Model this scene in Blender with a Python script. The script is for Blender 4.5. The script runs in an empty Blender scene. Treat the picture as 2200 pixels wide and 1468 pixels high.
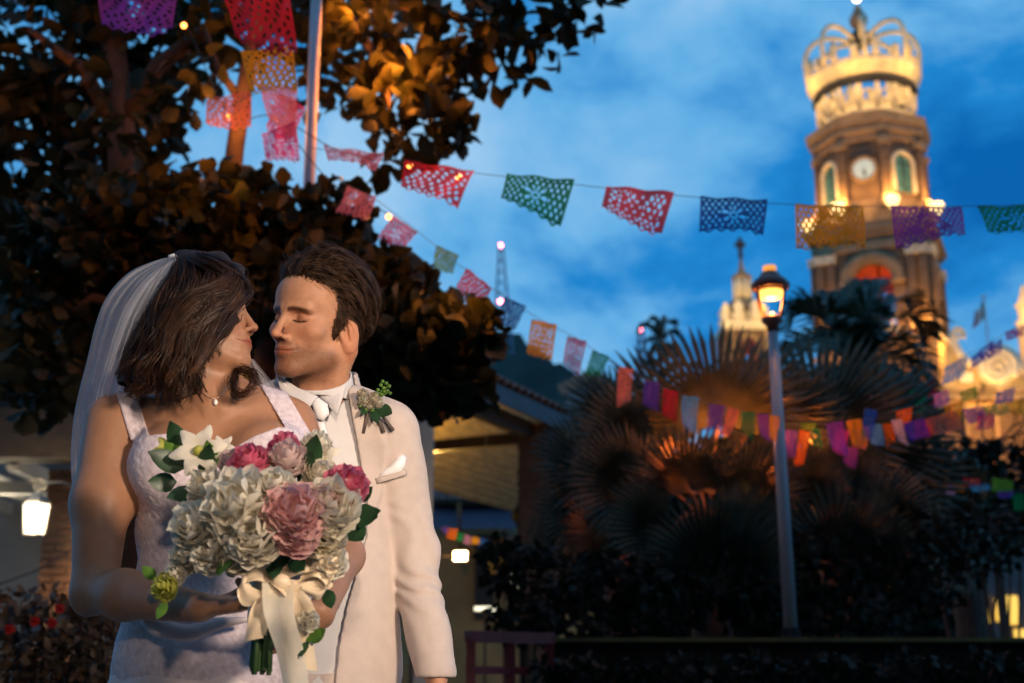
import bpy, bmesh, math, random
import numpy as np
from mathutils import Vector, Matrix

random.seed(7); RNG = np.random.default_rng(11)
SC = bpy.context.scene
COL = SC.collection
R = math.radians

# ------------------------------------------------------------------ camera
PITCH = R(15.4); FPX = 2750.0; CAMZ = 0.95
cam_d = bpy.data.cameras.new('camera'); cam = bpy.data.objects.new('camera', cam_d); COL.objects.link(cam)
cam.location = (0, 0, CAMZ); cam.rotation_euler = (math.pi/2 + PITCH, 0, 0)
cam_d.sensor_width = 36; cam_d.lens = 45; cam_d.clip_start = 0.05; cam_d.clip_end = 5000
cam_d.dof.use_dof = True; cam_d.dof.focus_distance = 2.60; cam_d.dof.aperture_fstop = 3.6
SC.camera = cam

def ray(px, py):
    a = (px-1100)/FPX; b = (734-py)/FPX
    return (a, math.cos(PITCH)-b*math.sin(PITCH), math.sin(PITCH)+b*math.cos(PITCH))
def P(px, py, Y):
    """point of the place seen in direction (px,py) at distance Y in front of the camera"""
    d = ray(px, py); t = Y/d[1]
    return np.array((d[0]*t, Y, CAMZ+d[2]*t))
def PXM(py, Y):
    return FPX/(Y/ray(1100, py)[1])          # pixels per metre there

# ------------------------------------------------------------------ dusk sky
W = bpy.data.worlds.new('World'); SC.world = W; W.use_nodes = True
nt = W.node_tree; nt.nodes.clear()
def wn(t, **k):
    n = nt.nodes.new(t)
    for a, b in k.items(): setattr(n, a, b)
    return n
wo = wn('ShaderNodeOutputWorld'); bg = wn('ShaderNodeBackground')
tc = wn('ShaderNodeTexCoord'); mp = wn('ShaderNodeMapping'); mp.inputs['Scale'].default_value = (1.0, 1.0, 1.35)
mp.inputs['Location'].default_value = (0.35, 0.1, 0.28)
mp.inputs['Rotation'].default_value = (0.0, R(-10), R(20))
n1 = wn('ShaderNodeTexNoise'); n1.inputs['Scale'].default_value = 3.4; n1.inputs['Detail'].default_value = 7; n1.inputs['Roughness'].default_value = 0.56; n1.inputs['Distortion'].default_value = 0.25
rp = wn('ShaderNodeValToRGB'); e = rp.color_ramp.elements
e[0].position = 0.35; e[0].color = (0.0, 0.12, 0.43, 1)
e[1].position = 0.64; e[1].color = (0.32, 0.58, 0.86, 1)
m1 = e.new(0.44); m1.color = (0.012, 0.235, 0.63, 1)
m2 = e.new(0.52); m2.color = (0.13, 0.43, 0.79, 1)
sky = wn('ShaderNodeTexSky', sky_type='NISHITA', sun_disc=False); sky.sun_elevation = R(1.0); sky.sun_rotation = R(200)
mx = wn('ShaderNodeMix', data_type='RGBA', blend_type='ADD'); mx.inputs[0].default_value = 0.004
nt.links.new(tc.outputs['Generated'], mp.inputs[0]); nt.links.new(mp.outputs[0], n1.inputs['Vector'])
nt.links.new(n1.outputs['Fac'], rp.inputs[0]); nt.links.new(rp.outputs[0], mx.inputs[6]); nt.links.new(sky.outputs[0], mx.inputs[7])
nt.links.new(mx.outputs[2], bg.inputs[0]); bg.inputs[1].default_value = 1.0; nt.links.new(bg.outputs[0], wo.inputs[0])

# ------------------------------------------------------------------ lamps
def lamp(name, kind, loc, energy, color, size=0.1, aim=None, spot=60, blend=0.5):
    d = bpy.data.lights.new(name, kind); d.energy = energy; d.color = color
    if kind == 'AREA': d.size = size
    else: d.shadow_soft_size = size
    if kind == 'SPOT': d.spot_size = R(spot); d.spot_blend = blend
    o = bpy.data.objects.new(name, d); COL.objects.link(o); o.location = loc
    if aim is not None:
        o.rotation_euler = (Vector(aim)-Vector(loc)).to_track_quat('-Z', 'Y').to_euler()
    return o
SODIUM = (1.0, 0.30, 0.045); WARM = (1.0, 0.79, 0.61); GOLD = (1.0, 0.56, 0.16)
# plaza lamp in front of the couple, to the right of the photographer
lamp('key_lamp', 'SPOT', (2.15, -0.55, 2.08), 720, WARM, 0.22, aim=(-0.24, 2.45, 1.52), spot=34, blend=1.0)

lamp('front_fill_spot', 'SPOT', (0.8, -4.5, 2.9), 1050, (1.0, 0.76, 0.58), 0.2, aim=(-0.20, 2.4, 1.40), spot=11, blend=1.0)  # added frontal fill on couple and bouquet, no real fixture there
SC.render.engine = 'CYCLES'; SC.cycles.use_denoising = True
SC.cycles.max_bounces = 6; SC.cycles.diffuse_bounces = 2; SC.cycles.glossy_bounces = 2
SC.cycles.transparent_max_bounces = 16; SC.cycles.transmission_bounces = 3
SC.cycles.sample_clamp_indirect = 4.0
vs = SC.view_settings; vs.view_transform = 'Standard'; vs.look = 'None'; vs.exposure = 0; vs.gamma = 1; vs.use_curve_mapping = False

# ------------------------------------------------------------------ materials
MATS = {}
def M(name, col=(0.5, 0.5, 0.5), rough=0.6, var=0.18, scale=12, bump=0.0, bscale=None, metal=0.0, spec=0.4,
      emit=None, estr=0.0, trans=0.0, alpha=1.0, attr=None, sss=0.0, sheen=0.0, col2=None, stretch=None, sssr=(1.0,0.35,0.2)):
    if name in MATS: return MATS[name]
    m = bpy.data.materials.new(name); m.use_nodes = True; t = m.node_tree; N = t.nodes; L = t.links
    b = N['Principled BSDF']; out = N['Material Output']
    c = N.new('ShaderNodeTexCoord'); nz = N.new('ShaderNodeTexNoise'); nz.inputs['Scale'].default_value = scale; nz.inputs['Detail'].default_value = 5
    vec = c.outputs['Object']
    if stretch:
        mpn = N.new('ShaderNodeMapping'); mpn.inputs['Scale'].default_value = stretch; L.new(vec, mpn.inputs[0]); vec = mpn.outputs[0]
    L.new(vec, nz.inputs['Vector'])
    r = N.new('ShaderNodeValToRGB'); el = r.color_ramp.elements
    c2 = col2 if col2 else tuple(min(1, x*(1+var)) for x in col); c1 = tuple(x*(1-var) for x in col)
    el[0].position = 0.32; el[0].color = (*c1, 1); el[1].position = 0.68; el[1].color = (*c2, 1)
    L.new(nz.outputs['Fac'], r.inputs[0]); colout = r.outputs[0]
    if attr:
        a = N.new('ShaderNodeAttribute'); a.attribute_name = attr
        mm = N.new('ShaderNodeMix'); mm.data_type = 'RGBA'; mm.blend_type = 'MULTIPLY'; mm.inputs[0].default_value = 1
        L.new(colout, mm.inputs[6]); L.new(a.outputs['Color'], mm.inputs[7]); colout = mm.outputs[2]
    L.new(colout, b.inputs['Base Color'])
    b.inputs['Roughness'].default_value = rough; b.inputs['Metallic'].default_value = metal; b.inputs['Specular IOR Level'].default_value = spec
    if sss:
        b.inputs['Subsurface Weight'].default_value = sss; b.inputs['Subsurface Radius'].default_value = sssr; b.inputs['Subsurface Scale'].default_value = 0.006
    if sheen: b.inputs['Sheen Weight'].default_value = sheen
    if bump:
        bp = N.new('ShaderNodeBump'); bp.inputs['Strength'].default_value = bump; bp.inputs['Distance'].default_value = 0.02
        nb = N.new('ShaderNodeTexNoise'); nb.inputs['Scale'].default_value = bscale or scale*4; nb.inputs['Detail'].default_value = 4
        L.new(vec, nb.inputs['Vector']); L.new(nb.outputs['Fac'], bp.inputs['Height']); L.new(bp.outputs[0], b.inputs['Normal'])
    if emit:
        b.inputs['Emission Color'].default_value = (*emit, 1); b.inputs['Emission Strength'].default_value = estr
    sh = b.outputs[0]
    if trans:
        tr = N.new('ShaderNodeBsdfTranslucent'); L.new(colout, tr.inputs[0]); ms = N.new('ShaderNodeMixShader'); ms.inputs[0].default_value = trans
        L.new(sh, ms.inputs[1]); L.new(tr.outputs[0], ms.inputs[2]); sh = ms.outputs[0]
    if alpha < 1:
        tp = N.new('ShaderNodeBsdfTransparent'); ms = N.new('ShaderNodeMixShader'); ms.inputs[0].default_value = alpha
        L.new(tp.outputs[0], ms.inputs[1]); L.new(sh, ms.inputs[2]); sh = ms.outputs[0]
    L.new(sh, out.inputs[0]); MATS[name] = m
    return m

# ------------------------------------------------------------------ mesh helpers
def link(name, me, mat=None, parent=None, smooth=False):
    o = bpy.data.objects.new(name, me); COL.objects.link(o)
    if mat is not None and not me.materials: me.materials.append(mat)
    if smooth: me.polygons.foreach_set('use_smooth', [True]*len(me.polygons))
    if parent is not None: o.parent = parent
    return o
def tag(o, label, cat, group=None, kind=None):
    if label: o['label'] = label
    if cat: o['category'] = cat
    if group: o['group'] = group
    if kind: o['kind'] = kind
    return o
def thing(name, label, cat, loc=(0, 0, 0), group=None, rotz=0.0):
    o = bpy.data.objects.new(name, None); COL.objects.link(o); o.location = loc; o.rotation_euler = (0, 0, rotz)
    o.empty_display_size = 0.1
    return tag(o, label, cat, group)
def mesh_np(name, V, F):
    me = bpy.data.meshes.new(name); V = np.asarray(V, np.float32); F = np.asarray(F, np.int32); k = F.shape[1]
    me.vertices.add(len(V)); me.vertices.foreach_set('co', V.ravel())
    me.loops.add(F.size); me.loops.foreach_set('vertex_index', F.ravel())
    me.polygons.add(len(F)); me.polygons.foreach_set('loop_start', np.arange(len(F), dtype=np.int32)*k)
    me.polygons.foreach_set('loop_total', np.full(len(F), k, np.int32))
    me.update(calc_edges=True); me.validate()
    return me
def unit(v):
    v = np.asarray(v, float); return v/(np.linalg.norm(v)+1e-12)

class MB:
    """collects geometry for ONE mesh"""
    def __init__(s): s.v = []; s.f = []
    def add(s, V, F):
        n = len(s.v); s.v.extend(tuple(map(float, p)) for p in V); s.f.extend(tuple(int(i)+n for i in f) for f in F); return s
    def box(s, c, d, rz=0.0, taper=0.0):
        x, y, z = (d[0]/2, d[1]/2, d[2]/2); V = []
        for sz in (-1, 1):
            k = 1-taper*(sz > 0)
            for sx, sy in ((-1, -1), (1, -1), (1, 1), (-1, 1)):
                a, b = sx*x*k, sy*y*k
                V.append((c[0]+a*math.cos(rz)-b*math.sin(rz), c[1]+a*math.sin(rz)+b*math.cos(rz), c[2]+sz*z))
        return s.add(V, [(3, 2, 1, 0), (4, 5, 6, 7), (0, 1, 5, 4), (1, 2, 6, 5), (2, 3, 7, 6), (3, 0, 4, 7)])
    def beam(s, a, b, w, h, up=(0, 0, 1)):
        a = np.array(a, float); b = np.array(b, float); t = unit(b-a); u = np.cross(t, up)
        u = unit(u) if np.linalg.norm(u) > 1e-6 else np.array((1., 0, 0)); n = np.cross(u, t)
        V = [p+u*w/2*i+n*h/2*j for p in (a, b) for i, j in ((-1, -1), (1, -1), (1, 1), (-1, 1))]
        return s.add(V, [(3, 2, 1, 0), (4, 5, 6, 7), (0, 1, 5, 4), (1, 2, 6, 5), (2, 3, 7, 6), (3, 0, 4, 7)])
    def tube(s, pts, r, n=8, cap=True):
        pts = [np.array(p, float) for p in pts]; m = len(pts); r = [r]*m if np.isscalar(r) else list(r)
        V = []; u = None
        for i in range(m):
            t = unit(pts[min(i+1, m-1)]-pts[max(i-1, 0)])
            if u is None:
                u = np.cross(t, (0, 0, 1)) if abs(t[2]) < 0.9 else np.cross(t, (1, 0, 0))
            u = unit(u-t*np.dot(u, t)); w = np.cross(t, u)
            for k in range(n):
                a = 2*math.pi*k/n; V.append(pts[i]+(u*math.cos(a)+w*math.sin(a))*r[i])
        F = [(i*n+k, i*n+(k+1) % n, (i+1)*n+(k+1) % n, (i+1)*n+k) for i in range(m-1) for k in range(n)]
        if cap: F += [tuple(range(n-1, -1, -1)), tuple((m-1)*n+k for k in range(n))]
        return s.add(V, F)
    def lathe(s, prof, n=16, c=(0, 0, 0), a0=0.0, sq=1.0):
        V = []; m = len(prof)
        for rr, z in prof:
            for k in range(n):
                a = a0+2*math.pi*k/n; V.append((c[0]+rr*math.cos(a), c[1]+sq*rr*math.sin(a), c[2]+z))
        F = [(i*n+k, i*n+(k+1) % n, (i+1)*n+(k+1) % n, (i+1)*n+k) for i in range(m-1) for k in range(n)]
        F += [tuple(range(n-1, -1, -1)), tuple((m-1)*n+k for k in range(n))]
        return s.add(V, F)
    def prism(s, poly, O, U, Wv, N, th):
        """polygon (u,w) in the plane O+u*U+w*Wv, thickness th along N"""
        O, U, Wv, N = (np.array(q, float) for q in (O, U, Wv, N)); k = len(poly)
        V = [O+U*a+Wv*b for a, b in poly]+[O+U*a+Wv*b+N*th for a, b in poly]
        F = [tuple(range(k)), tuple(range(2*k-1, k-1, -1))]+[((i+1) % k, i, k+i, k+(i+1) % k) for i in range(k)]
        return s.add(V, F)
    def ico(s, c, r, seg=8, ring=6):
        if np.isscalar(r): r = (r, r, r)
        prof = [(max(1e-4, math.sin(math.pi*i/ring)), -math.cos(math.pi*i/ring)) for i in range(ring+1)]
        V = [(c[0]+r[0]*q*math.cos(2*math.pi*k/seg), c[1]+r[1]*q*math.sin(2*math.pi*k/seg), c[2]+r[2]*z) for q, z in prof for k in range(seg)]
        F = [(i*seg+k, i*seg+(k+1) % seg, (i+1)*seg+(k+1) % seg, (i+1)*seg+k) for i in range(ring) for k in range(seg)]
        return s.add(V, F)
    def build(s, name, mat, parent=None, smooth=False):
        me = bpy.data.meshes.new(name); me.from_pydata(s.v, [], s.f); me.update()
        bm = bmesh.new(); bm.from_mesh(me); bmesh.ops.recalc_face_normals(bm, faces=bm.faces); bm.to_mesh(me); bm.free()
        return link(name, me, mat, parent, smooth)

def spline(pts, n):
    """Catmull-Rom through control points -> n samples"""
    p = np.asarray(pts, float); m = len(p)
    if m == 2: return p[0]+(p[1]-p[0])*np.linspace(0, 1, n)[:, None]
    q = np.vstack([2*p[0]-p[1], p, 2*p[-1]-p[-2]])
    t = np.linspace(0, m-1-1e-6, n); i = t.astype(int); f = (t-i)[:, None]
    a, b, c, d = q[i], q[i+1], q[i+2], q[i+3]
    return 0.5*((2*b)+(-a+c)*f+(2*a-5*b+4*c-d)*f**2+(-a+3*b-3*c+d)*f**3)

# ------------------------------------------------------------------ implicit surfaces for bodies and cloth
def smin(a, b, k):
    h = np.maximum(k-np.abs(a-b), 0)/k
    return np.minimum(a, b)-h*h*k*0.25
def smax(a, b, k): return -smin(-a, -b, k)
def cone(p, a, b, ra, rb):
    a = np.asarray(a, float); ba = np.asarray(b, float)-a
    t = np.clip(((p-a)@ba)/(ba@ba), 0, 1)
    return np.linalg.norm(p-a-t[:, None]*ba, axis=1)-(ra+(rb-ra)*t)
def ell(p, c, r, rot=None):
    q = p-np.asarray(c, float)
    if rot is not None: q = q@rot
    r = np.asarray(r, float); k0 = np.linalg.norm(q/r, axis=1); k1 = np.linalg.norm(q/(r*r), axis=1)
    return k0*(k0-1)/np.maximum(k1, 1e-6)
def sph(p, c, r): return np.linalg.norm(p-np.asarray(c, float), axis=1)-r
def rotm(ax, ay, az):
    return np.array(Matrix.Rotation(az, 3, 'Z') @ Matrix.Rotation(ay, 3, 'Y') @ Matrix.Rotation(ax, 3, 'X'))

def surface(fn, lo, hi, h, lip=1.6):
    """sparse surface nets of fn<0"""
    lo = np.asarray(lo, float); hi = np.asarray(hi, float); B = 8
    n = (np.ceil((hi-lo)/h/B).astype(int))*B; nb = n//B
    ci = np.stack(np.meshgrid(*[np.arange(k) for k in nb], indexing='ij'), -1).reshape(-1, 3)
    cd = fn(lo+(ci+0.5)*B*h)
    D = np.repeat(np.repeat(np.repeat(cd.reshape(nb), B, 0), B, 1), B, 2).astype(np.float32)
    D = np.pad(D, ((0, 1),)*3, mode='edge')
    keep = np.abs(cd) < B*h*0.87*lip+h
    mask = np.zeros(nb+2, bool); mask[1:-1, 1:-1, 1:-1] = keep.reshape(nb); mask = mask[1:-1, 1:-1, 1:-1]
    pm = np.repeat(np.repeat(np.repeat(mask, B, 0), B, 1), B, 2); pm = np.pad(pm, ((0, 1),)*3)
    q = pm.copy()
    for ax in range(3):
        sl = [slice(None)]*3; sr = [slice(None)]*3; sl[ax] = slice(1, None); sr[ax] = slice(0, -1)
        s2 = q.copy(); s2[tuple(sl)] |= q[tuple(sr)]; q = s2
    idx = np.argwhere(q); vals = np.empty(len(idx), np.float32)
    for i in range(0, len(idx), 300000):
        vals[i:i+300000] = fn(lo+idx[i:i+300000]*h)
    D[tuple(idx.T)] = vals
    S = D < 0
    c8 = [S[a:a+S.shape[0]-1, b:b+S.shape[1]-1, c:c+S.shape[2]-1] for a in (0, 1) for b in (0, 1) for c in (0, 1)]
    anyv = c8[0].copy(); allv = c8[0].copy()
    for c in c8[1:]: anyv |= c; allv &= c
    act = anyv & ~allv; cells = np.argwhere(act); ids = -np.ones(act.shape, np.int64); ids[tuple(cells.T)] = np.arange(len(cells))
    cor = np.array([(a, b, c) for a in (0, 1) for b in (0, 1) for c in (0, 1)])
    dv = np.stack([D[tuple((cells+o).T)] for o in cor], 1).astype(float)
    acc = np.zeros((len(cells), 3)); cnt = np.zeros(len(cells))
    for i in range(8):
        for j in range(i+1, 8):
            if np.abs(cor[i]-cor[j]).sum() != 1: continue
            a, b = dv[:, i], dv[:, j]; cr = (a < 0) != (b < 0); t = np.where(cr, a/np.where(cr, a-b, 1), 0)[:, None]
            acc += np.where(cr[:, None], cor[i]+t*(cor[j]-cor[i]), 0); cnt += cr
    V = lo+(cells+acc/cnt[:, None])*h
    F = []
    for ax in range(3):
        o1, o2 = [(1, 2), (2, 0), (0, 1)][ax]
        sl = [slice(None)]*3; sr = [slice(None)]*3; sl[ax] = slice(0, -1); sr[ax] = slice(1, None)
        a, b = S[tuple(sl)], S[tuple(sr)]; e = np.argwhere(a != b)
        ok = (e[:, o1] > 0) & (e[:, o2] > 0) & (e[:, o1] < act.shape[o1]) & (e[:, o2] < act.shape[o2]); e = e[ok]
        flip = ~a[tuple(e.T)]
        d1 = np.zeros(3, int); d1[o1] = 1; d2 = np.zeros(3, int); d2[o2] = 1
        q4 = np.stack([ids[tuple((e-d1-d2).T)], ids[tuple((e-d2).T)], ids[tuple(e.T)], ids[tuple((e-d1).T)]], 1)
        q4[flip] = q4[flip][:, ::-1]; F.append(q4[(q4 >= 0).all(1)])
    return V, np.concatenate(F)

def vnoise(p, seed=0):
    """smooth sum-of-sines noise, about -1..1"""
    r = np.random.default_rng(seed); s = np.zeros(len(p))
    for i in range(7):
        k = r.normal(size=3); k *= (0.6+0.9*r.random())/np.linalg.norm(k)
        s += np.sin(p@k*2*np.pi+r.random()*6.28)
    return s/3.0
def setcol(me, name, C):
    a = me.color_attributes.new(name, 'FLOAT_COLOR', 'POINT'); C4 = np.ones((len(C), 4), np.float32); C4[:, :3] = C
    a.data.foreach_set('color', C4.ravel())
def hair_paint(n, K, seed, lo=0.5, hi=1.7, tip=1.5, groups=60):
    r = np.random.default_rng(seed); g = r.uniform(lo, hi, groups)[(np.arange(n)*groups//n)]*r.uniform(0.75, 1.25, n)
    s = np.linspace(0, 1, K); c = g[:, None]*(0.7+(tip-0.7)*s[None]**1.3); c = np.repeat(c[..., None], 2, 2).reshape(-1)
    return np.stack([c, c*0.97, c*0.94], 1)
def strands(S, rad, centre, taper=0.15):
    """S: (n,K,3) polylines, rad: (n,) -> V,F of thin tapered bands lying on the hair"""
    n, K, _ = S.shape
    T = np.gradient(S, axis=1); T /= np.linalg.norm(T, axis=2, keepdims=True)+1e-9
    out = S-np.asarray(centre)+RNG.normal(size=(n, 1, 3))*0.05; u = np.cross(T, out); u /= np.linalg.norm(u, axis=2, keepdims=True)+1e-9
    s = np.linspace(0, 1, K); prof = np.clip(1.0-(1-taper)*np.clip((s-0.45)/0.55, 0, 1)**1.5, 0.02, 1)*np.clip(0.5+s*4, 0, 1)
    rr = rad[:, None]*prof[None]
    V = np.stack([S-rr[..., None]*u, S+rr[..., None]*u], 2)
    i = np.arange(n)[:, None]*K*2; j = np.arange(K-1)[None, :]*2; a = i+j
    F = np.stack([a, a+1, a+3, a+2], -1).reshape(-1, 4)
    return V.reshape(-1, 3), F
# ================================================================== PEOPLE
def head_sdf(p, g):
    """p in head-local cm (x to the side, y to the face, z up, origin between the ears at eye height)"""
    x, y, z = p[:, 0], p[:, 1], p[:, 2]
    q = np.stack([np.abs(x), y, z], 1); m = g['male']
    d = ell(p, (0, -0.8, 3.3), (7.5, 9.5, 8.0))
    d = smin(d, ell(p, (0, 3.0, -3.0), (5.6, 6.0, 7.5)), 3.0)
    d = smin(d, ell(p, (0, 5.2, 4.6), (5.6, 4.0, 4.2)), 2.5)                       # forehead
    jw = 4.95 if m else 4.6
    d = smin(d, cone(q, (jw, 0.3, -6.6), (1.4, 6.6, -10.0), 2.0 if m else 1.7, 1.7), 1.9)
    d = smin(d, ell(p, (0, 7.2, -10.1), (1.9, 1.7, 1.55) if m else (1.6, 1.6, 1.4)), 1.3)
    d = smin(d, ell(q, (4.5, 5.7, -2.6), (2.1, 2.0, 1.7)), 1.9)                    # cheek bones
    d = smin(d, cone(q, (0.7, 8.75, 1.25), (4.0, 7.4, 1.5), 0.9 if m else 0.5, 0.75), 1.2)   # brow
    d = smax(d, -ell(q, (3.1, 9.75, -0.25), (1.8, 2.1, 1.05)), 0.9)                # sockets
    d = smin(d, ell(q, (3.1, 6.85, -0.35), (1.55, 1.35, 1.2)), 0.3)                 # closed lids
    lid = cone(q, (1.75, 7.95, -0.85), (3.1, 8.2, -1.05), 0.10, 0.10); lid = np.minimum(lid, cone(q, (3.1, 8.2, -1.05), (4.5, 7.3, -0.7), 0.10, 0.10))
    d = smax(d, -lid, 0.22)
    crease = cone(q, (2.0, 8.2, 0.30), (3.1, 8.3, 0.45), 0.08, 0.08); crease = np.minimum(crease, cone(q, (3.1, 8.3, 0.45), (4.5, 7.3, 0.1), 0.08, 0.08))
    d = smax(d, -crease, 0.4)
    nl = g.get('nose', 1.0)
    d = smin(d, cone(p, (0, 8.7, 1.0), (0, 8.2+2.9*nl, -3.6), 0.68, 0.78), 0.9)     # nose
    d = smin(d, ell(p, (0, 8.35+2.9*nl, -4.05), (0.82, 0.88, 0.72)), 0.8)
    d = smin(d, ell(q, (1.1, 9.4+0.3*(nl-1), -4.35), (0.66, 1.0, 0.62)), 0.6)
    d = smax(d, -ell(q, (0.6, 10.0+0.5*(nl-1), -5.05), (0.32, 0.6, 0.34)), 0.3)
    d = smin(d, ell(p, (0, 6.9, -6.8), (2.9, 2.5, 2.3)), 1.6)                      # muzzle
    up = cone(q, (0, 9.2, -6.4), (1.2, 8.95, -6.5), 0.36, 0.34); up = np.minimum(up, cone(q, (1.2, 8.95, -6.5), (2.9, 7.6, -6.45), 0.34, 0.12))
    lo = cone(q, (0, 9.0, -7.4), (1.2, 8.75, -7.32), 0.48, 0.42); lo = np.minimum(lo, cone(q, (1.2, 8.75, -7.28), (2.8, 7.6, -6.6), 0.40, 0.12))
    d = smin(d, up, 0.6); d = smin(d, lo, 0.7)
    sl = cone(q, (0, 9.65, -6.88), (1.3, 9.3, -6.86), 0.10, 0.1); sl = np.minimum(sl, cone(q, (1.3, 9.3, -6.84), (3.2, 7.8, -6.3), 0.1, 0.14))
    d = smax(d, -sl, 0.28)
    d = smax(d, -cone(p, (0, 9.95, -8.45), (0, 9.9, -8.5), 0.45, 0.45), 0.8)        # under the lip
    if m:
        nf = cone(q, (2.35, 9.0, -4.6), (3.3, 8.1, -6.4), 0.12, 0.22); d = smax(d, -nf, 0.7)
    # ears
    er = rotm(R(-14), 0, R(30)); e = (q-np.array((7.25, -1.0, -2.0)))@er/1.08
    ear = ell(e, (0.35, -0.3, 0.1), (0.55, 1.75, 3.0)); ear = smin(ear, ell(e, (0.15, 0.35, -2.35), (0.5, 0.8, 0.9)), 0.5)
    ear = smax(ear, -ell(e, (0.95, 0.2, 0.3), (0.75, 1.15, 2.15)), 0.2)
    ear = smin(ear, ell(e, (0.45, -0.35, 0.1), (0.4, 0.35, 1.3)), 0.25)
    ear = smin(ear, ell(e, (0.25, 1.15, -0.4), (0.5, 0.45, 0.7)), 0.3)
    d = smin(d, ear, 0.55)
    return d

def face_paint(q, g):
    """colour multipliers in head-local cm"""
    x, y, z = np.abs(q[:, 0]), q[:, 1], q[:, 2]; n = len(q); C = np.ones((n, 3))
    def mix(mask, col):
        nonlocal C
        k = np.clip(mask, 0, 1)[:, None]; C = C*(1-k)+np.array(col)*k
    front = np.clip((y-4.5)/1.5, 0, 1)
    red = np.exp(-(((x-4.2)/2.2)**2+((z+3)/2.2)**2))*front*0.6+np.exp(-((x/1.3)**2+((z+3.8)/1.3)**2))*front*0.6
    mix(red, (1.0, 0.80, 0.74))
    ear = np.clip((x-7.0)/0.6, 0, 1)*np.exp(-((y+1.2)/2.6)**4); mix(ear*0.6, (1.0, 0.72, 0.62))
    if g['male']:
        st = np.clip((-4.9-z)/1.6, 0, 1)*np.clip((y+1.0-0.25*(z+9))/2.0, 0, 1)*np.clip((z+13.5)/2.0, 0, 1)
        st = np.maximum(st, np.exp(-((z+5.5)/0.7)**2)*np.clip((2.6-x)/0.8, 0, 1)*front)
        mix(st*0.85, (0.48, 0.41, 0.38))
    hz = 6.85 if g['male'] else 6.9
    lipm = np.clip((y-7.6)/0.5, 0, 1)*np.clip(1-(x/2.7)**4, 0, 1)*np.exp(-((z+hz+0.05)/(0.95*np.clip(1-(x/3.0)**2, 0.15, 1)))**4)
    mix(lipm*(0.7 if g['male'] else 0.9), (0.86, 0.50, 0.47) if g['male'] else (0.80, 0.38, 0.40))
    arch = 1.05+0.30*np.sin(np.clip((x-0.8)/3.8, 0, 1)*math.pi)-0.05*x
    bro = np.clip((y-5.2)/1.0, 0, 1)*np.exp(-((z-arch)/(0.52 if g['male'] else 0.32))**4)*np.clip((x-0.75)/0.4, 0, 1)*np.clip((5.3-x)/0.8, 0, 1)
    mix(bro*0.97, (0.10, 0.065, 0.05))
    line = -1.12+0.26*((x-3.05)/1.4)**2
    lash = np.clip((y-7.0)/0.6, 0, 1)*np.exp(-((z-line+0.02)/0.20)**2)*np.clip(1-((x-3.1)/1.65)**6, 0, 1)
    mix(np.clip(lash*1.4, 0, 1), (0.07, 0.04, 0.035))
    ml = np.clip((y-7.2)/0.4, 0, 1)*np.exp(-((z+6.88-0.05*x*x)/0.14)**2)*np.clip((3.2-x)/0.5, 0, 1); mix(ml*0.8, (0.28, 0.14, 0.13))  # dark of the gap between the lips, painted into the skin colour
    ns = np.clip((y-9)/0.5, 0, 1)*np.exp(-(((x-0.6)/0.4)**4+((z+4.8)/0.35)**4)); mix(ns*0.7, (0.25, 0.12, 0.1))  # nostril shade painted in
    sh = np.clip((y-6.8)/0.6, 0, 1)*np.exp(-(((x-3.1)/1.9)**4+((z-0.1)/0.8)**4)); mix(sh*0.6, (0.62, 0.46, 0.42))  # eye socket shade put into the colour
    sp = np.random.default_rng(3).normal(size=n); C *= (1+0.035*sp)[:, None]
    if g['male']: C *= (1-0.16*np.abs(np.random.default_rng(4).normal(size=n))*st)[:, None]
    return C

class Head:
    def __init__(s, centre, rot, scale, **g): s.c = np.asarray(centre, float); s.R = rot; s.s = scale; s.g = g
    def loc(s, p): return ((p-s.c)@s.R)*100/s.s
    def wor(s, q): return s.c+(np.asarray(q, float)*s.s/100)@s.R.T
    def sdf(s, p):
        far = np.linalg.norm(p-s.c, axis=1)-0.155; d = far.copy(); k = far < 0.03
        if k.any(): d[k] = head_sdf(s.loc(p[k]), s.g)*s.s/100
        return d
def frame(psi, roll, nod=0.0, right=False):
    sg = 1 if right else -1
    f = np.array((sg*math.sin(psi), -math.cos(psi), 0)); l = np.array((math.cos(psi), sg*math.sin(psi), 0)); u = np.array((0, 0, 1.))
    f, u = f*math.cos(nod)+u*math.sin(nod), u*math.cos(nod)-f*math.sin(nod)
    c, s = math.cos(roll), math.sin(roll); Q = np.array(((c, 0, s), (0, 1, 0), (-s, 0, c)))
    return np.stack([Q@l, Q@f, Q@u], 1)

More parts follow.
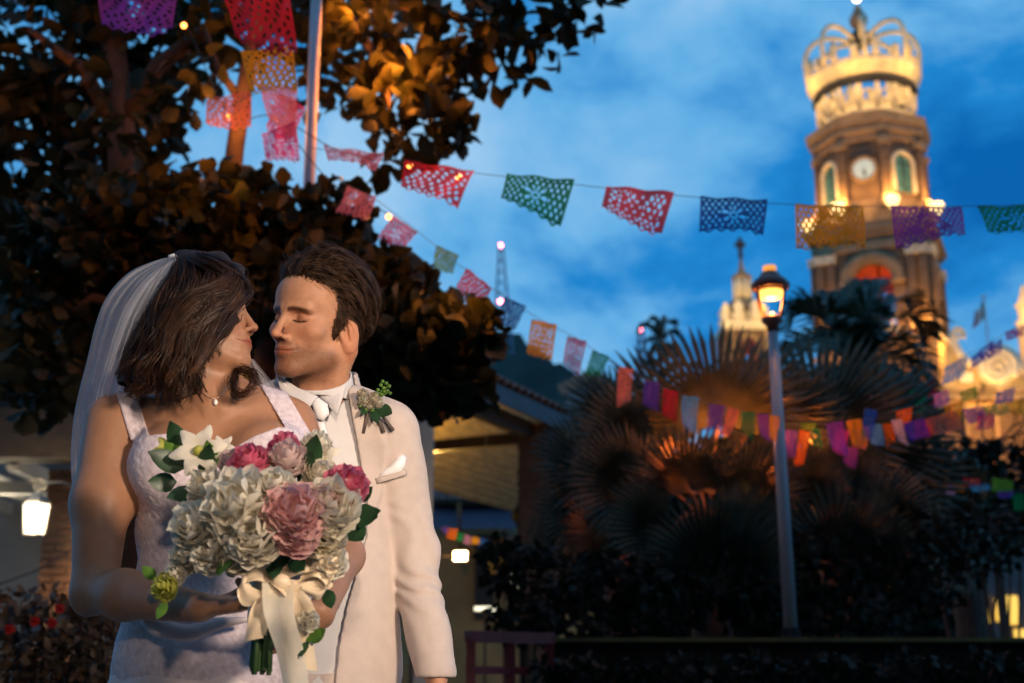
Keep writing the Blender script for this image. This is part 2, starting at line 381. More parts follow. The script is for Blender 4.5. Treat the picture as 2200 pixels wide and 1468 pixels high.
def hand_parts(wrist, d, n, curl=(0.9, 1.0, 0.8), size=1.0, spread=1.0, flip=1):
    """capsules of a hand: palm + four fingers + thumb. d: to the fingertips, n: palm side"""
    d = unit(d); n = unit(np.asarray(n)-d*np.dot(n, d)); s = np.cross(d, n)*flip; o = np.asarray(wrist, float); z = size; out = []
    for k, w in ((0.028, 0.013), (0.009, 0.014), (-0.010, 0.0135), (-0.027, 0.012)):
        out.append((o+s*k*0.55*z, o+d*0.082*z+s*k*z, 0.015*z, w*z, 0.012))
    for k, ln in ((0.029, 0.070), (0.010, 0.079), (-0.010, 0.073), (-0.028, 0.058)):
        a = o+d*0.084*z+s*k*z; ang = 0; r0 = 0.0092*z
        for i, (fr, c) in enumerate(zip((0.45, 0.31, 0.24), curl)):
            ang += c; v = d*math.cos(ang)+n*math.sin(ang)+s*k*spread*1.5
            b = a+unit(v)*ln*fr*z; out.append((a, b, r0, r0*0.92, 0.004)); a = b; r0 *= 0.92
    a = o+d*0.022*z+s*0.026*z; b = a+unit(d*0.75+s*0.75+n*0.35)*0.042*z; c = b+unit(d*0.95+s*0.15+n*0.6)*0.034*z; e2 = c+unit(d*0.9+n*0.7)*0.026*z
    out += [(a, b, 0.0155*z, 0.0125*z, 0.012), (b, c, 0.0115*z, 0.0105*z, 0.005), (c, e2, 0.0105*z, 0.009*z, 0.004)]
    return out
def add_caps(d, p, caps):
    for a, b, ra, rb, k in caps: d = smin(d, cone(p, a, b, ra, rb), k)
    return d

# ------------------------------------------------------------------ GROOM
GY = 2.66
GH = Head(P(684, 693, 2.60), frame(R(34), R(12), R(-11)), 1.065, male=True, nose=0.94)
g_neck_top = GH.wor((0, -1.5, -5)); g_neck = P(688, 862, 2.67)
g_sh_l = P(836, 930, 2.68); g_el_l = P(884, 1195, 2.71); g_wr_l = P(938, 1445, 2.62)
g_sh_r = P(515, 925, 2.74); g_el_r = P(470, 1180, 2.80); g_wr_r = P(520, 1340, 2.66)
g_chest = P(680, 985, 2.70); g_hip = P(690, 1480, 2.70)
def ecap(p, a, b, ra, rb, sy):
    q = p.copy(); cy = (a[1]+b[1])/2; q[:, 1] = cy+(p[:, 1]-cy)*sy
    A = np.array(a); B = np.array(b); A[1] = B[1] = cy
    return cone(q, A, B, ra, rb)/((1+sy)/2)
def g_torso(p):
    d = ecap(p, g_chest, g_hip, 0.168, 0.165, 1.42)
    d = smin(d, cone(p, P(700, 868, 2.69), g_sh_l, 0.050, 0.060), 0.06)
    d = smin(d, cone(p, P(662, 868, 2.69), g_sh_r, 0.050, 0.060), 0.06)
    return d
def groom_body(p):
    d = GH.sdf(p)
    d = smin(d, cone(p, g_neck_top, g_neck, 0.057, 0.063), 0.03)
    d = smin(d, cone(p, GH.wor((6.3, -3.0, -5.5)), P(705, 868, 2.64), 0.014, 0.012), 0.03)
    t = g_torso(p)+0.03
    d = smin(d, t, 0.03)
    return np.maximum(d, P(690, 930, 2.6)[2]-p[:, 2])
G_HAND = hand_parts(g_wr_l, (0.06, -0.12, -1), (-1, -0.2, 0), curl=(0.35, 0.45, 0.3), flip=1)
bx = lambda *pts: (np.min(pts, 0), np.max(pts, 0))
V, F = surface(groom_body, np.array((-0.62, 2.44, 1.38)), np.array((-0.1, 2.95, 1.86)), 0.0024)
lo_ = GH.loc(V); near = np.linalg.norm(lo_, axis=1) < 17
Cc = np.ones((len(V), 3)); Cc[near] = face_paint(lo_[near], GH.g)
me = mesh_np('person', V, F); setcol(me, 'paint', Cc)
skin_g = M('skin_tan', (0.49, 0.245, 0.142), 0.52, 0.09, 60, bump=0.10, bscale=420, attr='paint', sss=0.12, spec=0.28)
groom = thing('person', 'groom in a cream suit with eyes closed, face turned towards the bride', 'person', P(690, 1480, 2.70)*np.array((1, 1, 0)))
def kid(name, V, F, mat, root, smooth=True):
    me = mesh_np(name, V, F) if F is not None else V
    o = link(name, me, mat, root, smooth); o.matrix_parent_inverse = Matrix.Translation(-Vector(root.location)); return o
kid('body', me, None, skin_g, groom)
ghand = lambda p: add_caps(cone(p, g_el_l, g_wr_l, 0.038, 0.026), p, G_HAND)
V, F = surface(lambda p: np.maximum(ghand(p), p[:, 2]-g_wr_l[2]-0.06), g_wr_l-np.array((0.12, 0.12, 0.22)), g_wr_l+np.array((0.12, 0.12, 0.07)), 0.003)
me = mesh_np('hand', V, F); setcol(me, 'paint', np.ones((len(V), 3))); kid('hand', me, None, skin_g, groom)

# shirt, jacket
def px_of(p):
    """image-plane style coordinates on the couple's plane, used only to describe cut lines of the clothes"""
    t = p[:, 1]*math.cos(PITCH)+(p[:, 2]-CAMZ)*math.sin(PITCH); v = -p[:, 1]*math.sin(PITCH)+(p[:, 2]-CAMZ)*math.cos(PITCH)
    return 1100+FPX*p[:, 0]/t, 734-FPX*v/t
EDGE_Y = [780, 812, 900, 950, 1000, 1060, 1150, 1220, 1300, 1380, 1480, 1700]; EDGE_X = [736, 743, 757, 767, 775, 788, 788, 770, 746, 730, 718, 700]
def g_edges(p):
    X, Yp = px_of(p); e = np.interp(Yp, EDGE_Y, EDGE_X); return X, Yp, e
def shirt(p):
    d = g_torso(p)+0.012
    X, Yp, e = g_edges(p)
    nk = np.linalg.norm(p-g_neck, axis=1)
    d = smax(d, -cone(p, g_neck_top, P(690, 860, 2.67), 0.060, 0.066), 0.006)
    return np.maximum(d, p[:, 2]-P(688, 838, 2.67)[2])
def collar(p):
    ax = cone(p, GH.wor((0, -1.0, -8)), P(688, 872, 2.67), 0.066, 0.0755)
    sh = np.abs(ax)-0.0022
    X, Yp, e = g_edges(p)
    top = P(688, 803, 2.67)[2]+np.minimum(p[:, 1]-2.655, 0.02)*0.8
    return np.maximum(np.maximum(sh, p[:, 2]-top), -(p[:, 2]-P(688, 868, 2.67)[2]))
def jacket(p):
    base = g_torso(p)
    arm = smin(cone(p, g_sh_l, g_el_l, 0.064, 0.052), cone(p, g_el_l, g_wr_l, 0.052, 0.042), 0.02)
    armr = smin(cone(p, g_sh_r, g_el_r, 0.064, 0.052), cone(p, g_el_r, g_wr_r, 0.052, 0.045), 0.02)
    # cloth folds
    X, Yp, e = g_edges(p)
    fold = 0.004*vnoise(p*np.array((5, 5, 9)), 3)+0.0022*vnoise(p*np.array((14, 10, 6)), 4)
    elb = np.exp(-((Yp-1230)/110)**2); arm = arm+0.0028*elb*np.sin(p[:, 2]*105+p[:, 0]*90+4*vnoise(p*7, 8))+fold*0.9
    d = smin(base+fold*0.6, arm, 0.014); d = smin(d, armr, 0.014)
    d = np.maximum(d, cone(p, g_wr_l, g_wr_l-np.array((0, 0, 1)), 9, 9))if False else d
    # lapel lies proud of the front
    lw = np.interp(Yp, [800, 830, 880, 960, 1060, 1150], [4, 22, 55, 66, 36, 2])
    lap = np.clip((lw-(X-e))/6, 0, 1)*np.clip((2.70-p[:, 1])/0.01, 0, 1)
    d = d-0.0055*lap
    # collar roll behind the neck
    cr = np.abs(cone(p, P(690, 800, 2.70), P(688, 890, 2.70), 0.074, 0.098))-0.004
    cr = np.maximum(np.maximum(cr, p[:, 2]-(P(688, 816, 2.67)[2]+(p[:, 1]-2.64)*0.35)), -(p[:, 2]-P(688, 885, 2.67)[2]))
    d = smin(d, cr, 0.006)
    # open front
    mid = 675; el = 2*mid-e+np.where(Yp < 830, 10, 0)
    s = PXM(900, 2.6)
    opn = np.minimum(e-X, X-el)/s
    front = 2.70-p[:, 1]
    d = smax(d, np.minimum(opn, front), 0.003)
    d = np.maximum(d, -cone(p, g_neck_top, P(689, 870, 2.67), 0.070, 0.074))
    # hems
    d = np.maximum(d, np.where(X > 862, g_wr_l[2]-0.01-p[:, 2], -1))
    return d
suit = M('cream_suit_wool', (0.54, 0.445, 0.39), 0.85, 0.05, 40, bump=0.12, bscale=900, sheen=0.15, spec=0.2)
whitecloth = M('white_cotton', (0.60, 0.58, 0.575), 0.8, 0.03, 30, bump=0.08, bscale=700, spec=0.2)
satin = M('white_satin', (0.82, 0.80, 0.80), 0.38, 0.03, 30, spec=0.5)
V, F = surface(jacket, np.array((-0.72, 2.46, 0.70)), np.array((0.05, 2.98, 1.62)), 0.0038); kid('jacket', V, F, suit, groom)
V, F = surface(shirt, np.array((-0.56, 2.46, 0.90)), np.array((-0.1, 2.9, 1.62)), 0.006); kid('shirt', V, F, whitecloth, groom)
V, F = surface(collar, np.array((-0.52, 2.5, 1.40)), np.array((-0.25, 2.85, 1.62)), 0.0022); kid('shirt_collar', V, F, whitecloth, groom)
def slab(name, pts, Y, th, mat, root, bulge=0.0, sub=3):
    """a cloth piece: polygon with its own thickness, slightly domed"""
    c = np.mean(pts, 0); m = MB(); n = len(pts)
    rings = [(1.0, 0.0), (0.93, 1.0), (0.5, 1.0+bulge), (0.0, 1.0+bulge*1.4)]
    V = []
    for s, h in rings[:-1]:
        for q in pts:
            a = c+(np.array(q[:2])-c[:2])*s if len(q) == 2 else None
            V.append(P(c[0]+(q[0]-c[0])*s, c[1]+(q[1]-c[1])*s, (Y if np.isscalar(Y) else Y[0]+(Y[1]-Y[0])*(q[1]-min(k[1] for k in pts))/(max(k[1] for k in pts)-min(k[1] for k in pts)))-h*th))
    V.append(P(c[0], c[1], np.mean(Y)-th*(1+bulge*1.4)))
    F = [(i*n+k, i*n+(k+1) % n, (i+1)*n+(k+1) % n, (i+1)*n+k) for i in range(2) for k in range(n)]+[(2*n+k, 2*n+(k+1) % n, 3*n) for k in range(n)]
    F.append(tuple(range(n-1, -1, -1)))
    m.add(V, F); o = m.build(name, mat, root, True)
    if root is not None: o.matrix_parent_inverse = Matrix.Translation(-Vector(root.location))
    return o
slab('collar_wing', [(737, 810), (744, 832), (724, 893), (704, 872), (684, 852)], (2.625, 2.572), 0.005, whitecloth, groom, 0.3)
slab('collar_wing', [(592, 803), (640, 833), (684, 852), (663, 880), (630, 862), (600, 835)], (2.592, 2.562), 0.005, whitecloth, groom, 0.3)
slab('tie_knot', [(668, 862), (684, 853), (704, 868), (708, 890), (694, 906), (679, 900)], 2.58, 0.011, satin, groom, 0.3)
slab('tie', [(680, 898), (697, 902), (722, 1010), (735, 1130), (735, 1240), (690, 1240), (684, 1010)], (2.582, 2.57), 0.010, satin, groom, 0.3)
def surf_y(fn, px, py, y0=2.40, y1=2.75):
    Y = np.arange(y0, y1, 0.0015); d = fn(np.array([P(px, py, y) for y in Y])); k = np.argmax(d < 0.0005); return float(Y[k])
yb = surf_y(jacket, 842, 1020)
slab('pocket_square', [(812, 1030), (816, 1016), (838, 1000), (850, 986), (866, 974), (874, 982), (872, 1000), (862, 1014), (838, 1024)], yb+0.002, 0.009, satin, groom, 0.5)
slab('breast_pocket', [(804, 1028), (872, 1008), (875, 1020), (808, 1041)], yb+0.003, 0.013, suit, groom, 0.1)
m = MB(); m.tube([P(690, 1440, 2.72), P(662, 1750, 2.74), (-0.42, 2.78, 0.05)], [0.13, 0.10, 0.075], 14)
trous = m.build('trouser_leg', suit, groom, True); trous.matrix_parent_inverse = Matrix.Translation(-Vector(groom.location))
m = MB(); m.tube([P(720, 1440, 2.72), P(730, 1750, 2.74), (-0.24, 2.76, 0.05)], [0.13, 0.10, 0.075], 14)
trous = m.build('trouser_leg', suit, groom, True); trous.matrix_parent_inverse = Matrix.Translation(-Vector(groom.location))
for sx in (-0.42, -0.24):
    m = MB(); m.ico((sx, 2.70, 0.045), (0.05, 0.145, 0.045), 12, 6)
    o = m.build('shoe', M('tan_leather', (0.25, 0.13, 0.06), 0.4), groom, True); o.matrix_parent_inverse = Matrix.Translation(-Vector(groom.location))

# groom's hair : locks combed back from the forehead
def hairline(q):
    """True where hair grows (head-local cm)"""
    x, y, z = np.abs(q[:, 0]), q[:, 1], q[:, 2]
    front = np.interp(x, [0, 2.5, 4.5, 5.6, 6.6, 7.6], [8.4, 8.0, 6.8, 5.2, 3.7, 2.6])
    top = (z > 5.0) & (y < front-0.25*np.clip(8.4-z, 0, 9))
    side = (z > 0.6) & (z <= 5.6) & (y < np.interp(z, [0.6, 2.5, 5.6], [2.3, 2.5, 3.0]))
    burn = (z > -3.2) & (z <= 0.7) & (y < 2.4) & (y > 0.9)
    back = (z > -7.2) & (z <= 0.7) & (y < -3.6+0.18*np.clip(-z, 0, 8))
    return top | side | burn | back
def scalp(dirs):
    c = np.array((0, -0.8, 3.3)); r = np.array((7.6, 9.6, 8.1)); low = dirs[:, 2] < 0
    return c+dirs*r, c
def groom_hair():
    n = 420; lock = 40; K = 13; G = []
    g = RNG.normal(size=(12000, 3)); g /= np.linalg.norm(g, axis=1)[:, None]
    q, c = scalp(g); q[:, 2] = np.where(q[:, 2] < 3.3, 3.3+(q[:, 2]-3.3)*1.3, q[:, 2])
    q = q[hairline(q)]
    def walk(q0, L, lift, ph, amp, jit):
        n = len(q0); out = np.zeros((n, K, 3)); p = q0.copy(); c = np.array((0, -0.8, 3.3)); r = np.array((7.6, 9.6, 8.1))
        for k in range(K):
            s = k/(K-1)
            e = (p-c)/r; e[:, 2] = np.where(p[:, 2] < 3.3, e[:, 2]/1.3, e[:, 2]); nl = np.linalg.norm(e, axis=1)[:, None]; nrm = e/r; nrm /= np.linalg.norm(nrm, axis=1)[:, None]
            surf = p-(nl-1)*r*e/nl
            h = lift*np.minimum(1, 0.15+s*2.4)*(1-0.25*s)+amp*np.sin(ph+s*6.5)*s*0.8
            out[:, k] = surf+nrm*h[:, None]
            # flow: back over the top, back and down on the sides, down at the nape
            x, y, z = surf.T
            fl = np.stack([np.sign(x)*0.25*(z > 6)+0.35*np.where(z > 5, 1, 0), np.full(n, -1.0), np.where(y < -4, -1.2, -0.35*(z < 7))], 1)
            fl[:, 2] += np.where((y > 4.5) & (s < 0.25), 1.6, 0)-np.where((z < 1.0) & (y > 0.3), 2.2, np.where((z < 3.4) & (y > 0.3), 1.3, 0))
            fl += jit+0.55*np.sin(ph+s*7.5)[:, None]*np.cross(nrm, fl)*amp[:, None]*1.3
            fl -= nrm*(fl*nrm).sum(1)[:, None]; fl /= np.linalg.norm(fl, axis=1)[:, None]+1e-6
            p = surf+fl*(L/(K-1))[:, None]
        return out
    def lens(q):
        x, y, z = np.abs(q[:, 0]), q[:, 1], q[:, 2]
        topn = np.clip((z-4)/5, 0, 1); L = 4.2+5.4*topn; L = np.where(z < 0.6, 2.0+1.0*(y < -3), L); L = np.where((z < 0.7) & (y > 0.5), 1.5, L)
        lift = 0.6+2.9*topn*np.clip((y+9)/10, 0.5, 1.35)+np.where(y < -5, 1.5, 0); lift = np.where(z < 0.6, 0.35+0.7*(y < -3.6), lift); return L, lift
    sel = RNG.choice(len(q), n, replace=False); g0 = q[sel]; L, lift = lens(g0)
    ph = RNG.random(n)*6.28; amp = 0.25+0.5*RNG.random(n); jit = RNG.normal(size=(n, 3))*0.16
    GU = walk(g0, L*(0.85+0.35*RNG.random(n)), lift*(0.65+0.5*RNG.random(n)), ph, amp*(L/8), jit)
    out = [];
    for i in range(lock):
        off = RNG.normal(size=(n, 3))*0.36
        s = np.linspace(0, 1, K)[None, :, None]
        st = GU+off[:, None]*(1.0-0.62*s)+0.10*np.sin(RNG.random((n, 1, 1))*6.28+s*RNG.uniform(5, 11, (n, 1, 1)))*RNG.normal(size=(n, 1, 3))
        out.append(st)
    # loose cover hairs
    burn = q[(np.abs(q[:, 0]) > 5.5) & (q[:, 1] > -1) & (q[:, 2] < 6)]; edge = q[~hairline(q+np.array((0, 0.7, -0.35)))]; q1 = np.concatenate([q[RNG.choice(len(q), 3500)], burn[RNG.choice(len(burn), 1100)], edge[RNG.choice(len(edge), 2600)]+RNG.normal(size=(2600, 3))*0.32]); L, lift = lens(q1); k = len(q1)
    out.append(walk(q1, L*(0.6+0.5*RNG.random(k)), lift*(0.3+0.75*RNG.random(k)), RNG.random(k)*6.28, 0.3*np.ones(k)*(L/8), RNG.normal(size=(k, 3))*0.25))
    # flyaway hairs
    k = 160; q2 = q[RNG.choice(len(q), k)]; L, lift = lens(q2); out.append(walk(q2, L*RNG.uniform(0.5, 0.9, k), lift*RNG.uniform(1.1, 1.7, k), RNG.random(k)*6.28, 0.5*np.ones(k)*(L/8), RNG.normal(size=(k, 3))*0.6))
    S = np.concatenate(out); return S
S = groom_hair()
Sw = GH.c+(S@GH.R.T)*GH.s/100
V, F = strands(Sw, RNG.uniform(0.00025, 0.0006, len(Sw)), GH.wor((0, -1, 2)))
hair_g = M('dark_brown_hair', (0.046, 0.023, 0.013), 0.5, 0.45, 60, spec=0.2, col2=(0.082, 0.043, 0.023), attr='paint')
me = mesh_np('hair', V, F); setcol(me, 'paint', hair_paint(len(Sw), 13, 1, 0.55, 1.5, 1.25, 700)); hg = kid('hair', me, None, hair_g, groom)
def hair_cap(p):
    q = GH.loc(p); c = np.array((0, -0.8, 3.3)); d = ell(q, c, (7.68, 9.7, 8.25)); d = smin(d, ell(q, (0, -4.8, -2.5), (5.7, 5.0, 4.8)), 2.0)
    x, y, z = np.abs(q[:, 0]), q[:, 1], q[:, 2]
    cut = y-np.interp(z, [-8, -3.0, 0.4, 0.8, 2.5, 5.6, 8.5, 11], [-4.4, -3.8, -3.8, 0.2, 0.6, 1.2, 3.4, 5.2])
    return np.maximum(np.maximum(d, cut), -6.6-z)*0.01
V, F = surface(hair_cap, GH.c-0.16, GH.c+0.16, 0.003); me = mesh_np('scalp_hair', V, F); setcol(me, 'paint', np.full((len(V), 3), 0.6))
o = kid('scalp_hair', me, None, hair_g, groom); o.parent = hg; o.matrix_parent_inverse = Matrix()
# ------------------------------------------------------------------ BRIDE
BY = 2.45
BH = Head(P(432, 694, 2.46), frame(R(82), R(-13), 0.0, right=True), 0.97, male=False, nose=0.80)
b_sh_r = P(243, 905, 2.47); b_el_r = P(203, 1268, 2.38); b_wr_r = P(432, 1305, 2.20)
b_sh_l = P(632, 908, 2.50); b_el_l = P(738, 1195, 2.42); b_wr_l = P(690, 1318, 2.22)
B_HR = hand_parts(b_wr_r, (1, -0.25, 0.05), (0.1, -0.2, 1), curl=(0.7, 0.9, 0.6), size=0.88, flip=-1)
B_HL = hand_parts(b_wr_l, (-0.8, -0.35, -0.55), (-0.5, 0.6, 0.6), curl=(0.75, 0.95, 0.7), size=0.92, flip=-1)
def b_torso(p):
    d = ell(p, P(458, 1030, 2.50), (0.142, 0.098, 0.20))
    d = smin(d, cone(p, P(300, 905, 2.49), P(590, 900, 2.50), 0.048, 0.048), 0.07)
    d = smin(d, ell(p, P(452, 1215, 2.50), (0.118, 0.088, 0.14)), 0.09)
    d = smin(d, ell(p, P(445, 1430, 2.50), (0.175, 0.125, 0.16)), 0.10)
    d = smin(d, ell(p, P(368, 1002, 2.425), (0.078, 0.072, 0.078)), 0.035)
    d = smin(d, ell(p, P(572, 992, 2.43), (0.078, 0.072, 0.078)), 0.035)
    return d
def bride_body(p):
    d = b_torso(p)
    d = smin(d, BH.sdf(p), 0.015)
    nt_ = BH.wor((0, -1.5, -4.5)); nb = P(470, 880, 2.485)
    d = smin(d, cone(p, nt_, nb, 0.049, 0.056), 0.035)
    d = smin(d, cone(p, BH.wor((-5.0, -2.5, -6.0)), P(452, 868, 2.435), 0.012, 0.010), 0.030)      # neck muscle of the turned head
    d = smin(d, cone(p, P(478, 878, 2.425), P(600, 868, 2.47), 0.008, 0.010), 0.022)             # collar bones
    d = smin(d, cone(p, P(446, 880, 2.425), P(300, 868, 2.46), 0.008, 0.010), 0.022)
    ar = smin(cone(p, b_sh_r, P(218, 1080, 2.43), 0.054, 0.053), cone(p, P(218, 1080, 2.43), b_el_r, 0.053, 0.040), 0.03)
    mid_ = b_el_r+(b_wr_r-b_el_r)*0.3; ar = smin(ar, smin(cone(p, b_el_r, mid_, 0.039, 0.043), cone(p, mid_, b_wr_r, 0.043, 0.025), 0.02), 0.018); ar = smin(ar, sph(p, b_el_r+np.array((-0.018, 0.012, -0.022)), 0.017), 0.03)
    al = smin(cone(p, b_sh_l, P(678, 1050, 2.47), 0.044, 0.042), cone(p, P(678, 1050, 2.47), b_el_l, 0.042, 0.034), 0.03)
    al = smin(al, cone(p, b_el_l, b_wr_l, 0.035, 0.023), 0.03)
    d = smin(d, ar, 0.028); d = smin(d, al, 0.028)
    d = add_caps(d, p, B_HR); d = add_caps(d, p, B_HL)
    return d
V, F = surface(bride_body, np.array((-0.90, 2.02, 0.90)), np.array((-0.24, 2.72, 1.80)), 0.0028)
lo_ = BH.loc(V); near = np.linalg.norm(lo_, axis=1) < 17
Cc = np.ones((len(V), 3)); Cc[near] = face_paint(lo_[near], BH.g)
me = mesh_np('body', V, F); setcol(me, 'paint', Cc)
skin_b = M('skin_warm', (0.36, 0.178, 0.10), 0.44, 0.06, 60, bump=0.02, bscale=500, attr='paint', sss=0.12, spec=0.28)
bride = thing('person', 'bride in a white strapped dress and veil, holding flowers, head turned to the groom', 'person', P(445, 1480, 2.50)*np.array((1, 1, 0)))
kid('body', me, None, skin_b, bride)

# dress bodice cut with a sweetheart neckline and two straps
NX = [240, 290, 330, 370, 420, 468, 500, 545, 600, 640, 670, 760]; NYv = [952, 948, 934, 931, 944, 968, 964, 938, 917, 928, 955, 960]
def seg2(X, Y, a, b):
    ax, ay = a; bx_, by = b; t = np.clip(((X-ax)*(bx_-ax)+(Y-ay)*(by-ay))/((bx_-ax)**2+(by-ay)**2), 0, 1)
    return np.hypot(X-ax-t*(bx_-ax), Y-ay-t*(by-ay))
def bodice(p):
    X, Yp = px_of(p); s = 1130.0
    top = (np.interp(X, NX, NYv)-Yp)/s
    strap = np.minimum(seg2(X, Yp, (262, 815), (303, 950)), seg2(X, Yp, (578, 820), (655, 950)))/s-0.0185
    reg = np.where(Yp > 700, np.minimum(top, strap), 1.0)
    reg = np.where((p[:, 1] > 2.53) & (Yp < 1000), np.maximum(reg, 0.0)+np.where(strap < 0, 0, 0.01), reg)
    lace = 0.0012*np.sin(X*0.55+2*np.sin(Yp*0.21))*np.sin(Yp*0.5+2*np.sin(X*0.17))
    rim = 0.0025*np.exp(-(np.abs(top)/0.006)**2)
    d = b_torso(p); k = (top > 0.001) & (strap < 0.006)
    if k.any(): d[k] = bride_body(p[k])
    d = d-0.0045-lace-rim+0.0015*vnoise(p*14, 21)*np.clip((Yp-1000)/100, 0, 1)
    return np.maximum(np.maximum(d, reg), 0.93-p[:, 2])
lacem = M('ivory_lace', (0.58, 0.48, 0.52), 0.75, 0.10, 90, bump=0.10, bscale=420, spec=0.2, col2=(0.70, 0.61, 0.64))
V, F = surface(bodice, np.array((-0.82, 2.33, 0.90)), np.array((-0.28, 2.66, 1.62)), 0.0034); kid('dress_bodice', V, F, lacem, bride)
# skirt with soft folds down to the ground
def skirt():
    n, K = 120, 30; V = []
    c0 = P(445, 1400, 2.50)
    for i in range(K):
        s = i/(K-1); z = 1.06*(1-s)+0.005
        rx = np.interp(s, [0, 0.1, 0.3, 0.6, 1], [0.15, 0.182, 0.235, 0.33, 0.50]); ry = np.interp(s, [0, 0.1, 0.3, 0.6, 1], [0.108, 0.135, 0.185, 0.30, 0.46])
        for k in range(n):
            a = 2*math.pi*k/n; f = 1+(0.012+0.07*s)*math.sin(a*9+1.3*math.sin(a*2))+0.03*s*math.sin(a*17+2)
            V.append((c0[0]-0.02*s+rx*f*math.cos(a), c0[1]+0.03*s+ry*f*math.sin(a), z))
    F = [(i*n+k, (i+1)*n+k, (i+1)*n+(k+1) % n, i*n+(k+1) % n) for i in range(K-1) for k in range(n)]
    return np.array(V), np.array(F)
V, F = skirt(); kid('dress_skirt', V, F, M('ivory_satin', (0.62, 0.53, 0.53), 0.5, 0.06, 20, bump=0.1, bscale=60, spec=0.4), bride)
# draped sash fold at the hip
m = MB()
sp = spline([P(305, 1335, 2.355), P(350, 1352, 2.33), (P(410, 1360, 2.325)), P(470, 1340, 2.33), P(540, 1330, 2.34)], 16)
m.tube(sp, [0.004, 0.010, 0.014, 0.016, 0.016, 0.016, 0.016, 0.016, 0.015, 0.014, 0.013, 0.012, 0.01, 0.008, 0.006, 0.004], 10)
o = m.build('dress_sash', M('ivory_satin', ()), bride, True); o.matrix_parent_inverse = Matrix.Translation(-Vector(bride.location))

# ---- hair: interpolated guide locks
FAM = [(0.0, [(370, 560, .00), (330, 630, -.04), (297, 715, -.065), (272, 785, -.075), (258, 830, -.075)]),
       (0.25, [(385, 557, -.04), (368, 620, -.085), (338, 705, -.105), (308, 785, -.105), (325, 842, -.10)]),
       (0.5, [(405, 556, -.05), (415, 620, -.10), (390, 700, -.118), (362, 780, -.118), (385, 848, -.11)]),
       (0.7, [(430, 557, -.05), (460, 610, -.10), (440, 690, -.122), (408, 765, -.122), (412, 832, -.115)]),
       (0.85, [(455, 560, -.04), (500, 603, -.08), (462, 680, -.108), (432, 750, -.114), (424, 800, -.112)]),
       (1.0, [(470, 563, -.02), (519, 612, -.045), (484, 662, -.085), (460, 712, -.095), (448, 748, -.095)])]
def fam(u, K):
    us = [f[0] for f in FAM]; A = np.array([f[1] for f in FAM], float)
    i = min(max(np.searchsorted(us, u)-1, 0), len(us)-2); t = (u-us[i])/(us[i+1]-us[i])
    return spline(A[i]*(1-t)+A[i+1]*t, K)
def p3(g): return np.array([P(x, y, 2.46+dy) for x, y, dy in g])
def lockset(guide, n, spread, wav=0.0, freq=6.0, K=18, ph=None):
    """n strands round one guide polyline (K,3 world)"""
    s = np.linspace(0, 1, K)[None, :, None]; ph = RNG.random()*6.28 if ph is None else ph
    off = RNG.normal(size=(n, 1, 3))*spread
    w = wav*s**0.8*np.concatenate([np.sin(ph+s*freq), np.cos(ph*1.3+s*freq), 0.3*np.sin(ph+s*freq*0.7)], 2)
    fr = 0.0016*np.sin(RNG.random((n, 1, 1))*6.28+s*RNG.uniform(6, 16, (n, 1, 1)))*RNG.normal(size=(n, 1, 3))
    prof = 0.8+0.7*np.sin(np.clip(s*1.05, 0, 1)*math.pi)*0.6-0.55*np.clip((s-0.75)/0.25, 0, 1)
    return guide[None]+off*prof+w+fr
out = []
for i in range(150):
    u = RNG.random(); g = fam(u, 18); deep = RNG.random()*0.035
    g = g+np.array((RNG.normal()*5, RNG.normal()*4, deep)); g[:, 1] = 557+(g[:, 1]-557)*RNG.uniform(0.74, 1.10)
    out.append(lockset(p3(g), 54, RNG.uniform(0.0025, 0.006), RNG.uniform(0.012, 0.028), RNG.uniform(8, 13)))
FR = [[(440, 556, -.055), (498, 585, -.08), (517, 622, -.06), (495, 648, -.095), (450, 668, -.125), (405, 705, -.135), (392, 760, -.13)],
      [(425, 556, -.06), (480, 578, -.09), (512, 606, -.075), (490, 632, -.105), (440, 645, -.130), (385, 690, -.138), (360, 750, -.13)],
      [(410, 556, -.06), (455, 574, -.095), (490, 598, -.09), (455, 622, -.122), (405, 640, -.135), (360, 690, -.132), (345, 760, -.125)],
      [(450, 557, -.05), (508, 592, -.07), (521, 628, -.045), (492, 652, -.080), (466, 696, -.098), (446, 742, -.108), (424, 775, -.112)],
      [(445, 557, -.05), (505, 598, -.075), (508, 636, -.06), (484, 676, -.098), (456, 722, -.118), (432, 765, -.128), (410, 800, -.125)]]
for g in FR:
    for j in range(9):
        gg = np.array(g, float)+np.array((RNG.normal()*5, RNG.normal()*4.5, RNG.normal()*0.003)); gg = spline(gg, 18)
        out.append(lockset(p3(gg), 54, RNG.uniform(0.002, 0.004), 0.005, 8))
CURL = [[(500, 778, .03), (512, 795, -.02), (536, 800, -.06), (549, 816, -.075), (543, 836, -.08), (522, 848, -.085), (503, 840, -.088)],
        [(508, 780, .03), (505, 800, -.02), (498, 818, -.06), (505, 838, -.075), (524, 846, -.08), (540, 838, -.078)],
        [(425, 770, -.11), (412, 800, -.118), (422, 822, -.118), (408, 842, -.115), (390, 836, -.11)],
        [(400, 760, -.115), (382, 800, -.12), (392, 828, -.118), (372, 850, -.115), (350, 842, -.11)],
        [(330, 760, -.10), (300, 800, -.105), (305, 826, -.10), (282, 842, -.095), (262, 830, -.09)]]
for gi, g in enumerate(CURL):
    for j in range(3 if gi < 2 else 4):
        gg = spline(np.array(g, float)+np.array((RNG.normal()*(4 if gi < 2 else 6), RNG.normal()*(4 if gi < 2 else 6), RNG.normal()*0.006)), 18)
        out.append(lockset(p3(gg), 24, 0.0040 if gi < 2 else 0.0045, 0.005, 7))
for i in range(46):
    g = fam(RNG.random(), 18)+np.array((RNG.normal()*9, RNG.normal()*6, -0.012)); out.append(lockset(p3(g), 3, 0.010, 0.018, RNG.uniform(6, 12)))
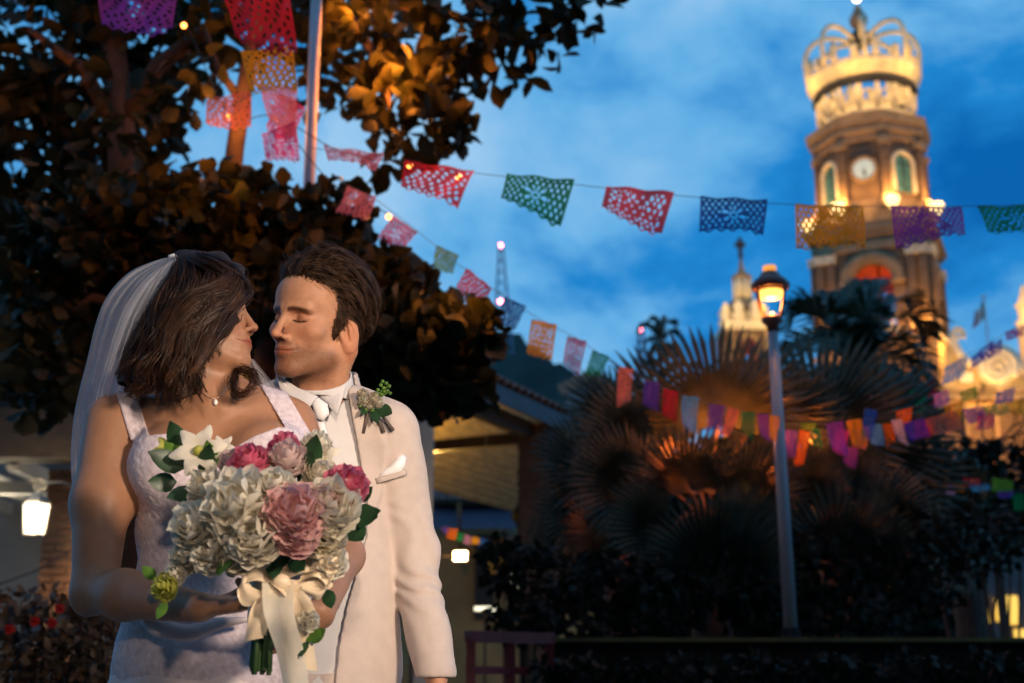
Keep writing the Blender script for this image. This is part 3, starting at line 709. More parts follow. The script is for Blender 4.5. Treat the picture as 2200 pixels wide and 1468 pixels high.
S = np.concatenate(out); V, F = strands(S, RNG.uniform(0.00028, 0.0007, len(S)), BH.wor((0, -1, 1)))
hair_b = M('chestnut_hair', (0.022, 0.0095, 0.006), 0.46, 0.4, 40, spec=0.22, col2=(0.040, 0.018, 0.009), attr='paint')
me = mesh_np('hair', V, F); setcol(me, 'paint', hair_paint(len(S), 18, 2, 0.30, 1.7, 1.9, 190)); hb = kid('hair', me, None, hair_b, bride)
gs = [p3(fam(u, 8)) for u in (0.05, 0.25, 0.45, 0.62, 0.78, 0.9)]
def hair_mass(p):
    q = BH.loc(p); d = ell(q, (0, -1.2, 3.3), (7.3, 8.5, 7.6)); d = np.maximum(d, q[:, 1]-np.interp(q[:, 2], [-4, 2, 6, 11], [1.5, 4.5, 6.0, 7.0]))*0.0097
    for g, u in zip(gs, (0.05, 0.25, 0.45, 0.62, 0.78, 0.9)):
        g = g+np.array((0, 0.045, 0))
        for i in range(7 if u < 0.6 else 4): d = smin(d, cone(p, g[i], g[i+1], 0.030, 0.028 if u < 0.7 else 0.020), 0.015)
    return d+0.003*vnoise(p*20, 5)
V, F = surface(hair_mass, P(250, 870, 2.60)+np.array((-0.02, -0.30, 0)), P(540, 540, 2.60)+np.array((0.02, 0.05, 0.02)), 0.0035)
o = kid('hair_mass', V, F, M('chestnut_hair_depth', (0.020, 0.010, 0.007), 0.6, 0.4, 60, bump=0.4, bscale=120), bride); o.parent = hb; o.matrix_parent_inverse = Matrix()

# ---- veil: two layers of gathered tulle
VL = [(377, 551), (335, 560), (275, 588), (229, 640), (205, 700), (188, 770), (170, 840), (158, 900), (152, 980), (156, 1060), (168, 1160)]
VR = [(379, 560), (364, 590), (345, 640), (318, 700), (290, 770), (268, 830), (250, 890), (228, 960), (212, 1060), (204, 1160)]
VY = [2.43, 2.42, 2.42, 2.44, 2.47, 2.51, 2.55, 2.58, 2.59, 2.60]
tulle = M('white_tulle', (0.88, 0.86, 0.88), 0.8, 0.05, 200, alpha=0.32, trans=0.4, spec=0.1)
tulle2 = M('white_tulle_gathered', (0.80, 0.78, 0.82), 0.8, 0.05, 200, alpha=0.34, trans=0.4, spec=0.1)
def veil(ph, amp, kf, back, t0=0.0, t1=1.0):
    K, n = 60, 110; A = spline(VL, K); B = spline(VR, K); Y = np.interp(np.linspace(0, 1, K), np.linspace(0, 1, len(VY)), VY); V = np.zeros((K, n, 3))
    for i in range(K):
        s = i/(K-1); fan = np.clip(0.25+s*1.6, 0, 1)
        for k in range(n):
            t = t0+(t1-t0)*k/(n-1); w = math.sin(2*math.pi*kf*(t+0.10*math.sin(5*t+ph))+ph+1.6*math.sin(3*s+ph))*(0.55+0.45*math.sin(4*t+ph*3))+0.5*math.sin(2*math.pi*kf*1.7*t+ph*2-2.5*s)
            tt = t+0.018*math.cos(2*math.pi*kf*t+ph+1.2*math.sin(3*s+ph))
            tt = t0 if k == 0 else tt
            q = A[i]*(1-tt)+B[i]*tt
            V[i, k] = P(q[0], q[1], Y[i]+back+amp*fan*w+(0.05+0.06*s)*math.sin(math.pi*t)*(-1 if back < 0.02 else 1))
    F = [(i*n+k, i*n+k+1, (i+1)*n+k+1, (i+1)*n+k) for i in range(K-1) for k in range(n-1)]
    return V.reshape(-1, 3), np.array(F)
V, F = veil(0.4, 0.012, 5, 0.0); vo = kid('veil', V, F, tulle, bride)
V, F = veil(2.1, 0.014, 7, 0.05); o = kid('veil_layer', V, F, tulle, bride); o.parent = vo; o.matrix_parent_inverse = Matrix()
V, F = veil(1.1, 0.010, 4, -0.012, 0.52, 1.0); o = kid('veil_layer', V, F, tulle2, bride); o.parent = vo; o.matrix_parent_inverse = Matrix()
# the veil's far edge, seen between the two faces
Vv = []
for i in range(14):
    for k in range(10):
        s, t = i/13, k/9; a = np.array((528, 770))*(1-s)+np.array((566, 850))*s; b = np.array((545, 772))*(1-s)+np.array((618, 862))*s; q = a*(1-t)+b*t
        Vv.append(P(q[0], q[1], 2.545+0.01*math.sin(9*t+3*s)))
o = kid('veil_layer', np.array(Vv), np.array([(i*10+k, i*10+k+1, (i+1)*10+k+1, (i+1)*10+k) for i in range(13) for k in range(9)]), tulle, bride); o.parent = vo; o.matrix_parent_inverse = Matrix()
m = MB(); m.tube([P(x, y, 2.425) for x, y in ((362, 552), (372, 551), (380, 556), (378, 566))], [0.004, 0.006, 0.006, 0.004], 8)
o = m.build('veil_comb', M('white_satin', ()), bride, True); o.matrix_parent_inverse = Matrix.Translation(-Vector(bride.location))
# necklace
def skin_y(px, py):
    for Y in np.arange(2.30, 2.56, 0.002):
        if bride_body(P(px, py, Y)[None])[0] < 0.001: return Y-0.0015
    return 2.45
m = MB(); ch = [(418, 822), (430, 840), (446, 853), (462, 858), (474, 850), (482, 838), (490, 825)]
ch = spline(ch, 20); m.tube([P(x, y, skin_y(x, y)) for x, y in ch], 0.0007, 5)
nk = m.build('necklace', M('silver_chain', (0.75, 0.72, 0.68), 0.25, metal=1.0), bride, True); nk.matrix_parent_inverse = Matrix.Translation(-Vector(bride.location))
m = MB(); c = P(463, 865, skin_y(463, 862)-0.004); m.ico(c, (0.0042, 0.003, 0.006), 10, 8)
o = m.build('pendant', M('pearl', (0.8, 0.78, 0.74), 0.15, 0.05, 30, spec=0.8), bride, True); o.parent = nk; o.matrix_parent_inverse = Matrix()
# ================================================================== FLOWERS
def petal_grid(w, h, cup, curl, n=5, m=6, ruffle=0.0, ph=0.0):
    """one petal: base at origin, grows along +z, cups towards +y(inside)"""
    V = []
    for i in range(m):
        t = i/(m-1); wid = w*math.sin(math.pi*(0.10+0.76*t))**0.6
        for k in range(n):
            u = 2*k/(n-1)-1; x = wid*u; y = -cup*math.sin(t*math.pi*0.75)*(1-0.55*u*u)-curl*max(0, t-0.6)**2*6*h+ruffle*h*math.sin(u*5+ph)*t
            V.append((x, y, h*t*(1-0.24*t*u*u)))
    F = [(i*n+k, i*n+k+1, (i+1)*n+k+1, (i+1)*n+k) for i in range(m-1) for k in range(n-1)]
    return np.array(V), F
def rose(mb, R0, layers, open_, ruffle, seed):
    r = random.Random(seed); n = 0
    for L in range(layers):
        f = L/(layers-1) if layers > 1 else 1; cnt = 3+int(3.5*f*layers/3)
        for i in range(cnt):
            a = 2*math.pi*(i+0.5*(L % 2)+r.uniform(-.15, .15))/cnt+L*0.7
            h = R0*(0.75+0.35*(1-f))*r.uniform(0.9, 1.1); w = R0*(0.30+0.42*f)*r.uniform(0.9, 1.1)
            V, F = petal_grid(w, h, R0*(0.30+0.15*f), 0.22*f*open_, ruffle=ruffle, ph=r.random()*6)
            tilt = (0.08+f*open_)*r.uniform(0.85, 1.15)
            V = V+np.array((0, R0*0.05, 0))
            # lean outwards (-y is outside before the turn)
            c, s = math.cos(tilt), math.sin(tilt); V = np.stack([V[:, 0], V[:, 1]*c-V[:, 2]*s, V[:, 1]*s+V[:, 2]*c], 1)
            V[:, 1] -= R0*0.06*L/layers
            c, s = math.cos(a), math.sin(a); V = np.stack([V[:, 0]*c-V[:, 1]*s, V[:, 0]*s+V[:, 1]*c, V[:, 2]], 1)
            mb.add(V, F)
def orient(o, loc, d, roll=0.0):
    o.location = Vector(loc); q = Vector(d).to_track_quat('Z', 'Y'); o.rotation_mode = 'QUATERNION'
    from mathutils import Quaternion
    o.rotation_quaternion = q @ Quaternion((0, 0, 1), roll)
def petalmat(name, c, c2=None): return M(name, c, 0.6, 0.08, 30, trans=0.42, spec=0.15, col2=c2)
P_WHITE = petalmat('petal_white', (0.86, 0.80, 0.66)); P_CREAM = petalmat('petal_cream', (0.82, 0.74, 0.58)); P_PINK = petalmat('petal_pink', (0.80, 0.42, 0.42), (0.86, 0.60, 0.56))
P_HOT = petalmat('petal_hot_pink', (0.68, 0.10, 0.20), (0.80, 0.28, 0.36)); P_BLUSH = petalmat('petal_blush', (0.76, 0.50, 0.46), (0.8, 0.66, 0.6)); P_YEL = petalmat('petal_yellow_green', (0.55, 0.55, 0.12))
LEAFD = M('leaf_dark', (0.020, 0.060, 0.022), 0.4, 0.4, 25, trans=0.15, spec=0.5); LEAFL = M('leaf_light', (0.10, 0.22, 0.03), 0.45, 0.3, 25, trans=0.2); STEM = M('stem_green', (0.03, 0.07, 0.02), 0.6, 0.3, 30)
RIB = M('cream_ribbon', (0.74, 0.60, 0.42), 0.36, 0.05, 20, spec=0.5)
def leaf_mesh(ln, w, fold=0.25, bend=0.2, n=6):
    V = []; F = []
    for i in range(n):
        t = i/(n-1); wd = w*math.sin(math.pi*min(1, t**0.8*0.97+0.03))**0.8 if 0 < t < 1 else w*0.04
        z = ln*t; y = -bend*ln*t*t
        V += [(-wd, y+fold*wd, z), (0, y, z), (wd, y+fold*wd, z)]
    for i in range(n-1):
        a = i*3; F += [(a, a+1, a+4, a+3), (a+1, a+2, a+5, a+4)]
    return V, F

bouquet = thing('bouquet', 'round bridal bouquet of white and pink roses tied with cream ribbon', 'bouquet', P(585, 1330, 2.10))
def under(o): o.parent = bouquet; o.matrix_parent_inverse = Matrix.Translation(-Vector(bouquet.location)); return o
BQ = P(585, 1230, 2.16)
FL = [  # px, py, Y, radius m, material, layers, open, ruffle
    (515, 1078, 2.055, .070, P_WHITE, 6, 1.15, .10), (420, 1125, 2.09, .052, P_WHITE, 5, 1.0, .08), (545, 1150, 2.045, .054, P_WHITE, 5, 0.95, .10), (440, 1045, 2.12, .040, P_WHITE, 4, 1.0, .1),
    (632, 1098, 2.04, .058, P_PINK, 6, 1.05, .10), (640, 1150, 2.05, .040, P_PINK, 5, 1.0, .08), (535, 992, 2.10, .043, P_HOT, 5, 0.8, .06), (500, 990, 2.12, .030, P_BLUSH, 4, 0.8, .05),
    (618, 985, 2.11, .042, P_BLUSH, 4, 0.8, .05), (612, 958, 2.14, .034, P_HOT, 4, 1.0, .05), (745, 1040, 2.10, .044, P_HOT, 5, 0.95, .08), (712, 1085, 2.075, .058, P_WHITE, 5, 0.95, .08), (690, 1075, 2.06, .034, P_BLUSH, 4, 0.9, .08),
    (690, 1020, 2.12, .036, P_CREAM, 4, 1.0, .06), (680, 955, 2.17, .034, P_WHITE, 4, 1.0, .08), (455, 1185, 2.085, .042, P_WHITE, 5, 1.0, .10), (395, 1195, 2.12, .034, P_CREAM, 4, 1.0, .1), (700, 1150, 2.09, .044, P_CREAM, 5, 1.0, .08),
    (510, 1195, 2.07, .034, P_CREAM, 4, 1.0, .08), (590, 1040, 2.06, .040, P_WHITE, 4, 1.0, .08), (712, 1205, 2.10, .034, P_WHITE, 4, 1.1, .08), (350, 1262, 2.10, .026, P_YEL, 4, 1.1, .1), (372, 1235, 2.11, .022, P_WHITE, 4, 1.2, .1), (664, 1335, 2.10, .020, P_WHITE, 4, 1.1, .1)]
for i, (px, py, Y, r, mt, ly, op, rf) in enumerate(FL):
    Y -= 0.04; mb = MB(); rose(mb, r, ly+2, op*0.92, rf, i); o = mb.build('rose', mt, None, True); c = P(px, py, Y)
    d = unit(c-BQ)*0.75+np.array((0.05, -0.75, 0.10)); orient(o, c-unit(d)*r*0.35, d, i*1.3); under(o)
# star lilies
def lily(px, py, Y, r, mt, core):
    mb = MB()
    for k in range(6):
        V, F = petal_grid(r*0.30, r, r*0.12, 0.35); t = 1.0
        c, s = math.cos(t), math.sin(t); V = np.stack([V[:, 0], V[:, 1]*c-V[:, 2]*s, V[:, 1]*s+V[:, 2]*c], 1)
        a = k*math.pi/3; c, s = math.cos(a), math.sin(a); V = np.stack([V[:, 0]*c-V[:, 1]*s, V[:, 0]*s+V[:, 1]*c, V[:, 2]], 1); mb.add(V, F)
    o = mb.build('lily', mt, None, True); orient(o, P(px, py, Y), (0.0, -1, 0.25), px); under(o)
    mb = MB(); mb.ico((0, 0, r*0.12), (r*0.2, r*0.2, r*0.25), 8, 6); o2 = mb.build('flower_centre', core, o, True)
lily(428, 972, 2.10, .046, P_WHITE, P_YEL); lily(362, 966, 2.13, .026, P_YEL, P_YEL); lily(478, 965, 2.11, .024, P_WHITE, P_CREAM); lily(690, 985, 2.13, .034, P_WHITE, P_CREAM)
LV = [(392, 975, 2.13, -0.35, 1, .075, .024, LEAFD), (400, 1005, 2.12, -1.0, .35, .085, .026, LEAFD), (380, 1035, 2.14, -1.0, -.1, .060, .024, LEAFD), (430, 1020, 2.10, 0.35, .7, .075, .022, LEAFD), (455, 1015, 2.11, -0.1, 1, .07, .02, LEAFL),
      (395, 1000, 2.13, -.5, .6, .065, .022, LEAFL), (415, 1050, 2.11, -.7, -.4, .06, .02, LEAFD), (640, 1035, 2.09, .5, .8, .075, .024, LEAFD), (660, 1010, 2.10, .35, 1, .08, .024, LEAFD), (625, 1040, 2.08, -.2, .8, .055, .02, LEAFD), (648, 1050, 2.08, .9, .2, .06, .022, LEAFD),
      (750, 1100, 2.09, .9, -.25, .075, .028, LEAFD), (745, 1120, 2.10, .7, -.8, .065, .026, LEAFD), (765, 1075, 2.11, .8, .5, .05, .016, LEAFD), (770, 1105, 2.09, 1, .05, .055, .016, LEAFD), (470, 1205, 2.04, .3, -.2, .06, .026, LEAFL), (480, 1215, 2.05, 1.0, -.1, .05, .024, LEAFL),
      (560, 1205, 2.08, -.8, -.5, .06, .02, LEAFD), (620, 1195, 2.07, .6, -.5, .06, .02, LEAFD), (455, 1185, 2.1, -.5, -.9, .06, .02, LEAFD), (650, 1350, 2.09, .8, -.4, .055, .020, LEAFL), (640, 1365, 2.09, .3, -1, .05, .020, LEAFD), (660, 1375, 2.09, .9, .4, .05, .016, LEAFL), (645, 1385, 2.1, -.3, -.8, .04, .014, LEAFL),
      (700, 1265, 2.12, .4, -1, .05, .016, LEAFD), (335, 1245, 2.11, -.6, .6, .04, .013, LEAFL), (355, 1290, 2.10, -.2, -1, .045, .012, LEAFL), (500, 1190, 2.07, .2, -.9, .06, .02, LEAFD), (590, 1190, 2.07, .1, -1, .06, .02, LEAFD)]
for i, (px, py, Y, dx, dz, ln, w, mt) in enumerate(LV):
    mb = MB(); ln *= 0.8; w *= 0.74; V, F = leaf_mesh(ln, w); mb.add(V, F); o = mb.build('leaf', mt, None, True)
    q = Vector((dx, -0.35, dz)).normalized(); o.location = Vector(P(px, py, Y)); o.rotation_mode = 'QUATERNION'
    side = q.cross(Vector((0, -1, 0.1))).normalized(); nrm = side.cross(q).normalized()
    o.rotation_quaternion = Matrix((side, nrm*-1, q)).transposed().to_quaternion(); under(o)
# dense greenery core so nothing shows through
mb = MB(); rr = random.Random(5)
for i in range(90):
    a = rr.random()*6.28; b = rr.uniform(-1, 1); c = P(570+130*math.cos(a)*rr.random(), 1110+85*math.sin(a)*rr.random(), 2.15+rr.uniform(-.02, .05)); V, F = leaf_mesh(.06, .02, n=4)
    d = Vector((rr.uniform(-1, 1), -0.6, rr.uniform(-1, 1))).to_track_quat('Z', 'Y').to_matrix(); mb.add([tuple(Vector(c)+d @ Vector(v)) for v in V], F)
under(mb.build('greenery', LEAFD, None, True))['kind'] = 'stuff'
rr = random.Random(3); mb = MB()
for i in range(16):
    ox, oy = rr.uniform(-.016, .016), rr.uniform(-.016, .016); a = P(575, 1230, 2.14); b = P(562, 1440+rr.uniform(-12, 12), 2.10)
    mb.tube([a+(ox, oy, 0), b+(ox*1.2, oy*1.2, 0)], 0.0042, 6)
under(mb.build('stems', STEM, None, True))
# ribbon: wrap, two bow loops, tails
mb = MB(); mb.lathe([(0.026, -0.05), (0.027, -0.02), (0.026, 0.0), (0.028, 0.04), (0.031, 0.06)], 16, P(568, 1300, 2.125)); under(mb.build('ribbon_wrap', RIB, None, True))
def band(name, pts, wv, wid, mt=RIB):
    sp = spline(np.array([P(*q) for q in pts]), 22); V = []
    for i, c in enumerate(sp):
        t = i/21; w = wid*(0.35+0.65*math.sin(math.pi*min(1, t*1.1+0.08))) if name == 'ribbon_loop' else wid*(1-0.25*t); wv_ = unit(wv)
        for k in range(5):
            u = k/2-1; V.append(c+np.array(wv_)*w*u+np.array((0, 0.006*math.cos(u*3+t*4), 0)))
    mb = MB(); mb.add(V, [(i*5+k, i*5+k+1, (i+1)*5+k+1, (i+1)*5+k) for i in range(21) for k in range(4)]); under(mb.build(name, mt, None, True))
band('ribbon_loop', [(600, 1245, 2.08), (650, 1205, 2.06), (710, 1195, 2.07), (722, 1225, 2.075), (690, 1245, 2.07), (640, 1258, 2.065), (600, 1252, 2.07)], (0.15, 0.1, 1), 0.026)
band('ribbon_loop', [(600, 1250, 2.08), (560, 1225, 2.06), (520, 1240, 2.06), (530, 1280, 2.06), (570, 1280, 2.06), (600, 1255, 2.07)], (0.3, 0.1, 1), 0.020)
band('ribbon_loop', [(640, 1250, 2.07), (690, 1215, 2.05), (715, 1235, 2.06), (690, 1275, 2.06), (650, 1262, 2.06)], (0.6, 0.1, 1), 0.022)
band('ribbon_tail', [(598, 1252, 2.07), (565, 1300, 2.06), (552, 1340, 2.06), (545, 1375, 2.07)], (1, 0.1, 0.25), 0.020)
band('ribbon_tail', [(606, 1252, 2.07), (640, 1285, 2.055), (655, 1325, 2.07), (650, 1380, 2.09), (660, 1440, 2.10)], (1, 0.1, -0.1), 0.021)
band('ribbon_tail', [(600, 1250, 2.068), (600, 1320, 2.045), (622, 1400, 2.075), (640, 1500, 2.09)], (1, 0.05, 0.0), 0.026, P_WHITE)
mb = MB(); mb.ico(P(603, 1250, 2.065), (0.016, 0.011, 0.013), 12, 8); under(mb.build('ribbon_knot', RIB, None, True))

BQY = surf_y(jacket, 800, 875)-2.573
bout = thing('boutonniere', 'small white rose buttonhole with green sprigs pinned to the lapel', 'buttonhole', P(800, 870, 2.575+BQY))
def underb(o): o.parent = bout; o.matrix_parent_inverse = Matrix.Translation(-Vector(bout.location)); return o
for i, (px, py, r) in enumerate(((782, 862, .016), (800, 858, .015), (812, 868, .014), (778, 848, .013), (794, 874, .012), (806, 852, .011))):
    mb = MB(); rose(mb, r*1.1, 5, 0.62, .05, 40+i); o = mb.build('rose', P_CREAM if i % 2 else P_WHITE, None, True); orient(o, P(px, py, 2.555+BQY), (0.1, -1, 0.3), i); underb(o)
mb = MB(); rr = random.Random(9)
for px, py in ((812, 838), (818, 828), (824, 834), (830, 824), (836, 830), (826, 842), (832, 840), (820, 848), (838, 845), (808, 846), (774, 872), (786, 880), (800, 882), (778, 858), (822, 820)):
    mb.ico(P(px, py, 2.55+BQY), 0.0042, 8, 6)
for a, b in (((800, 865), (812, 838)), ((805, 862), (824, 834)), ((808, 862), (832, 830)), ((806, 862), (836, 842))): mb.tube([P(*a, 2.555+BQY), P(*b, 2.55+BQY)], 0.0012, 5)
underb(mb.build('berry_sprig', LEAFL, None, True))
for px, py, dx, dz, ln, w in ((806, 872, .75, -.45, .048, .016), (800, 878, .35, -.9, .04, .010), (790, 872, -.3, -.6, .03, .008)):
    mb = MB(); V, F = leaf_mesh(ln, w); mb.add(V, F); o = mb.build('leaf', LEAFD, None, True); q = Vector((dx, -0.25, dz)).normalized(); o.location = Vector(P(px, py, 2.555+BQY)); o.rotation_mode = 'QUATERNION'
    side = q.cross(Vector((0, -1, 0.1))).normalized(); nrm = side.cross(q).normalized(); o.rotation_quaternion = Matrix((side, nrm*-1, q)).transposed().to_quaternion(); underb(o)
for a, b in (((792, 880), (780, 932)), ((805, 880), (825, 930)), ((812, 880), (845, 926))):
    mb = MB(); mb.tube([P(*a, 2.56+BQY), P(*b, 2.565+BQY)], [0.0035, 0.0042], 8); underb(mb.build('wrapped_stem', M('brown_tape', (0.10, 0.075, 0.06), 0.7, 0.2, 60), None, True))
# ================================================================== GROUND
m = MB(); m.add([(-900, -40, 0), (900, -40, 0), (900, 1500, 0), (-900, 1500, 0)], [(0, 1, 2, 3)])
tag(m.build('ground', M('stone_paving', (0.16, 0.15, 0.14), 0.8, 0.25, 3, bump=0.3)), None, None, kind='structure')
# unseen house front added behind the camera to cut the sky fill
m = MB(); m.box((0, -9, 5.5), (60, 4, 11))
for i in range(-7, 8): m.box((i*4.0, -6.96, 4.2), (1.5, 0.12, 2.2)); m.box((i*4.0, -6.9, 8.2), (1.5, 0.12, 2.0))
tag(m.build('sky_block_wall', M('plaster_ochre', (0.20, 0.13, 0.08), 0.9, 0.2, 1.5)), None, None, kind='structure')
m = MB(); n = 40; V = []; F = []
for i in range(n):
    t = i/(n-1); px = 860+560*t; top = np.interp(px, [860, 1000, 1090, 1120, 1180, 1240, 1330, 1420], [770, 720, 712, 725, 768, 805, 850, 900])+6*math.sin(i*1.7)+4*math.sin(i*3.1)
    V += [P(px, top, 420), P(px, top, 520)*np.array((1, 1, 0.9)), np.array((P(px, top, 380)[0], 380, -1)), np.array((P(px, top, 520)[0], 560, -1))]
for i in range(n-1):
    a = i*4; b = a+4; F += [(a, b, b+1, a+1), (a, a+2, b+2, b), (a+1, b+1, b+3, a+3)]
m.add(V, F); tag(m.build('hill', M('hazed_hill_wood', (0.012, 0.030, 0.028), 0.9, 0.4, 0.05), None, True), None, None, kind='structure')  # distance haze mixed into the blue-green of the hill

# ================================================================== LEAVES AND TREES
def blade(ln, w, fold=0.3, bend=0.15, round_=0.62, n=4):
    """obovate leaf along +x, a dozen triangles"""
    V = []; F = []
    for i in range(n+1):
        t = i/n; wd = w*math.sin(math.pi*t**(1/round_*0.62+0.35))**0.75 if 0 < t < 1 else 0.02*w
        V += [(ln*t, -wd, fold*wd-bend*ln*t*t), (ln*t, 0, -bend*ln*t*t), (ln*t, wd, fold*wd-bend*ln*t*t)]
    for i in range(n):
        a = i*3; F += [(a, a+1, a+4, a+3), (a+1, a+2, a+5, a+4)]
    return np.array(V), np.array(F)
def rand_rot(n, rng, droop=0.35):
    d = rng.normal(size=(n, 3)); d[:, 2] -= droop; d /= np.linalg.norm(d, axis=1)[:, None]
    r = rng.normal(size=(n, 3)); r[:, 2] += 1.2; s = np.cross(r, d); s /= np.linalg.norm(s, axis=1)[:, None]; u = np.cross(d, s)
    return np.stack([d, s, u], 2)
def foliage(root, blobs, ln, w, mat, seed, nind=200, name='foliage', droop=0.35, parent=None, leafname='leaf', shell=0.5):
    rng = np.random.default_rng(seed); Pp = []
    for px, py, Y, rx, ry, rd, n in blobs:
        c = P(px, py, Y); s = PXM(py, Y); q = rng.normal(size=(n, 3)); q /= np.linalg.norm(q, axis=1)[:, None]; q *= (shell+(1-shell)*rng.random((n, 1)))**0.7
        Pp.append(c+q*np.array((rx/s, rd, ry/s)))
    Pp = np.concatenate(Pp); n = len(Pp); Rm = rand_rot(n, rng, droop); sc = rng.uniform(0.7, 1.2, n)
    T, TF = blade(ln, w); order = np.argsort(Pp[:, 1]); ind = order[:nind]; rest = order[nind:]
    par = parent if parent is not None else root
    if nind:
        me = mesh_np(leafname, T, TF); me.materials.append(mat); me.polygons.foreach_set('use_smooth', [True]*len(me.polygons))
        for i in ind:
            o = bpy.data.objects.new(leafname, me); COL.objects.link(o)
            mw = Matrix(Rm[i].tolist()).to_4x4() @ Matrix.Scale(sc[i], 4); mw.translation = Vector(Pp[i]); o.matrix_world = mw
            o.parent = par; o.matrix_parent_inverse = Matrix.Translation(-Vector(root.location))
    if len(rest):
        V = np.einsum('nij,kj->nki', Rm[rest], T)*sc[rest][:, None, None]+Pp[rest][:, None]
        F = (TF[None]+np.arange(len(rest))[:, None, None]*len(T)).reshape(-1, 4)
        o = link(name, mesh_np(name, V.reshape(-1, 3), F), mat, par, True); o['kind'] = 'stuff'; o.matrix_parent_inverse = Matrix.Translation(-Vector(root.location))
    return Pp
def part(mb, name, mat, root, smooth=False, parent=None):
    o = mb.build(name, mat, None, smooth); o.parent = parent or root; o.matrix_parent_inverse = Matrix.Translation(-Vector(root.location)) if parent is None else Matrix(); return o
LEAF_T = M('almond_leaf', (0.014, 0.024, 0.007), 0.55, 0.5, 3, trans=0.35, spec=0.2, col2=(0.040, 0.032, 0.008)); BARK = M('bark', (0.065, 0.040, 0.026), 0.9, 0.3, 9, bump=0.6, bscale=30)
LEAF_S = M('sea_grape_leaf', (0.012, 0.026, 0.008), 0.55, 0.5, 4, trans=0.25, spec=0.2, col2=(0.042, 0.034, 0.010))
def gpt(p): return (float(p[0]), float(p[1]), 0.0)

t1 = thing('almond_tree', 'tall tree whose orange lit canopy hangs over the upper left corner', 'tree', gpt(P(275, 1500, 8.4)))
m = MB(); m.tube([np.array(gpt(P(300, 1500, 8.4))), P(290, 900, 8.4), P(272, 560, 8.4), P(262, 300, 8.4), P(240, 60, 8.4), P(225, -200, 8.4)], [.16, .13, .115, .10, .09, .07], 12)
m.tube([P(268, 260, 8.4), P(340, 140, 8.3), P(480, 40, 8.2), P(700, -40, 8.1), P(900, 20, 7.9), P(1080, 60, 7.8)], [.07, .06, .055, .05, .035, .015], 8)
m.tube([P(262, 300, 8.4), P(180, 150, 8.2), P(60, 60, 8.0)], [.07, .05, .02], 8); m.tube([P(700, -40, 8.1), P(820, 140, 7.9), P(850, 300, 7.8)], [.04, .03, .01], 7)
part(m, 'trunk', BARK, t1, True)
CAN = [(272, 240, 7.8, 110, 150, .2, 46), (150, 420, 7.8, 120, 90, .2, 40), (80, 80, 8.6, 200, 160, .9, 420), (200, 260, 9.0, 200, 150, .9, 400), (60, 330, 8.8, 140, 180, .9, 340), (300, 60, 8.8, 150, 110, .8, 200), (180, 480, 9.2, 200, 120, .6, 330), (310, 250, 9.2, 70, 150, .5, 120),
       (520, 60, 8.6, 150, 70, .5, 60), (420, 130, 8.5, 70, 80, .4, 30), (760, 20, 8.2, 170, 80, .6, 110), (760, 130, 8.2, 120, 110, .5, 90), (880, 90, 8.0, 130, 110, .6, 110),
       (870, 230, 8.0, 110, 90, .5, 90), (950, 260, 7.9, 70, 70, .4, 50), (850, 320, 7.8, 60, 40, .3, 24), (960, 160, 8.0, 90, 80, .5, 55), (1010, 60, 7.9, 130, 90, .5, 95),
       (1090, 110, 7.8, 90, 70, .4, 45), (1150, 30, 7.8, 120, 60, .4, 60), (1245, 10, 7.8, 70, 45, .3, 30), (700, 200, 8.3, 60, 60, .4, 22), (640, 10, 8.5, 120, 60, .5, 45), (985, 290, 7.9, 40, 40, .3, 14), (830, 365, 7.8, 20, 20, .1, 3), (1200, 95, 7.8, 30, 25, .2, 5)]
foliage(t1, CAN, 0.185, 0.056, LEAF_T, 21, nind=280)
# unseen leaves added overhead to keep blue sky light off the couple
rg = np.random.default_rng(77); n_ = 2600; Pq = np.stack([rg.uniform(-7, 1.6, n_), rg.uniform(-6, 5.2, n_), rg.uniform(5.6, 7.2, n_)], 1); Pq = Pq[Pq[:, 2] > 1.6+0.75*np.clip(Pq[:, 1], 0, 9)]
Rm = rand_rot(len(Pq), rg); T, TF = blade(0.34, 0.12); Vq = np.einsum('nij,kj->nki', Rm, T)+Pq[:, None]; o = link('foliage', mesh_np('foliage', Vq.reshape(-1, 3), (TF[None]+np.arange(len(Pq))[:, None, None]*len(T)).reshape(-1, 4)), LEAF_T, t1, True); o['kind'] = 'stuff'; o.matrix_parent_inverse = Matrix.Translation(-Vector(t1.location))

t2 = thing('almond_tree', 'slim tree with a bare orange lit trunk rising behind the couple', 'tree', gpt(P(500, 1500, 8.0)))
m = MB(); m.tube([np.array(gpt(P(480, 1500, 8.0))), P(485, 700, 8.0), P(492, 440, 8.0), P(505, 320, 8.0), P(520, 220, 8.0), P(548, 60, 8.05), P(560, -120, 8.1)], [.12, .09, .07, .062, .060, .05, .04], 12)
m.tube([P(520, 220, 8.0), P(470, 150, 8.0), P(440, 60, 8.0)], [.035, .025, .012], 7)
part(m, 'trunk', BARK, t2, True)
foliage(t2, [(440, 170, 7.9, 60, 60, .3, 16), (430, 60, 8.0, 70, 60, .3, 22), (560, -10, 8.1, 120, 60, .4, 40), (395, 210, 7.9, 30, 40, .2, 6)], 0.19, 0.058, LEAF_T, 22, nind=60)

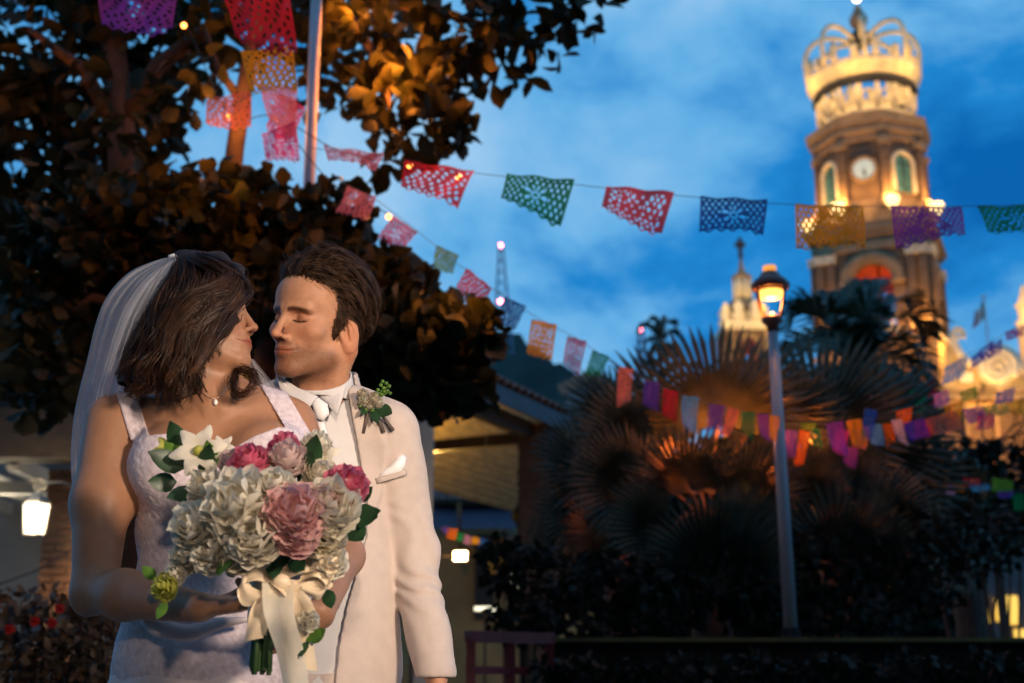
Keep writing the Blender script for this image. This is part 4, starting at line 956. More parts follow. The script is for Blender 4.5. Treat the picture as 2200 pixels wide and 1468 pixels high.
t3 = thing('sea_grape_tree', 'broad dark leafy tree filling the space behind the couple', 'tree', gpt(P(560, 1500, 6.6)))
m = MB(); m.tube([np.array(gpt(P(570, 1500, 6.9))), P(575, 1150, 6.9), P(560, 850, 6.9), P(590, 620, 6.8)], [.12, .10, .08, .04], 10)
m.tube([P(562, 900, 6.9), P(700, 750, 6.6), P(880, 680, 6.4), P(1000, 720, 6.3)], [.06, .05, .03, .012], 8); m.tube([P(565, 900, 6.9), P(400, 700, 6.9), P(200, 640, 6.9), P(90, 720, 6.8)], [.06, .05, .03, .012], 8)
part(m, 'trunk', BARK, t3, True)
BUSH = [(330, 480, 7.2, 210, 110, .5, 450), (500, 460, 7.0, 160, 100, .5, 360), (640, 520, 7.0, 150, 110, .5, 360), (200, 560, 7.2, 190, 120, .5, 390), (420, 650, 7.2, 260, 150, .4, 510), (700, 640, 6.9, 200, 150, .5, 495),
        (820, 620, 6.7, 110, 90, .4, 255), (860, 740, 6.6, 150, 120, .5, 420), (960, 740, 6.4, 110, 95, .4, 330), (1010, 720, 6.3, 70, 55, .3, 120), (930, 830, 6.4, 110, 60, .3, 195), (1010, 840, 6.3, 45, 30, .2, 33),
        (60, 620, 6.9, 80, 60, .3, 82), (110, 700, 6.9, 90, 70, .3, 142), (70, 800, 6.8, 70, 70, .3, 90), (170, 830, 6.9, 60, 60, .3, 52), (740, 450, 6.9, 60, 45, .3, 75), (120, 520, 7.0, 110, 70, .3, 120), (780, 830, 6.7, 160, 60, .3, 195), (90, 880, 6.8, 40, 40, .2, 24)]
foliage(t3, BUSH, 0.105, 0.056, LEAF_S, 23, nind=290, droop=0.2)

# ---- flowering hedge, lower left
hd = thing('hedge', 'clipped hedge with red flowers at the lower left edge', 'hedge', gpt(P(100, 1500, 5.8)))
m = MB(); rr = random.Random(4)
for i in range(26): m.tube([np.array((P(rr.uniform(-60, 260), 1400, 5.8)[0], 5.8+rr.uniform(-.2, .2), 0)), P(rr.uniform(-60, 260), rr.uniform(1290, 1420), 5.8)], [.01, .004], 5)
part(m, 'stems', BARK, hd)
foliage(hd, [(x, 1395, 5.8, 70, 105, .35, 330) for x in (-30, 40, 110, 180, 240)]+[(60, 1290, 5.8, 110, 20, .2, 70), (200, 1320, 5.8, 50, 30, .2, 40)], 0.060, 0.017, M('hedge_leaf', (0.05, 0.032, 0.016), 0.5, 0.5, 6, trans=0.2, col2=(0.10, 0.05, 0.022)), 31, nind=200)
for px, py in ((75, 1336), (112, 1340), (128, 1308), (20, 1352), (195, 1303)):
    mb = MB(); rose(mb, 0.024, 3, 1.2, .1, px); o = mb.build('flower', M('red_petal', (0.36, 0.012, 0.008), 0.5, 0.2, 30, trans=0.3), None, True); orient(o, P(px, py, 5.42), (0, -1, 0.5), px)
    o.parent = hd; o.matrix_parent_inverse = Matrix.Translation(-Vector(hd.location))

# ================================================================== LEFT PAVILION
wall_grey = M('grey_plaster', (0.23, 0.22, 0.21), 0.9, 0.12, 2, bump=0.15); wood_d = M('dark_wood', (0.035, 0.022, 0.015), 0.7, 0.35, 5, stretch=(1, 1, 8)); pale = M('pale_paint', (0.55, 0.53, 0.50), 0.8, 0.1, 3)
BRICK = M('brick_red', (0.34, 0.14, 0.07), 0.9, 0.3, 3, bump=0.5, bscale=60, col2=(0.45, 0.21, 0.10)); MORTAR = M('mortar', (0.30, 0.26, 0.22), 0.95, 0.15, 30)
lp = thing('brick_pavilion', 'grey walled shelter with dark roof edge at the left edge', 'pavilion', gpt(P(60, 1500, 13)))
a = P(-400, 1000, 15); b = P(330, 1000, 15)
m = MB(); m.box(((a[0]+b[0])/2, 15.1, 1.75), (b[0]-a[0], 0.2, 3.5)); part(m, 'back_wall', wall_grey, lp)
m = MB(); z0 = P(0, 990, 11.6)[2]; z1 = P(0, 884, 11.6)[2]; xa = P(-400, 950, 11.6)[0]; xb = P(215, 950, 11.6)[0]
m.box(((xa+xb)/2, 11.6, (z0+z1)/2), (xb-xa, 0.35, z1-z0)); part(m, 'fascia', wood_d, lp)
m = MB(); m.add([(xa, 11.5, z1), (xb, 11.5, z1), (xb+0.3, 15.6, z1+1.1), (xa, 15.6, z1+1.1), (xa, 11.5, z1+.12), (xb, 11.5, z1+.12), (xb+.3, 15.6, z1+1.22), (xa, 15.6, z1+1.22)], [(0, 1, 2, 3), (7, 6, 5, 4), (0, 4, 5, 1), (1, 5, 6, 2), (2, 6, 7, 3), (3, 7, 4, 0)]); part(m, 'roof', wood_d, lp)
for k in range(7):
    m = MB(); x = xb-0.25-0.62*k; m.beam((x, 11.8, z0+0.02), (x, 15.0, z0+0.03), 0.10, 0.14); part(m, 'rafter', pale, lp)
m = MB(); m.beam((xa, 12.6, z0-0.10), (xb, 12.6, z0-0.10), 0.16, 0.12); part(m, 'beam', pale, lp)
# upper pale gable seen through the leaves
m = MB(); a = P(-300, 765, 16); b = P(300, 765, 16); zt = a[2]; m.box(((a[0]+b[0])/2, 16.2, zt-0.9), (b[0]-a[0], 0.3, 1.8)); part(m, 'gable_wall', M('pale_plaster', (0.34, 0.32, 0.30), 0.9, 0.1, 2), lp)
# brick pier: mortar core and single bricks
xl = P(92, 1150, 12)[0]; xr = P(208, 1150, 12)[0]; wd = xr-xl; cx = (xl+xr)/2; m = MB(); m.box((cx, 12.25, 1.5), (wd-0.03, 0.47, 3.0)); pier = part(m, 'pier', MORTAR, lp)
ch = 0.0705; zc = P(100, 1298, 12)[2]; me_b = None
for r_ in range(0, 42):
    z = 0.04+r_*ch
    if z > z0-0.05: break
    off = 0.5*(r_ % 2); nb = 2
    bw = wd/2.0
    for k in range(-1, 3):
        x0 = max(xl, xl+(k+off)*bw+0.006); x1 = min(xr, xl+(k+1+off)*bw-0.006)
        if x1-x0 < 0.03: continue
        if z < zc-0.7: continue
        mb = MB(); j = random.uniform(-.006, .006); mb.box(((x0+x1)/2, 12.03+j, z+ch/2), (x1-x0, 0.09, ch-0.014)); part(mb, 'brick', BRICK, lp, parent=pier)
# wall lantern on a scroll bracket
lc = P(76, 1110, 11.3); ln_ = thing('lantern', 'glowing white wall lantern with iron scroll on the brick pier', 'lantern', tuple(lc))
iron = M('black_iron', (0.30, 0.28, 0.25), 0.5, 0.2, 20, metal=0.3); glow = M('lamp_glass_white', (0.9, 0.88, 0.8), 0.3, 0.02, 10, emit=(1.0, 0.93, 0.72), estr=2.6)
m = MB(); m.lathe([(0.085, -0.15), (0.115, 0.10)], 6, tuple(lc)); part(m, 'glass', glow, ln_)
m = MB(); m.lathe([(0.12, 0.10), (0.125, 0.115), (0.07, 0.17), (0.03, 0.20), (0.012, 0.24)], 6, tuple(lc)); part(m, 'cap', iron, ln_)
m = MB(); m.lathe([(0.02, -0.185), (0.09, -0.165), (0.09, -0.15)], 6, tuple(lc)); part(m, 'base_ring', iron, ln_)
for k in range(6):
    q = 2*math.pi*k/6; m = MB(); m.tube([lc+np.array((0.088*math.cos(q), 0.088*math.sin(q), -0.155)), lc+np.array((0.119*math.cos(q), 0.119*math.sin(q), 0.11))], 0.006, 5); part(m, 'bar', iron, ln_)
m = MB(); s_ = [lc+np.array((0.10*t*math.cos(9*t), 0, 0.27+0.07*t*math.sin(9*t))) for t in np.linspace(0.2, 1, 22)]; m.tube(s_, 0.007, 5); m.tube([lc+np.array((0, 0, 0.22)), lc+np.array((0.02, 0, 0.30)), lc+np.array((0.12, 0.2, 0.34)), lc+np.array((0.22, 0.7, 0.33))], 0.008, 6); part(m, 'bracket', iron, ln_)
lamp('lantern_light', 'POINT', lc+np.array((0.05, -0.25, -0.05)), 48, (1.0, 0.80, 0.48), 0.1)
lamp('pavilion_light', 'POINT', lc+np.array((-0.9, 1.6, 0.2)), 20, (1.0, 0.85, 0.6), 0.15)
m = MB(); q0 = P(-20, 1262, 9.0); q1 = P(160, 1180, 9.6); m.tube([q0, (q0+q1)/2-np.array((0, 0, .03)), q1], 0.006, 5); tag(m.build('cable', M('black_cable', (0.02, 0.02, 0.02), 0.6)), 'thin dark cable crossing in front of the grey wall at left', 'cable')

# ================================================================== RIGHT PAVILION (tiled roof, plank ceiling)
rp_ = thing('tiled_pavilion', 'open pavilion with tiled roof and lit plank ceiling right of the groom', 'pavilion', gpt(P(1100, 1500, 20)))
A = P(1291, 945, 20.0); B = P(1020, 835, 16.2); B[2] = A[2]; E = unit(B-A); LN = 9.0; NV = np.array((-E[1], E[0], 0)); NV = NV if NV[1] > 0 else -NV
UP = np.array((0, 0, 1.)); RUN = 2.5; RISE = 1.38
plank = M('lit_planks', (0.42, 0.30, 0.13), 0.55, 0.3, 3, stretch=(1, 1, 6)); fasc = M('fascia_paint', (0.07, 0.07, 0.085), 0.6, 0.2, 4)
TILE = M('clay_tile', (0.16, 0.07, 0.05), 0.8, 0.4, 6, bump=0.3)
m = MB(); m.beam(A+UP*0.0, A+E*LN, 0.06, 0.24); part(m, 'fascia', fasc, rp_); m = MB(); m.beam(A+NV*2*RUN, A+NV*2*RUN+E*LN, 0.06, 0.24); part(m, 'fascia', fasc, rp_)
# sloping ceilings of single planks
def slope(off0, off1, za, zb, n, name, mat, th, inset=0.0):
    for k in range(n):
        s0, s1 = k/n, (k+1)/n-0.012
        q = [A+E*inset+NV*(off0+(off1-off0)*s)+UP*(za+(zb-za)*s) for s in (s0, s1)]; q2 = [x+E*(LN-inset) for x in q]
        mb = MB(); V = [q[0], q[1], q2[1], q2[0]]; V = V+[v+UP*th for v in V]; mb.add(V, [(0, 1, 2, 3), (7, 6, 5, 4), (0, 4, 5, 1), (1, 5, 6, 2), (2, 6, 7, 3), (3, 7, 4, 0)]); part(mb, name, mat, rp_)
slope(0.05, RUN, 0.0, RISE, 16, 'ceiling_plank', plank, 0.03); slope(2*RUN-0.05, RUN, 0.0, RISE, 16, 'ceiling_plank', plank, 0.03, -7.0)
for sgn in (0, 1):
    mb = MB(); q = [A+NV*(2*RUN*sgn)+UP*0.10, A+NV*RUN+UP*(RISE+0.10)]; V = [q[0], q[1], q[1]+E*LN, q[0]+E*LN]; V = V+[v+UP*0.05 for v in V]
    mb.add(V, [(0, 1, 2, 3), (7, 6, 5, 4), (0, 4, 5, 1), (1, 5, 6, 2), (2, 6, 7, 3), (3, 7, 4, 0)]); part(mb, 'roof_deck', M('roof_felt', (0.06, 0.04, 0.03), 0.9), rp_)
# barrel tiles down the near slope
T = MB()
for k in range(9):
    q0 = math.pi*k/8; 
tv = []; 
for j in (0, 1):
    for k in range(7): q0 = math.pi*k/6; tv.append((0.36*j, (0.10-0.012*j)*math.cos(q0), (0.085-0.01*j)*math.sin(q0)))
tf = [(k, k+1, 8+k, 7+k) for k in range(6)]
me_t = bpy.data.meshes.new('roof_tile'); me_t.from_pydata(tv, [], tf); me_t.materials.append(TILE); SL = unit(NV*RUN+UP*RISE); NM = unit(np.cross(SL, E)); NM = NM if NM[2] > 0 else -NM
sol = int(LN/0.23); rows = 8; L_ = math.hypot(RUN, RISE)
for r_ in range(rows):
    for k in range(sol):
        if r_ < 6 and (k+r_) % 1: continue
        c = A+UP*0.16+E*(0.12+k*0.23)+SL*(L_*r_/rows-0.05)
        o = bpy.data.objects.new('roof_tile', me_t); COL.objects.link(o); mw = Matrix((Vector(SL), Vector(E), Vector(NM))).transposed().to_4x4(); mw.translation = Vector(c); o.matrix_world = mw
        o.parent = rp_; o.matrix_parent_inverse = Matrix.Translation(-Vector(rp_.location))
m = MB(); m.tube([A+NV*RUN+UP*(RISE+0.2), A+NV*RUN+UP*(RISE+0.2)+E*LN], 0.10, 8); part(m, 'ridge_cap', TILE, rp_)
for off in (0.35, 2*RUN-0.35):
    m = MB(); m.beam(A+NV*off-UP*0.16, A+NV*off-UP*0.16+E*LN, 0.16, 0.22); part(m, 'beam', wood_d, rp_)
for s_ in (0.9, 3.1, 5.3):
    m = MB(); m.beam(A+E*s_+NV*0.3-UP*0.05, A+E*s_+NV*(2*RUN-0.3)-UP*0.05, 0.14, 0.18); part(m, 'tie_beam', wood_d, rp_)
# piers
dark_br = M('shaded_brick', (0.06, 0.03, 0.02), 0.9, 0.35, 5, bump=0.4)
def pier_stack(c, w, ztop, mat, root, core):
    m = MB(); m.box((c[0], c[1], ztop/2), (w-0.05, w-0.05, ztop), math.atan2(E[1], E[0])); part(m, 'pier_core', core, root)
    m = MB(); rr = random.Random(2); z = 0.0
    while z < ztop-0.05:
        ww = w+rr.uniform(-.02, .02); m.box((c[0]+rr.uniform(-.006, .006), c[1], z+0.024), (ww, ww, 0.040), math.atan2(E[1], E[0])); z += 0.056
    part(m, 'brick_courses', mat, root)['kind'] = 'stuff'
c1 = P(1157, 1000, 18.6); pier_stack(c1, 0.46, A[2]-0.05, dark_br, rp_, MORTAR)
c2 = P(912, 1000, 15.5); m = MB(); m.box((c2[0], c2[1], (A[2]+.1)/2), (0.20, 0.3, A[2]+.1)); part(m, 'post', M('grey_post', (0.30, 0.29, 0.27), 0.8, 0.1, 4), rp_)
m = MB(); q = P(1044, 930, 19.5); m.tube([q, q-UP*0.55], 0.008, 5); part(m, 'hanging_cable', iron, rp_)
lamp('pavilion_ceiling_light', 'POINT', A+E*0.6+NV*2.9-UP*0.3, 420, (1.0, 0.58, 0.13), 0.2)

# ================================================================== HOUSES BEHIND
def house(name, label, cat, loc): return thing(name, label, cat, loc)
hs = thing('cafe_house', 'white walled cafe with tiled canopy and dark blue awnings behind the pavilion', 'building', gpt(P(1030, 1500, 34)))
def wbox(root, name, px0, py0, px1, py1, Y, th, mat, parent=None, extra=0.0):
    a = P(px0, py0, Y); b = P(px1, py1, Y); m = MB(); m.box(((a[0]+b[0])/2, Y+th/2, (a[2]+b[2])/2), (abs(b[0]-a[0]), th, abs(a[2]-b[2])+extra)); return part(m, name, mat, root, parent=parent)
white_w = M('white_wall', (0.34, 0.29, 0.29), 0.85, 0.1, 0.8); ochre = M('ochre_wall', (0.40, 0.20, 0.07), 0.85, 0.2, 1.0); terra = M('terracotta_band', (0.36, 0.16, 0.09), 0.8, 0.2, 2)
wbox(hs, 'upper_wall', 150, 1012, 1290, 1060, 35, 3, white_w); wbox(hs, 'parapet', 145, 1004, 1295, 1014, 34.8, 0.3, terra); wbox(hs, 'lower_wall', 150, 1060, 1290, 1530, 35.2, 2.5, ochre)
wbox(hs, 'door', 1020, 1150, 1062, 1330, 35.1, 0.09, wood_d); wbox(hs, 'window', 1085, 1150, 1118, 1200, 35.1, 0.06, M('dark_glass', (0.03, 0.03, 0.04), 0.1))
AW = M('blue_awning', (0.035, 0.035, 0.06), 0.7, 0.2, 3)
for x0, x1 in ((925, 984), (990, 1118)):
    a = P(x0, 1085, 33.4); b = P(x1, 1085, 33.4); c = P(x1, 1136, 32.4); d = P(x0, 1136, 32.4); m = MB(); V = [a, b, c, d]; m.add(V+[v+np.array((0, .03, .03)) for v in V], [(0, 1, 2, 3), (7, 6, 5, 4), (0, 4, 5, 1), (1, 5, 6, 2), (2, 6, 7, 3), (3, 7, 4, 0)]); part(m, 'awning', AW, hs)
m = MB(); m.beam(P(986, 1080, 33), P(990, 1210, 33), 0.12, 0.12, (0, 1, 0)); part(m, 'post', M('post_wood', (0.20, 0.09, 0.03), 0.8), hs)
x0 = P(925, 1070, 33.5)[0]; x1 = P(1125, 1070, 33.5)[0]; za = P(1000, 1078, 33)[2]; zb = P(1000, 1052, 34.6)[2]
m = MB(); m.add([(x0, 33, za-.05), (x1, 33, za-.05), (x1, 34.8, zb-.05), (x0, 34.8, zb-.05)], [(0, 1, 2, 3)]); cano = part(m, 'canopy_roof', wood_d, hs)
dv = unit((0, 1.6, zb-za)); nm = np.cross((1, 0, 0), dv)
n_ = int((x1-x0)/0.2)
for r_ in range(4):
    for k in range(n_):
        c = np.array((x0+0.1+k*0.2, 33, za))+dv*(0.42*r_); o = bpy.data.objects.new('roof_tile', me_t); COL.objects.link(o); mw = Matrix((Vector(dv), Vector((1, 0, 0)), Vector(nm))).transposed().to_4x4(); mw.translation = Vector(c); o.matrix_world = mw
        o.parent = cano; o.matrix_parent_inverse = Matrix()
# solar panel
m = MB(); V = [P(955, 1058, 33.6), P(966, 1028, 34.2), P(984, 1028, 34.2), P(974, 1058, 33.6)]; m.add(V+[v+np.array((0, .06, -.03)) for v in V], [(0, 1, 2, 3), (7, 6, 5, 4), (0, 4, 5, 1), (1, 5, 6, 2), (2, 6, 7, 3), (3, 7, 4, 0)]); part(m, 'solar_panel', M('panel_dark', (0.03, 0.025, 0.03), 0.3), hs)
m = MB(); c = P(1098, 1146, 34.9); s_ = [c+np.array((0.28*t*math.cos(12*t), 0, 0.16*t*math.sin(12*t))) for t in np.linspace(0.1, 1, 30)]; m.tube(s_, 0.025, 5); m.tube([P(1080, 1158, 34.9), P(1116, 1158, 34.9)], 0.02, 5); part(m, 'iron_scroll', iron, hs)
hw = thing('white_house', 'white gabled house peeping over the tiled roof', 'building', gpt(P(1270, 1500, 55)))
z_ = 0; m = MB(); a = P(1222, 842, 55); b = P(1272, 812, 55); c = P(1330, 850, 55); V = [a, b, c]; base = [np.array((q[0], 55, 0)) for q in (c, a)]
poly = [(a[0], a[2]), (b[0], b[2]), (c[0], c[2]), (c[0], 0), (a[0], 0)]; m.prism(poly, (0, 55, 0), (1, 0, 0), (0, 0, 1), (0, 1, 0), 8); part(m, 'wall', white_w, hw)
m = MB(); m.beam(a+np.array((-.4, -.2, 0)), b+np.array((0, -.2, .1)), 0.5, 0.18, (0, 1, 0)); m.beam(b+np.array((0, -.2, .1)), c+np.array((.4, -.2, 0)), 0.5, 0.18, (0, 1, 0)); part(m, 'roof_edge', terra, hw)
h2 = thing('flat_house', 'low flat house with a roof tank under the eave of the pavilion', 'building', gpt(P(1215, 1500, 42)))
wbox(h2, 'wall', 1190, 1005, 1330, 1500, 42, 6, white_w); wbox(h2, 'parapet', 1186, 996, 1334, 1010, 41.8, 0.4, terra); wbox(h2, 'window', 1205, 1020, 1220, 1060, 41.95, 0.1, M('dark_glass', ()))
m = MB(); c = P(1210, 992, 43); m.lathe([(0.5, -0.1), (0.52, 0.5), (0.45, 0.62), (0.2, 0.7)], 16, tuple(c)); part(m, 'roof_tank', M('tank_plastic', (0.03, 0.04, 0.06), 0.5), h2, True)
# lit floodlight on a bracket and other lights below the pavilion
fl = P(989, 1195, 15); fo = thing('floodlight', 'bright square floodlight below the strung small flags', 'floodlight', tuple(fl))
m = MB(); m.box(tuple(fl), (0.15, 0.06, 0.10)); part(m, 'lens', M('flood_lens', (1, 0.9, 0.7), 0.3, emit=(1.0, 0.72, 0.42), estr=14), fo)
m = MB(); m.box((fl[0], fl[1]+0.06, fl[2]), (0.17, 0.07, 0.12)); m.tube([fl+np.array((-.05, .06, 0)), fl+np.array((-.55, .1, .03))], 0.012, 6); m.tube([fl+np.array((-.55, .1, .03)), np.array((fl[0]-.55, fl[1]+.1, 0))], 0.025, 8); part(m, 'housing', wood_d, fo)
lamp('flood_light', 'POINT', fl-np.array((0, 0.15, 0)), 34, GOLD, 0.08)
for k, (px, py, w_, h_, Y, lab) in enumerate(((1083, 1248, .16, .24, 16, 'tall white lit panel glowing among leaves below the pavilion'), (1104, 1262, .12, .12, 16, 'small white glowing panel beside the tall lit panel'), (1042, 1308, .26, .05, 16, 'thin pale light strip low behind the red railing'))):
    c = P(px, py, Y); o = thing('lit_panel', lab, 'sign', tuple(c)); m = MB(); m.box(tuple(c), (w_, 0.04, h_)); part(m, 'face', M('panel_glow', (0.9, 0.9, 0.85), 0.4, emit=(0.9, 0.88, 0.62), estr=1.6), o); m = MB(); m.box((c[0], c[1]+0.05, c[2]), (w_+.05, 0.05, h_+.05)); m.tube([c+np.array((0, .06, 0)), np.array((c[0], c[1]+.06, 0))], 0.02, 6); part(m, 'frame', wood_d, o)  # plain lit panels standing for the white lights there
rail = thing('red_railing', 'dark red metal railing low down right of the groom', 'railing', gpt(P(1090, 1500, 7)))
REDM = M('red_paint', (0.16, 0.015, 0.015), 0.5, 0.2, 10)
pts = [(1008, 1368), (1180, 1368)]
m = MB(); m.beam(P(1005, 1368, 7), P(1185, 1372, 7.4), 0.06, 0.06); part(m, 'top_rail', REDM, rail)
for px in (1012, 1095, 1180):
    q = P(px, 1370, 7+0.4*(px-1005)/180); m = MB(); m.beam(np.array((q[0], q[1], 0)), q, 0.05, 0.05, (0, 1, 0)); part(m, 'post', REDM, rail)
m = MB(); m.beam(P(1005, 1440, 7), P(1185, 1442, 7.4), 0.04, 0.04); part(m, 'lower_rail', REDM, rail)
pw = thing('planter_wall', 'long low planter wall with a pale edge along the bottom right', 'wall', gpt(P(1600, 1500, 7.6)))
a = P(1190, 1380, 7.7); b = P(2300, 1380, 7.7); m = MB(); m.box(((a[0]+b[0])/2, 7.85, a[2]/2), (b[0]-a[0], 0.3, a[2])); part(m, 'wall', M('dark_stone', (0.02, 0.017, 0.016), 0.95, 0.3, 5, spec=0.1), pw)
m = MB(); m.box(((a[0]+b[0])/2, 7.8, a[2]+.012), (b[0]-a[0], 0.34, 0.024)); part(m, 'coping', M('coping_yellow', (0.11, 0.08, 0.02), 0.7, 0.3, 6), pw)

# ---- lit shop front, lower right
sh = thing('lit_arcade', 'dark building with three glowing yellow windows at the lower right', 'building', gpt(P(2140, 1500, 40)))
wbox(sh, 'wall', 2020, 1120, 2330, 1560, 40, 6, M('dark_plaster', (0.10, 0.08, 0.08), 0.9, 0.2, 1))
for x0, x1, y0, y1 in ((2098, 2128, 1278, 1338), (2138, 2152, 1286, 1335), (2160, 2192, 1280, 1342), (2080, 2095, 1350, 1372), (2180, 2210, 1352, 1392)):
    w_ = wbox(sh, 'window', x0, y0, x1, y1, 39.9, 0.2, M('window_glow', (0.9, 0.6, 0.2), 0.4, emit=(1.0, 0.55, 0.06), estr=1.25))

# ================================================================== CHURCH TOWER WITH THE CROWN
BRT = M('tower_brick', (0.15, 0.090, 0.050), 0.9, 0.3, 1.2, bump=0.6, bscale=6, stretch=(0.6, 0.6, 6)); STN = M('tower_stone', (0.28, 0.18, 0.095), 0.85, 0.2, 1.5, bump=0.3); CRN = M('crown_stone', (0.62, 0.52, 0.34), 0.8, 0.2, 1.5, bump=0.2)
DRK = M('tower_dark', (0.03, 0.03, 0.035), 0.8, 0.2, 2); GLS = M('tower_glass', (0.05, 0.12, 0.10), 0.25, 0.6, 1.2, emit=(0.25, 0.5, 0.22), estr=0.18)
TY = 88.0; TC = P(1892, 640, TY); TA = R(-24); TC2 = np.array((TC[0], TY, 0))
def tz(py): return float(P(1880, py, np.interp(py, [100, 140, 262, 302], [88, 86.2, 86.0, 84.6]))[2])
def tw(px, py): return px/PXM(py, 84.3)
tower = thing('church_tower', 'tall brick church tower lit gold with a crown on top', 'tower', tuple(TC2))
tower.rotation_euler = (0, 0, TA)
def tp(mb, name, mat, smooth=False, parent=None): return mb.build(name, mat, parent if parent is not None else tower, smooth)
# every shape below is in tower-local metres (front is -y)
HW = tw(236, 640)/2
def ringbox(z0, z1, hw, name, mat):
    m = MB(); m.box((0, 0, (z0+z1)/2), (2*hw, 2*hw, z1-z0)); return tp(m, name, mat)
def archwall(w0, w1, zb, zs, r, zt, n=12):
    """wall polygon pieces with a round arched opening of radius r springing at zs"""
    out = [[(w0, zb), (-r, zb), (-r, zs), (w0, zs)], [(r, zb), (w1, zb), (w1, zs), (r, zs)]]
    arc = [(-r*math.cos(math.pi*k/n), zs+r*math.sin(math.pi*k/n)) for k in range(n+1)]
    out.append([(w0, zs)]+arc[:n//2+1]+[(0, zt), (w0, zt)]); out.append([(0, zt)]+arc[n//2:]+[(w1, zs), (w1, zt)])
    return out
z_base = 0.0; z_a = tz(760); z_sp = tz(606); z_cap = tz(560); z_top = tz(520)
ringbox(0, z_a-1.2, HW*1.02, 'base_wall', BRT)
for z0, z1, k in ((z_a-1.2, z_a-0.7, 1.10), (z_a-0.7, z_a-0.3, 1.06), (z_a-0.3, z_a, 1.12)): ringbox(z0, z1, HW*k, 'base_cornice', STN)
z_f = z_a+tw(45, 720)
ringbox(z_a, z_f, HW*0.99, 'plinth', BRT)
AR = tw(43, 600)
for q in range(4):
    rt = Matrix.Rotation(q*math.pi/2, 4, 'Z'); grp = []
    def put(m, name, mat, smooth=False):
        o = tp(m, name, mat, smooth); o.rotation_euler = (0, 0, q*math.pi/2); return o
    m = MB()
    for poly in archwall(-HW, HW, z_f, z_sp, AR, z_top): m.prism(poly, (0, -HW+0.02, 0), (1, 0, 0), (0, 0, 1), (0, 1, 0), 0.6)
    put(m, 'arch_wall', BRT)
    m = MB()   # moulded archivolt
    for r0, r1, pr in ((AR, AR+0.28, 0.16), (AR+0.28, AR+0.62, 0.30), (AR+0.62, AR+0.86, 0.18)):
        n = 16; poly = [(-r1*math.cos(math.pi*k/n), z_sp+r1*math.sin(math.pi*k/n)) for k in range(n+1)]+[(r0*math.cos(math.pi*k/n), z_sp+r0*math.sin(math.pi*k/n)) for k in range(n+1)]
        for k in range(n):
            a0, a1 = math.pi*k/n, math.pi*(k+1)/n
            m.prism([(-r1*math.cos(a0), z_sp+r1*math.sin(a0)), (-r0*math.cos(a0), z_sp+r0*math.sin(a0)), (-r0*math.cos(a1), z_sp+r0*math.sin(a1)), (-r1*math.cos(a1), z_sp+r1*math.sin(a1))], (0, -HW-pr, 0), (1, 0, 0), (0, 0, 1), (0, 1, 0), pr)
    put(m, 'archivolt', STN)
    for sx in (-1, 1):
        m = MB(); m.box((sx*(AR+0.40), -HW-0.12, z_sp-0.12), (0.95, 0.34, 0.26)); put(m, 'impost', STN)
        for dx in (0.72, 0.92):
            m = MB(); x = sx*HW*dx; m.box((x, -HW-0.2, (z_f+z_cap)/2), (HW*0.145, 0.42, z_cap-z_f)); put(m, 'pilaster', BRT)
            m = MB(); m.box((x, -HW-0.24, z_cap+0.22), (HW*0.19, 0.56, 0.44)); m.box((x, -HW-0.26, z_cap+0.5), (HW*0.22, 0.66, 0.14)); put(m, 'capital', CRN)
            m = MB(); m.box((x, -HW-0.24, z_f+0.3), (HW*0.18, 0.54, 0.6)); put(m, 'pilaster_base', STN)
    m = MB(); zb = z_f+0.1
    m.box((0, -HW-0.05, zb+1.05), (2*AR+0.3, 0.2, 0.16)); m.box((0, -HW-0.05, zb+0.08), (2*AR+0.3, 0.2, 0.16)); put(m, 'balustrade_rail', CRN)
    for k in range(6):
        m = MB(); x = -AR+0.25+k*(2*AR-0.5)/5; m.lathe([(0.07, 0), (0.11, 0.25), (0.06, 0.55), (0.08, 0.85)], 8, (x, -HW-0.05, zb+0.15)); put(m, 'baluster', CRN, True)
    m = MB(); m.tube([(-AR, -HW+.1, zb+1.7), (AR, -HW+.1, zb+1.7)], 0.05, 6); put(m, 'hand_rail', DRK)
# bell
m = MB(); m.lathe([(1.0, 0), (0.95, 0.15), (0.72, 0.5), (0.62, 1.1), (0.45, 1.4), (0.1, 1.5)], 16, (0, 0, z_sp-1.6)); m.tube([(0, 0, z_sp-0.1), (0, 0, z_top-.2)], 0.1, 6); tp(m, 'bell', M('bell_bronze', (0.10, 0.09, 0.06), 0.4, 0.2, 3, metal=0.6), True)
m = MB(); m.box((0, 0, z_f-0.1), (2*HW-1.3, 2*HW-1.3, 0.2)); tp(m, 'belfry_floor', DRK)
# entablature
for z0, z1, k in ((tz(538), tz(522), 1.06), (tz(522), tz(510), 1.02), (tz(510), tz(500), 1.12), (tz(500), tz(490), 1.18)):
    ringbox(z0, z1, HW*k, 'cornice', STN)
ringbox(tz(490), tz(478), HW*1.02, 'blocking_course', BRT)
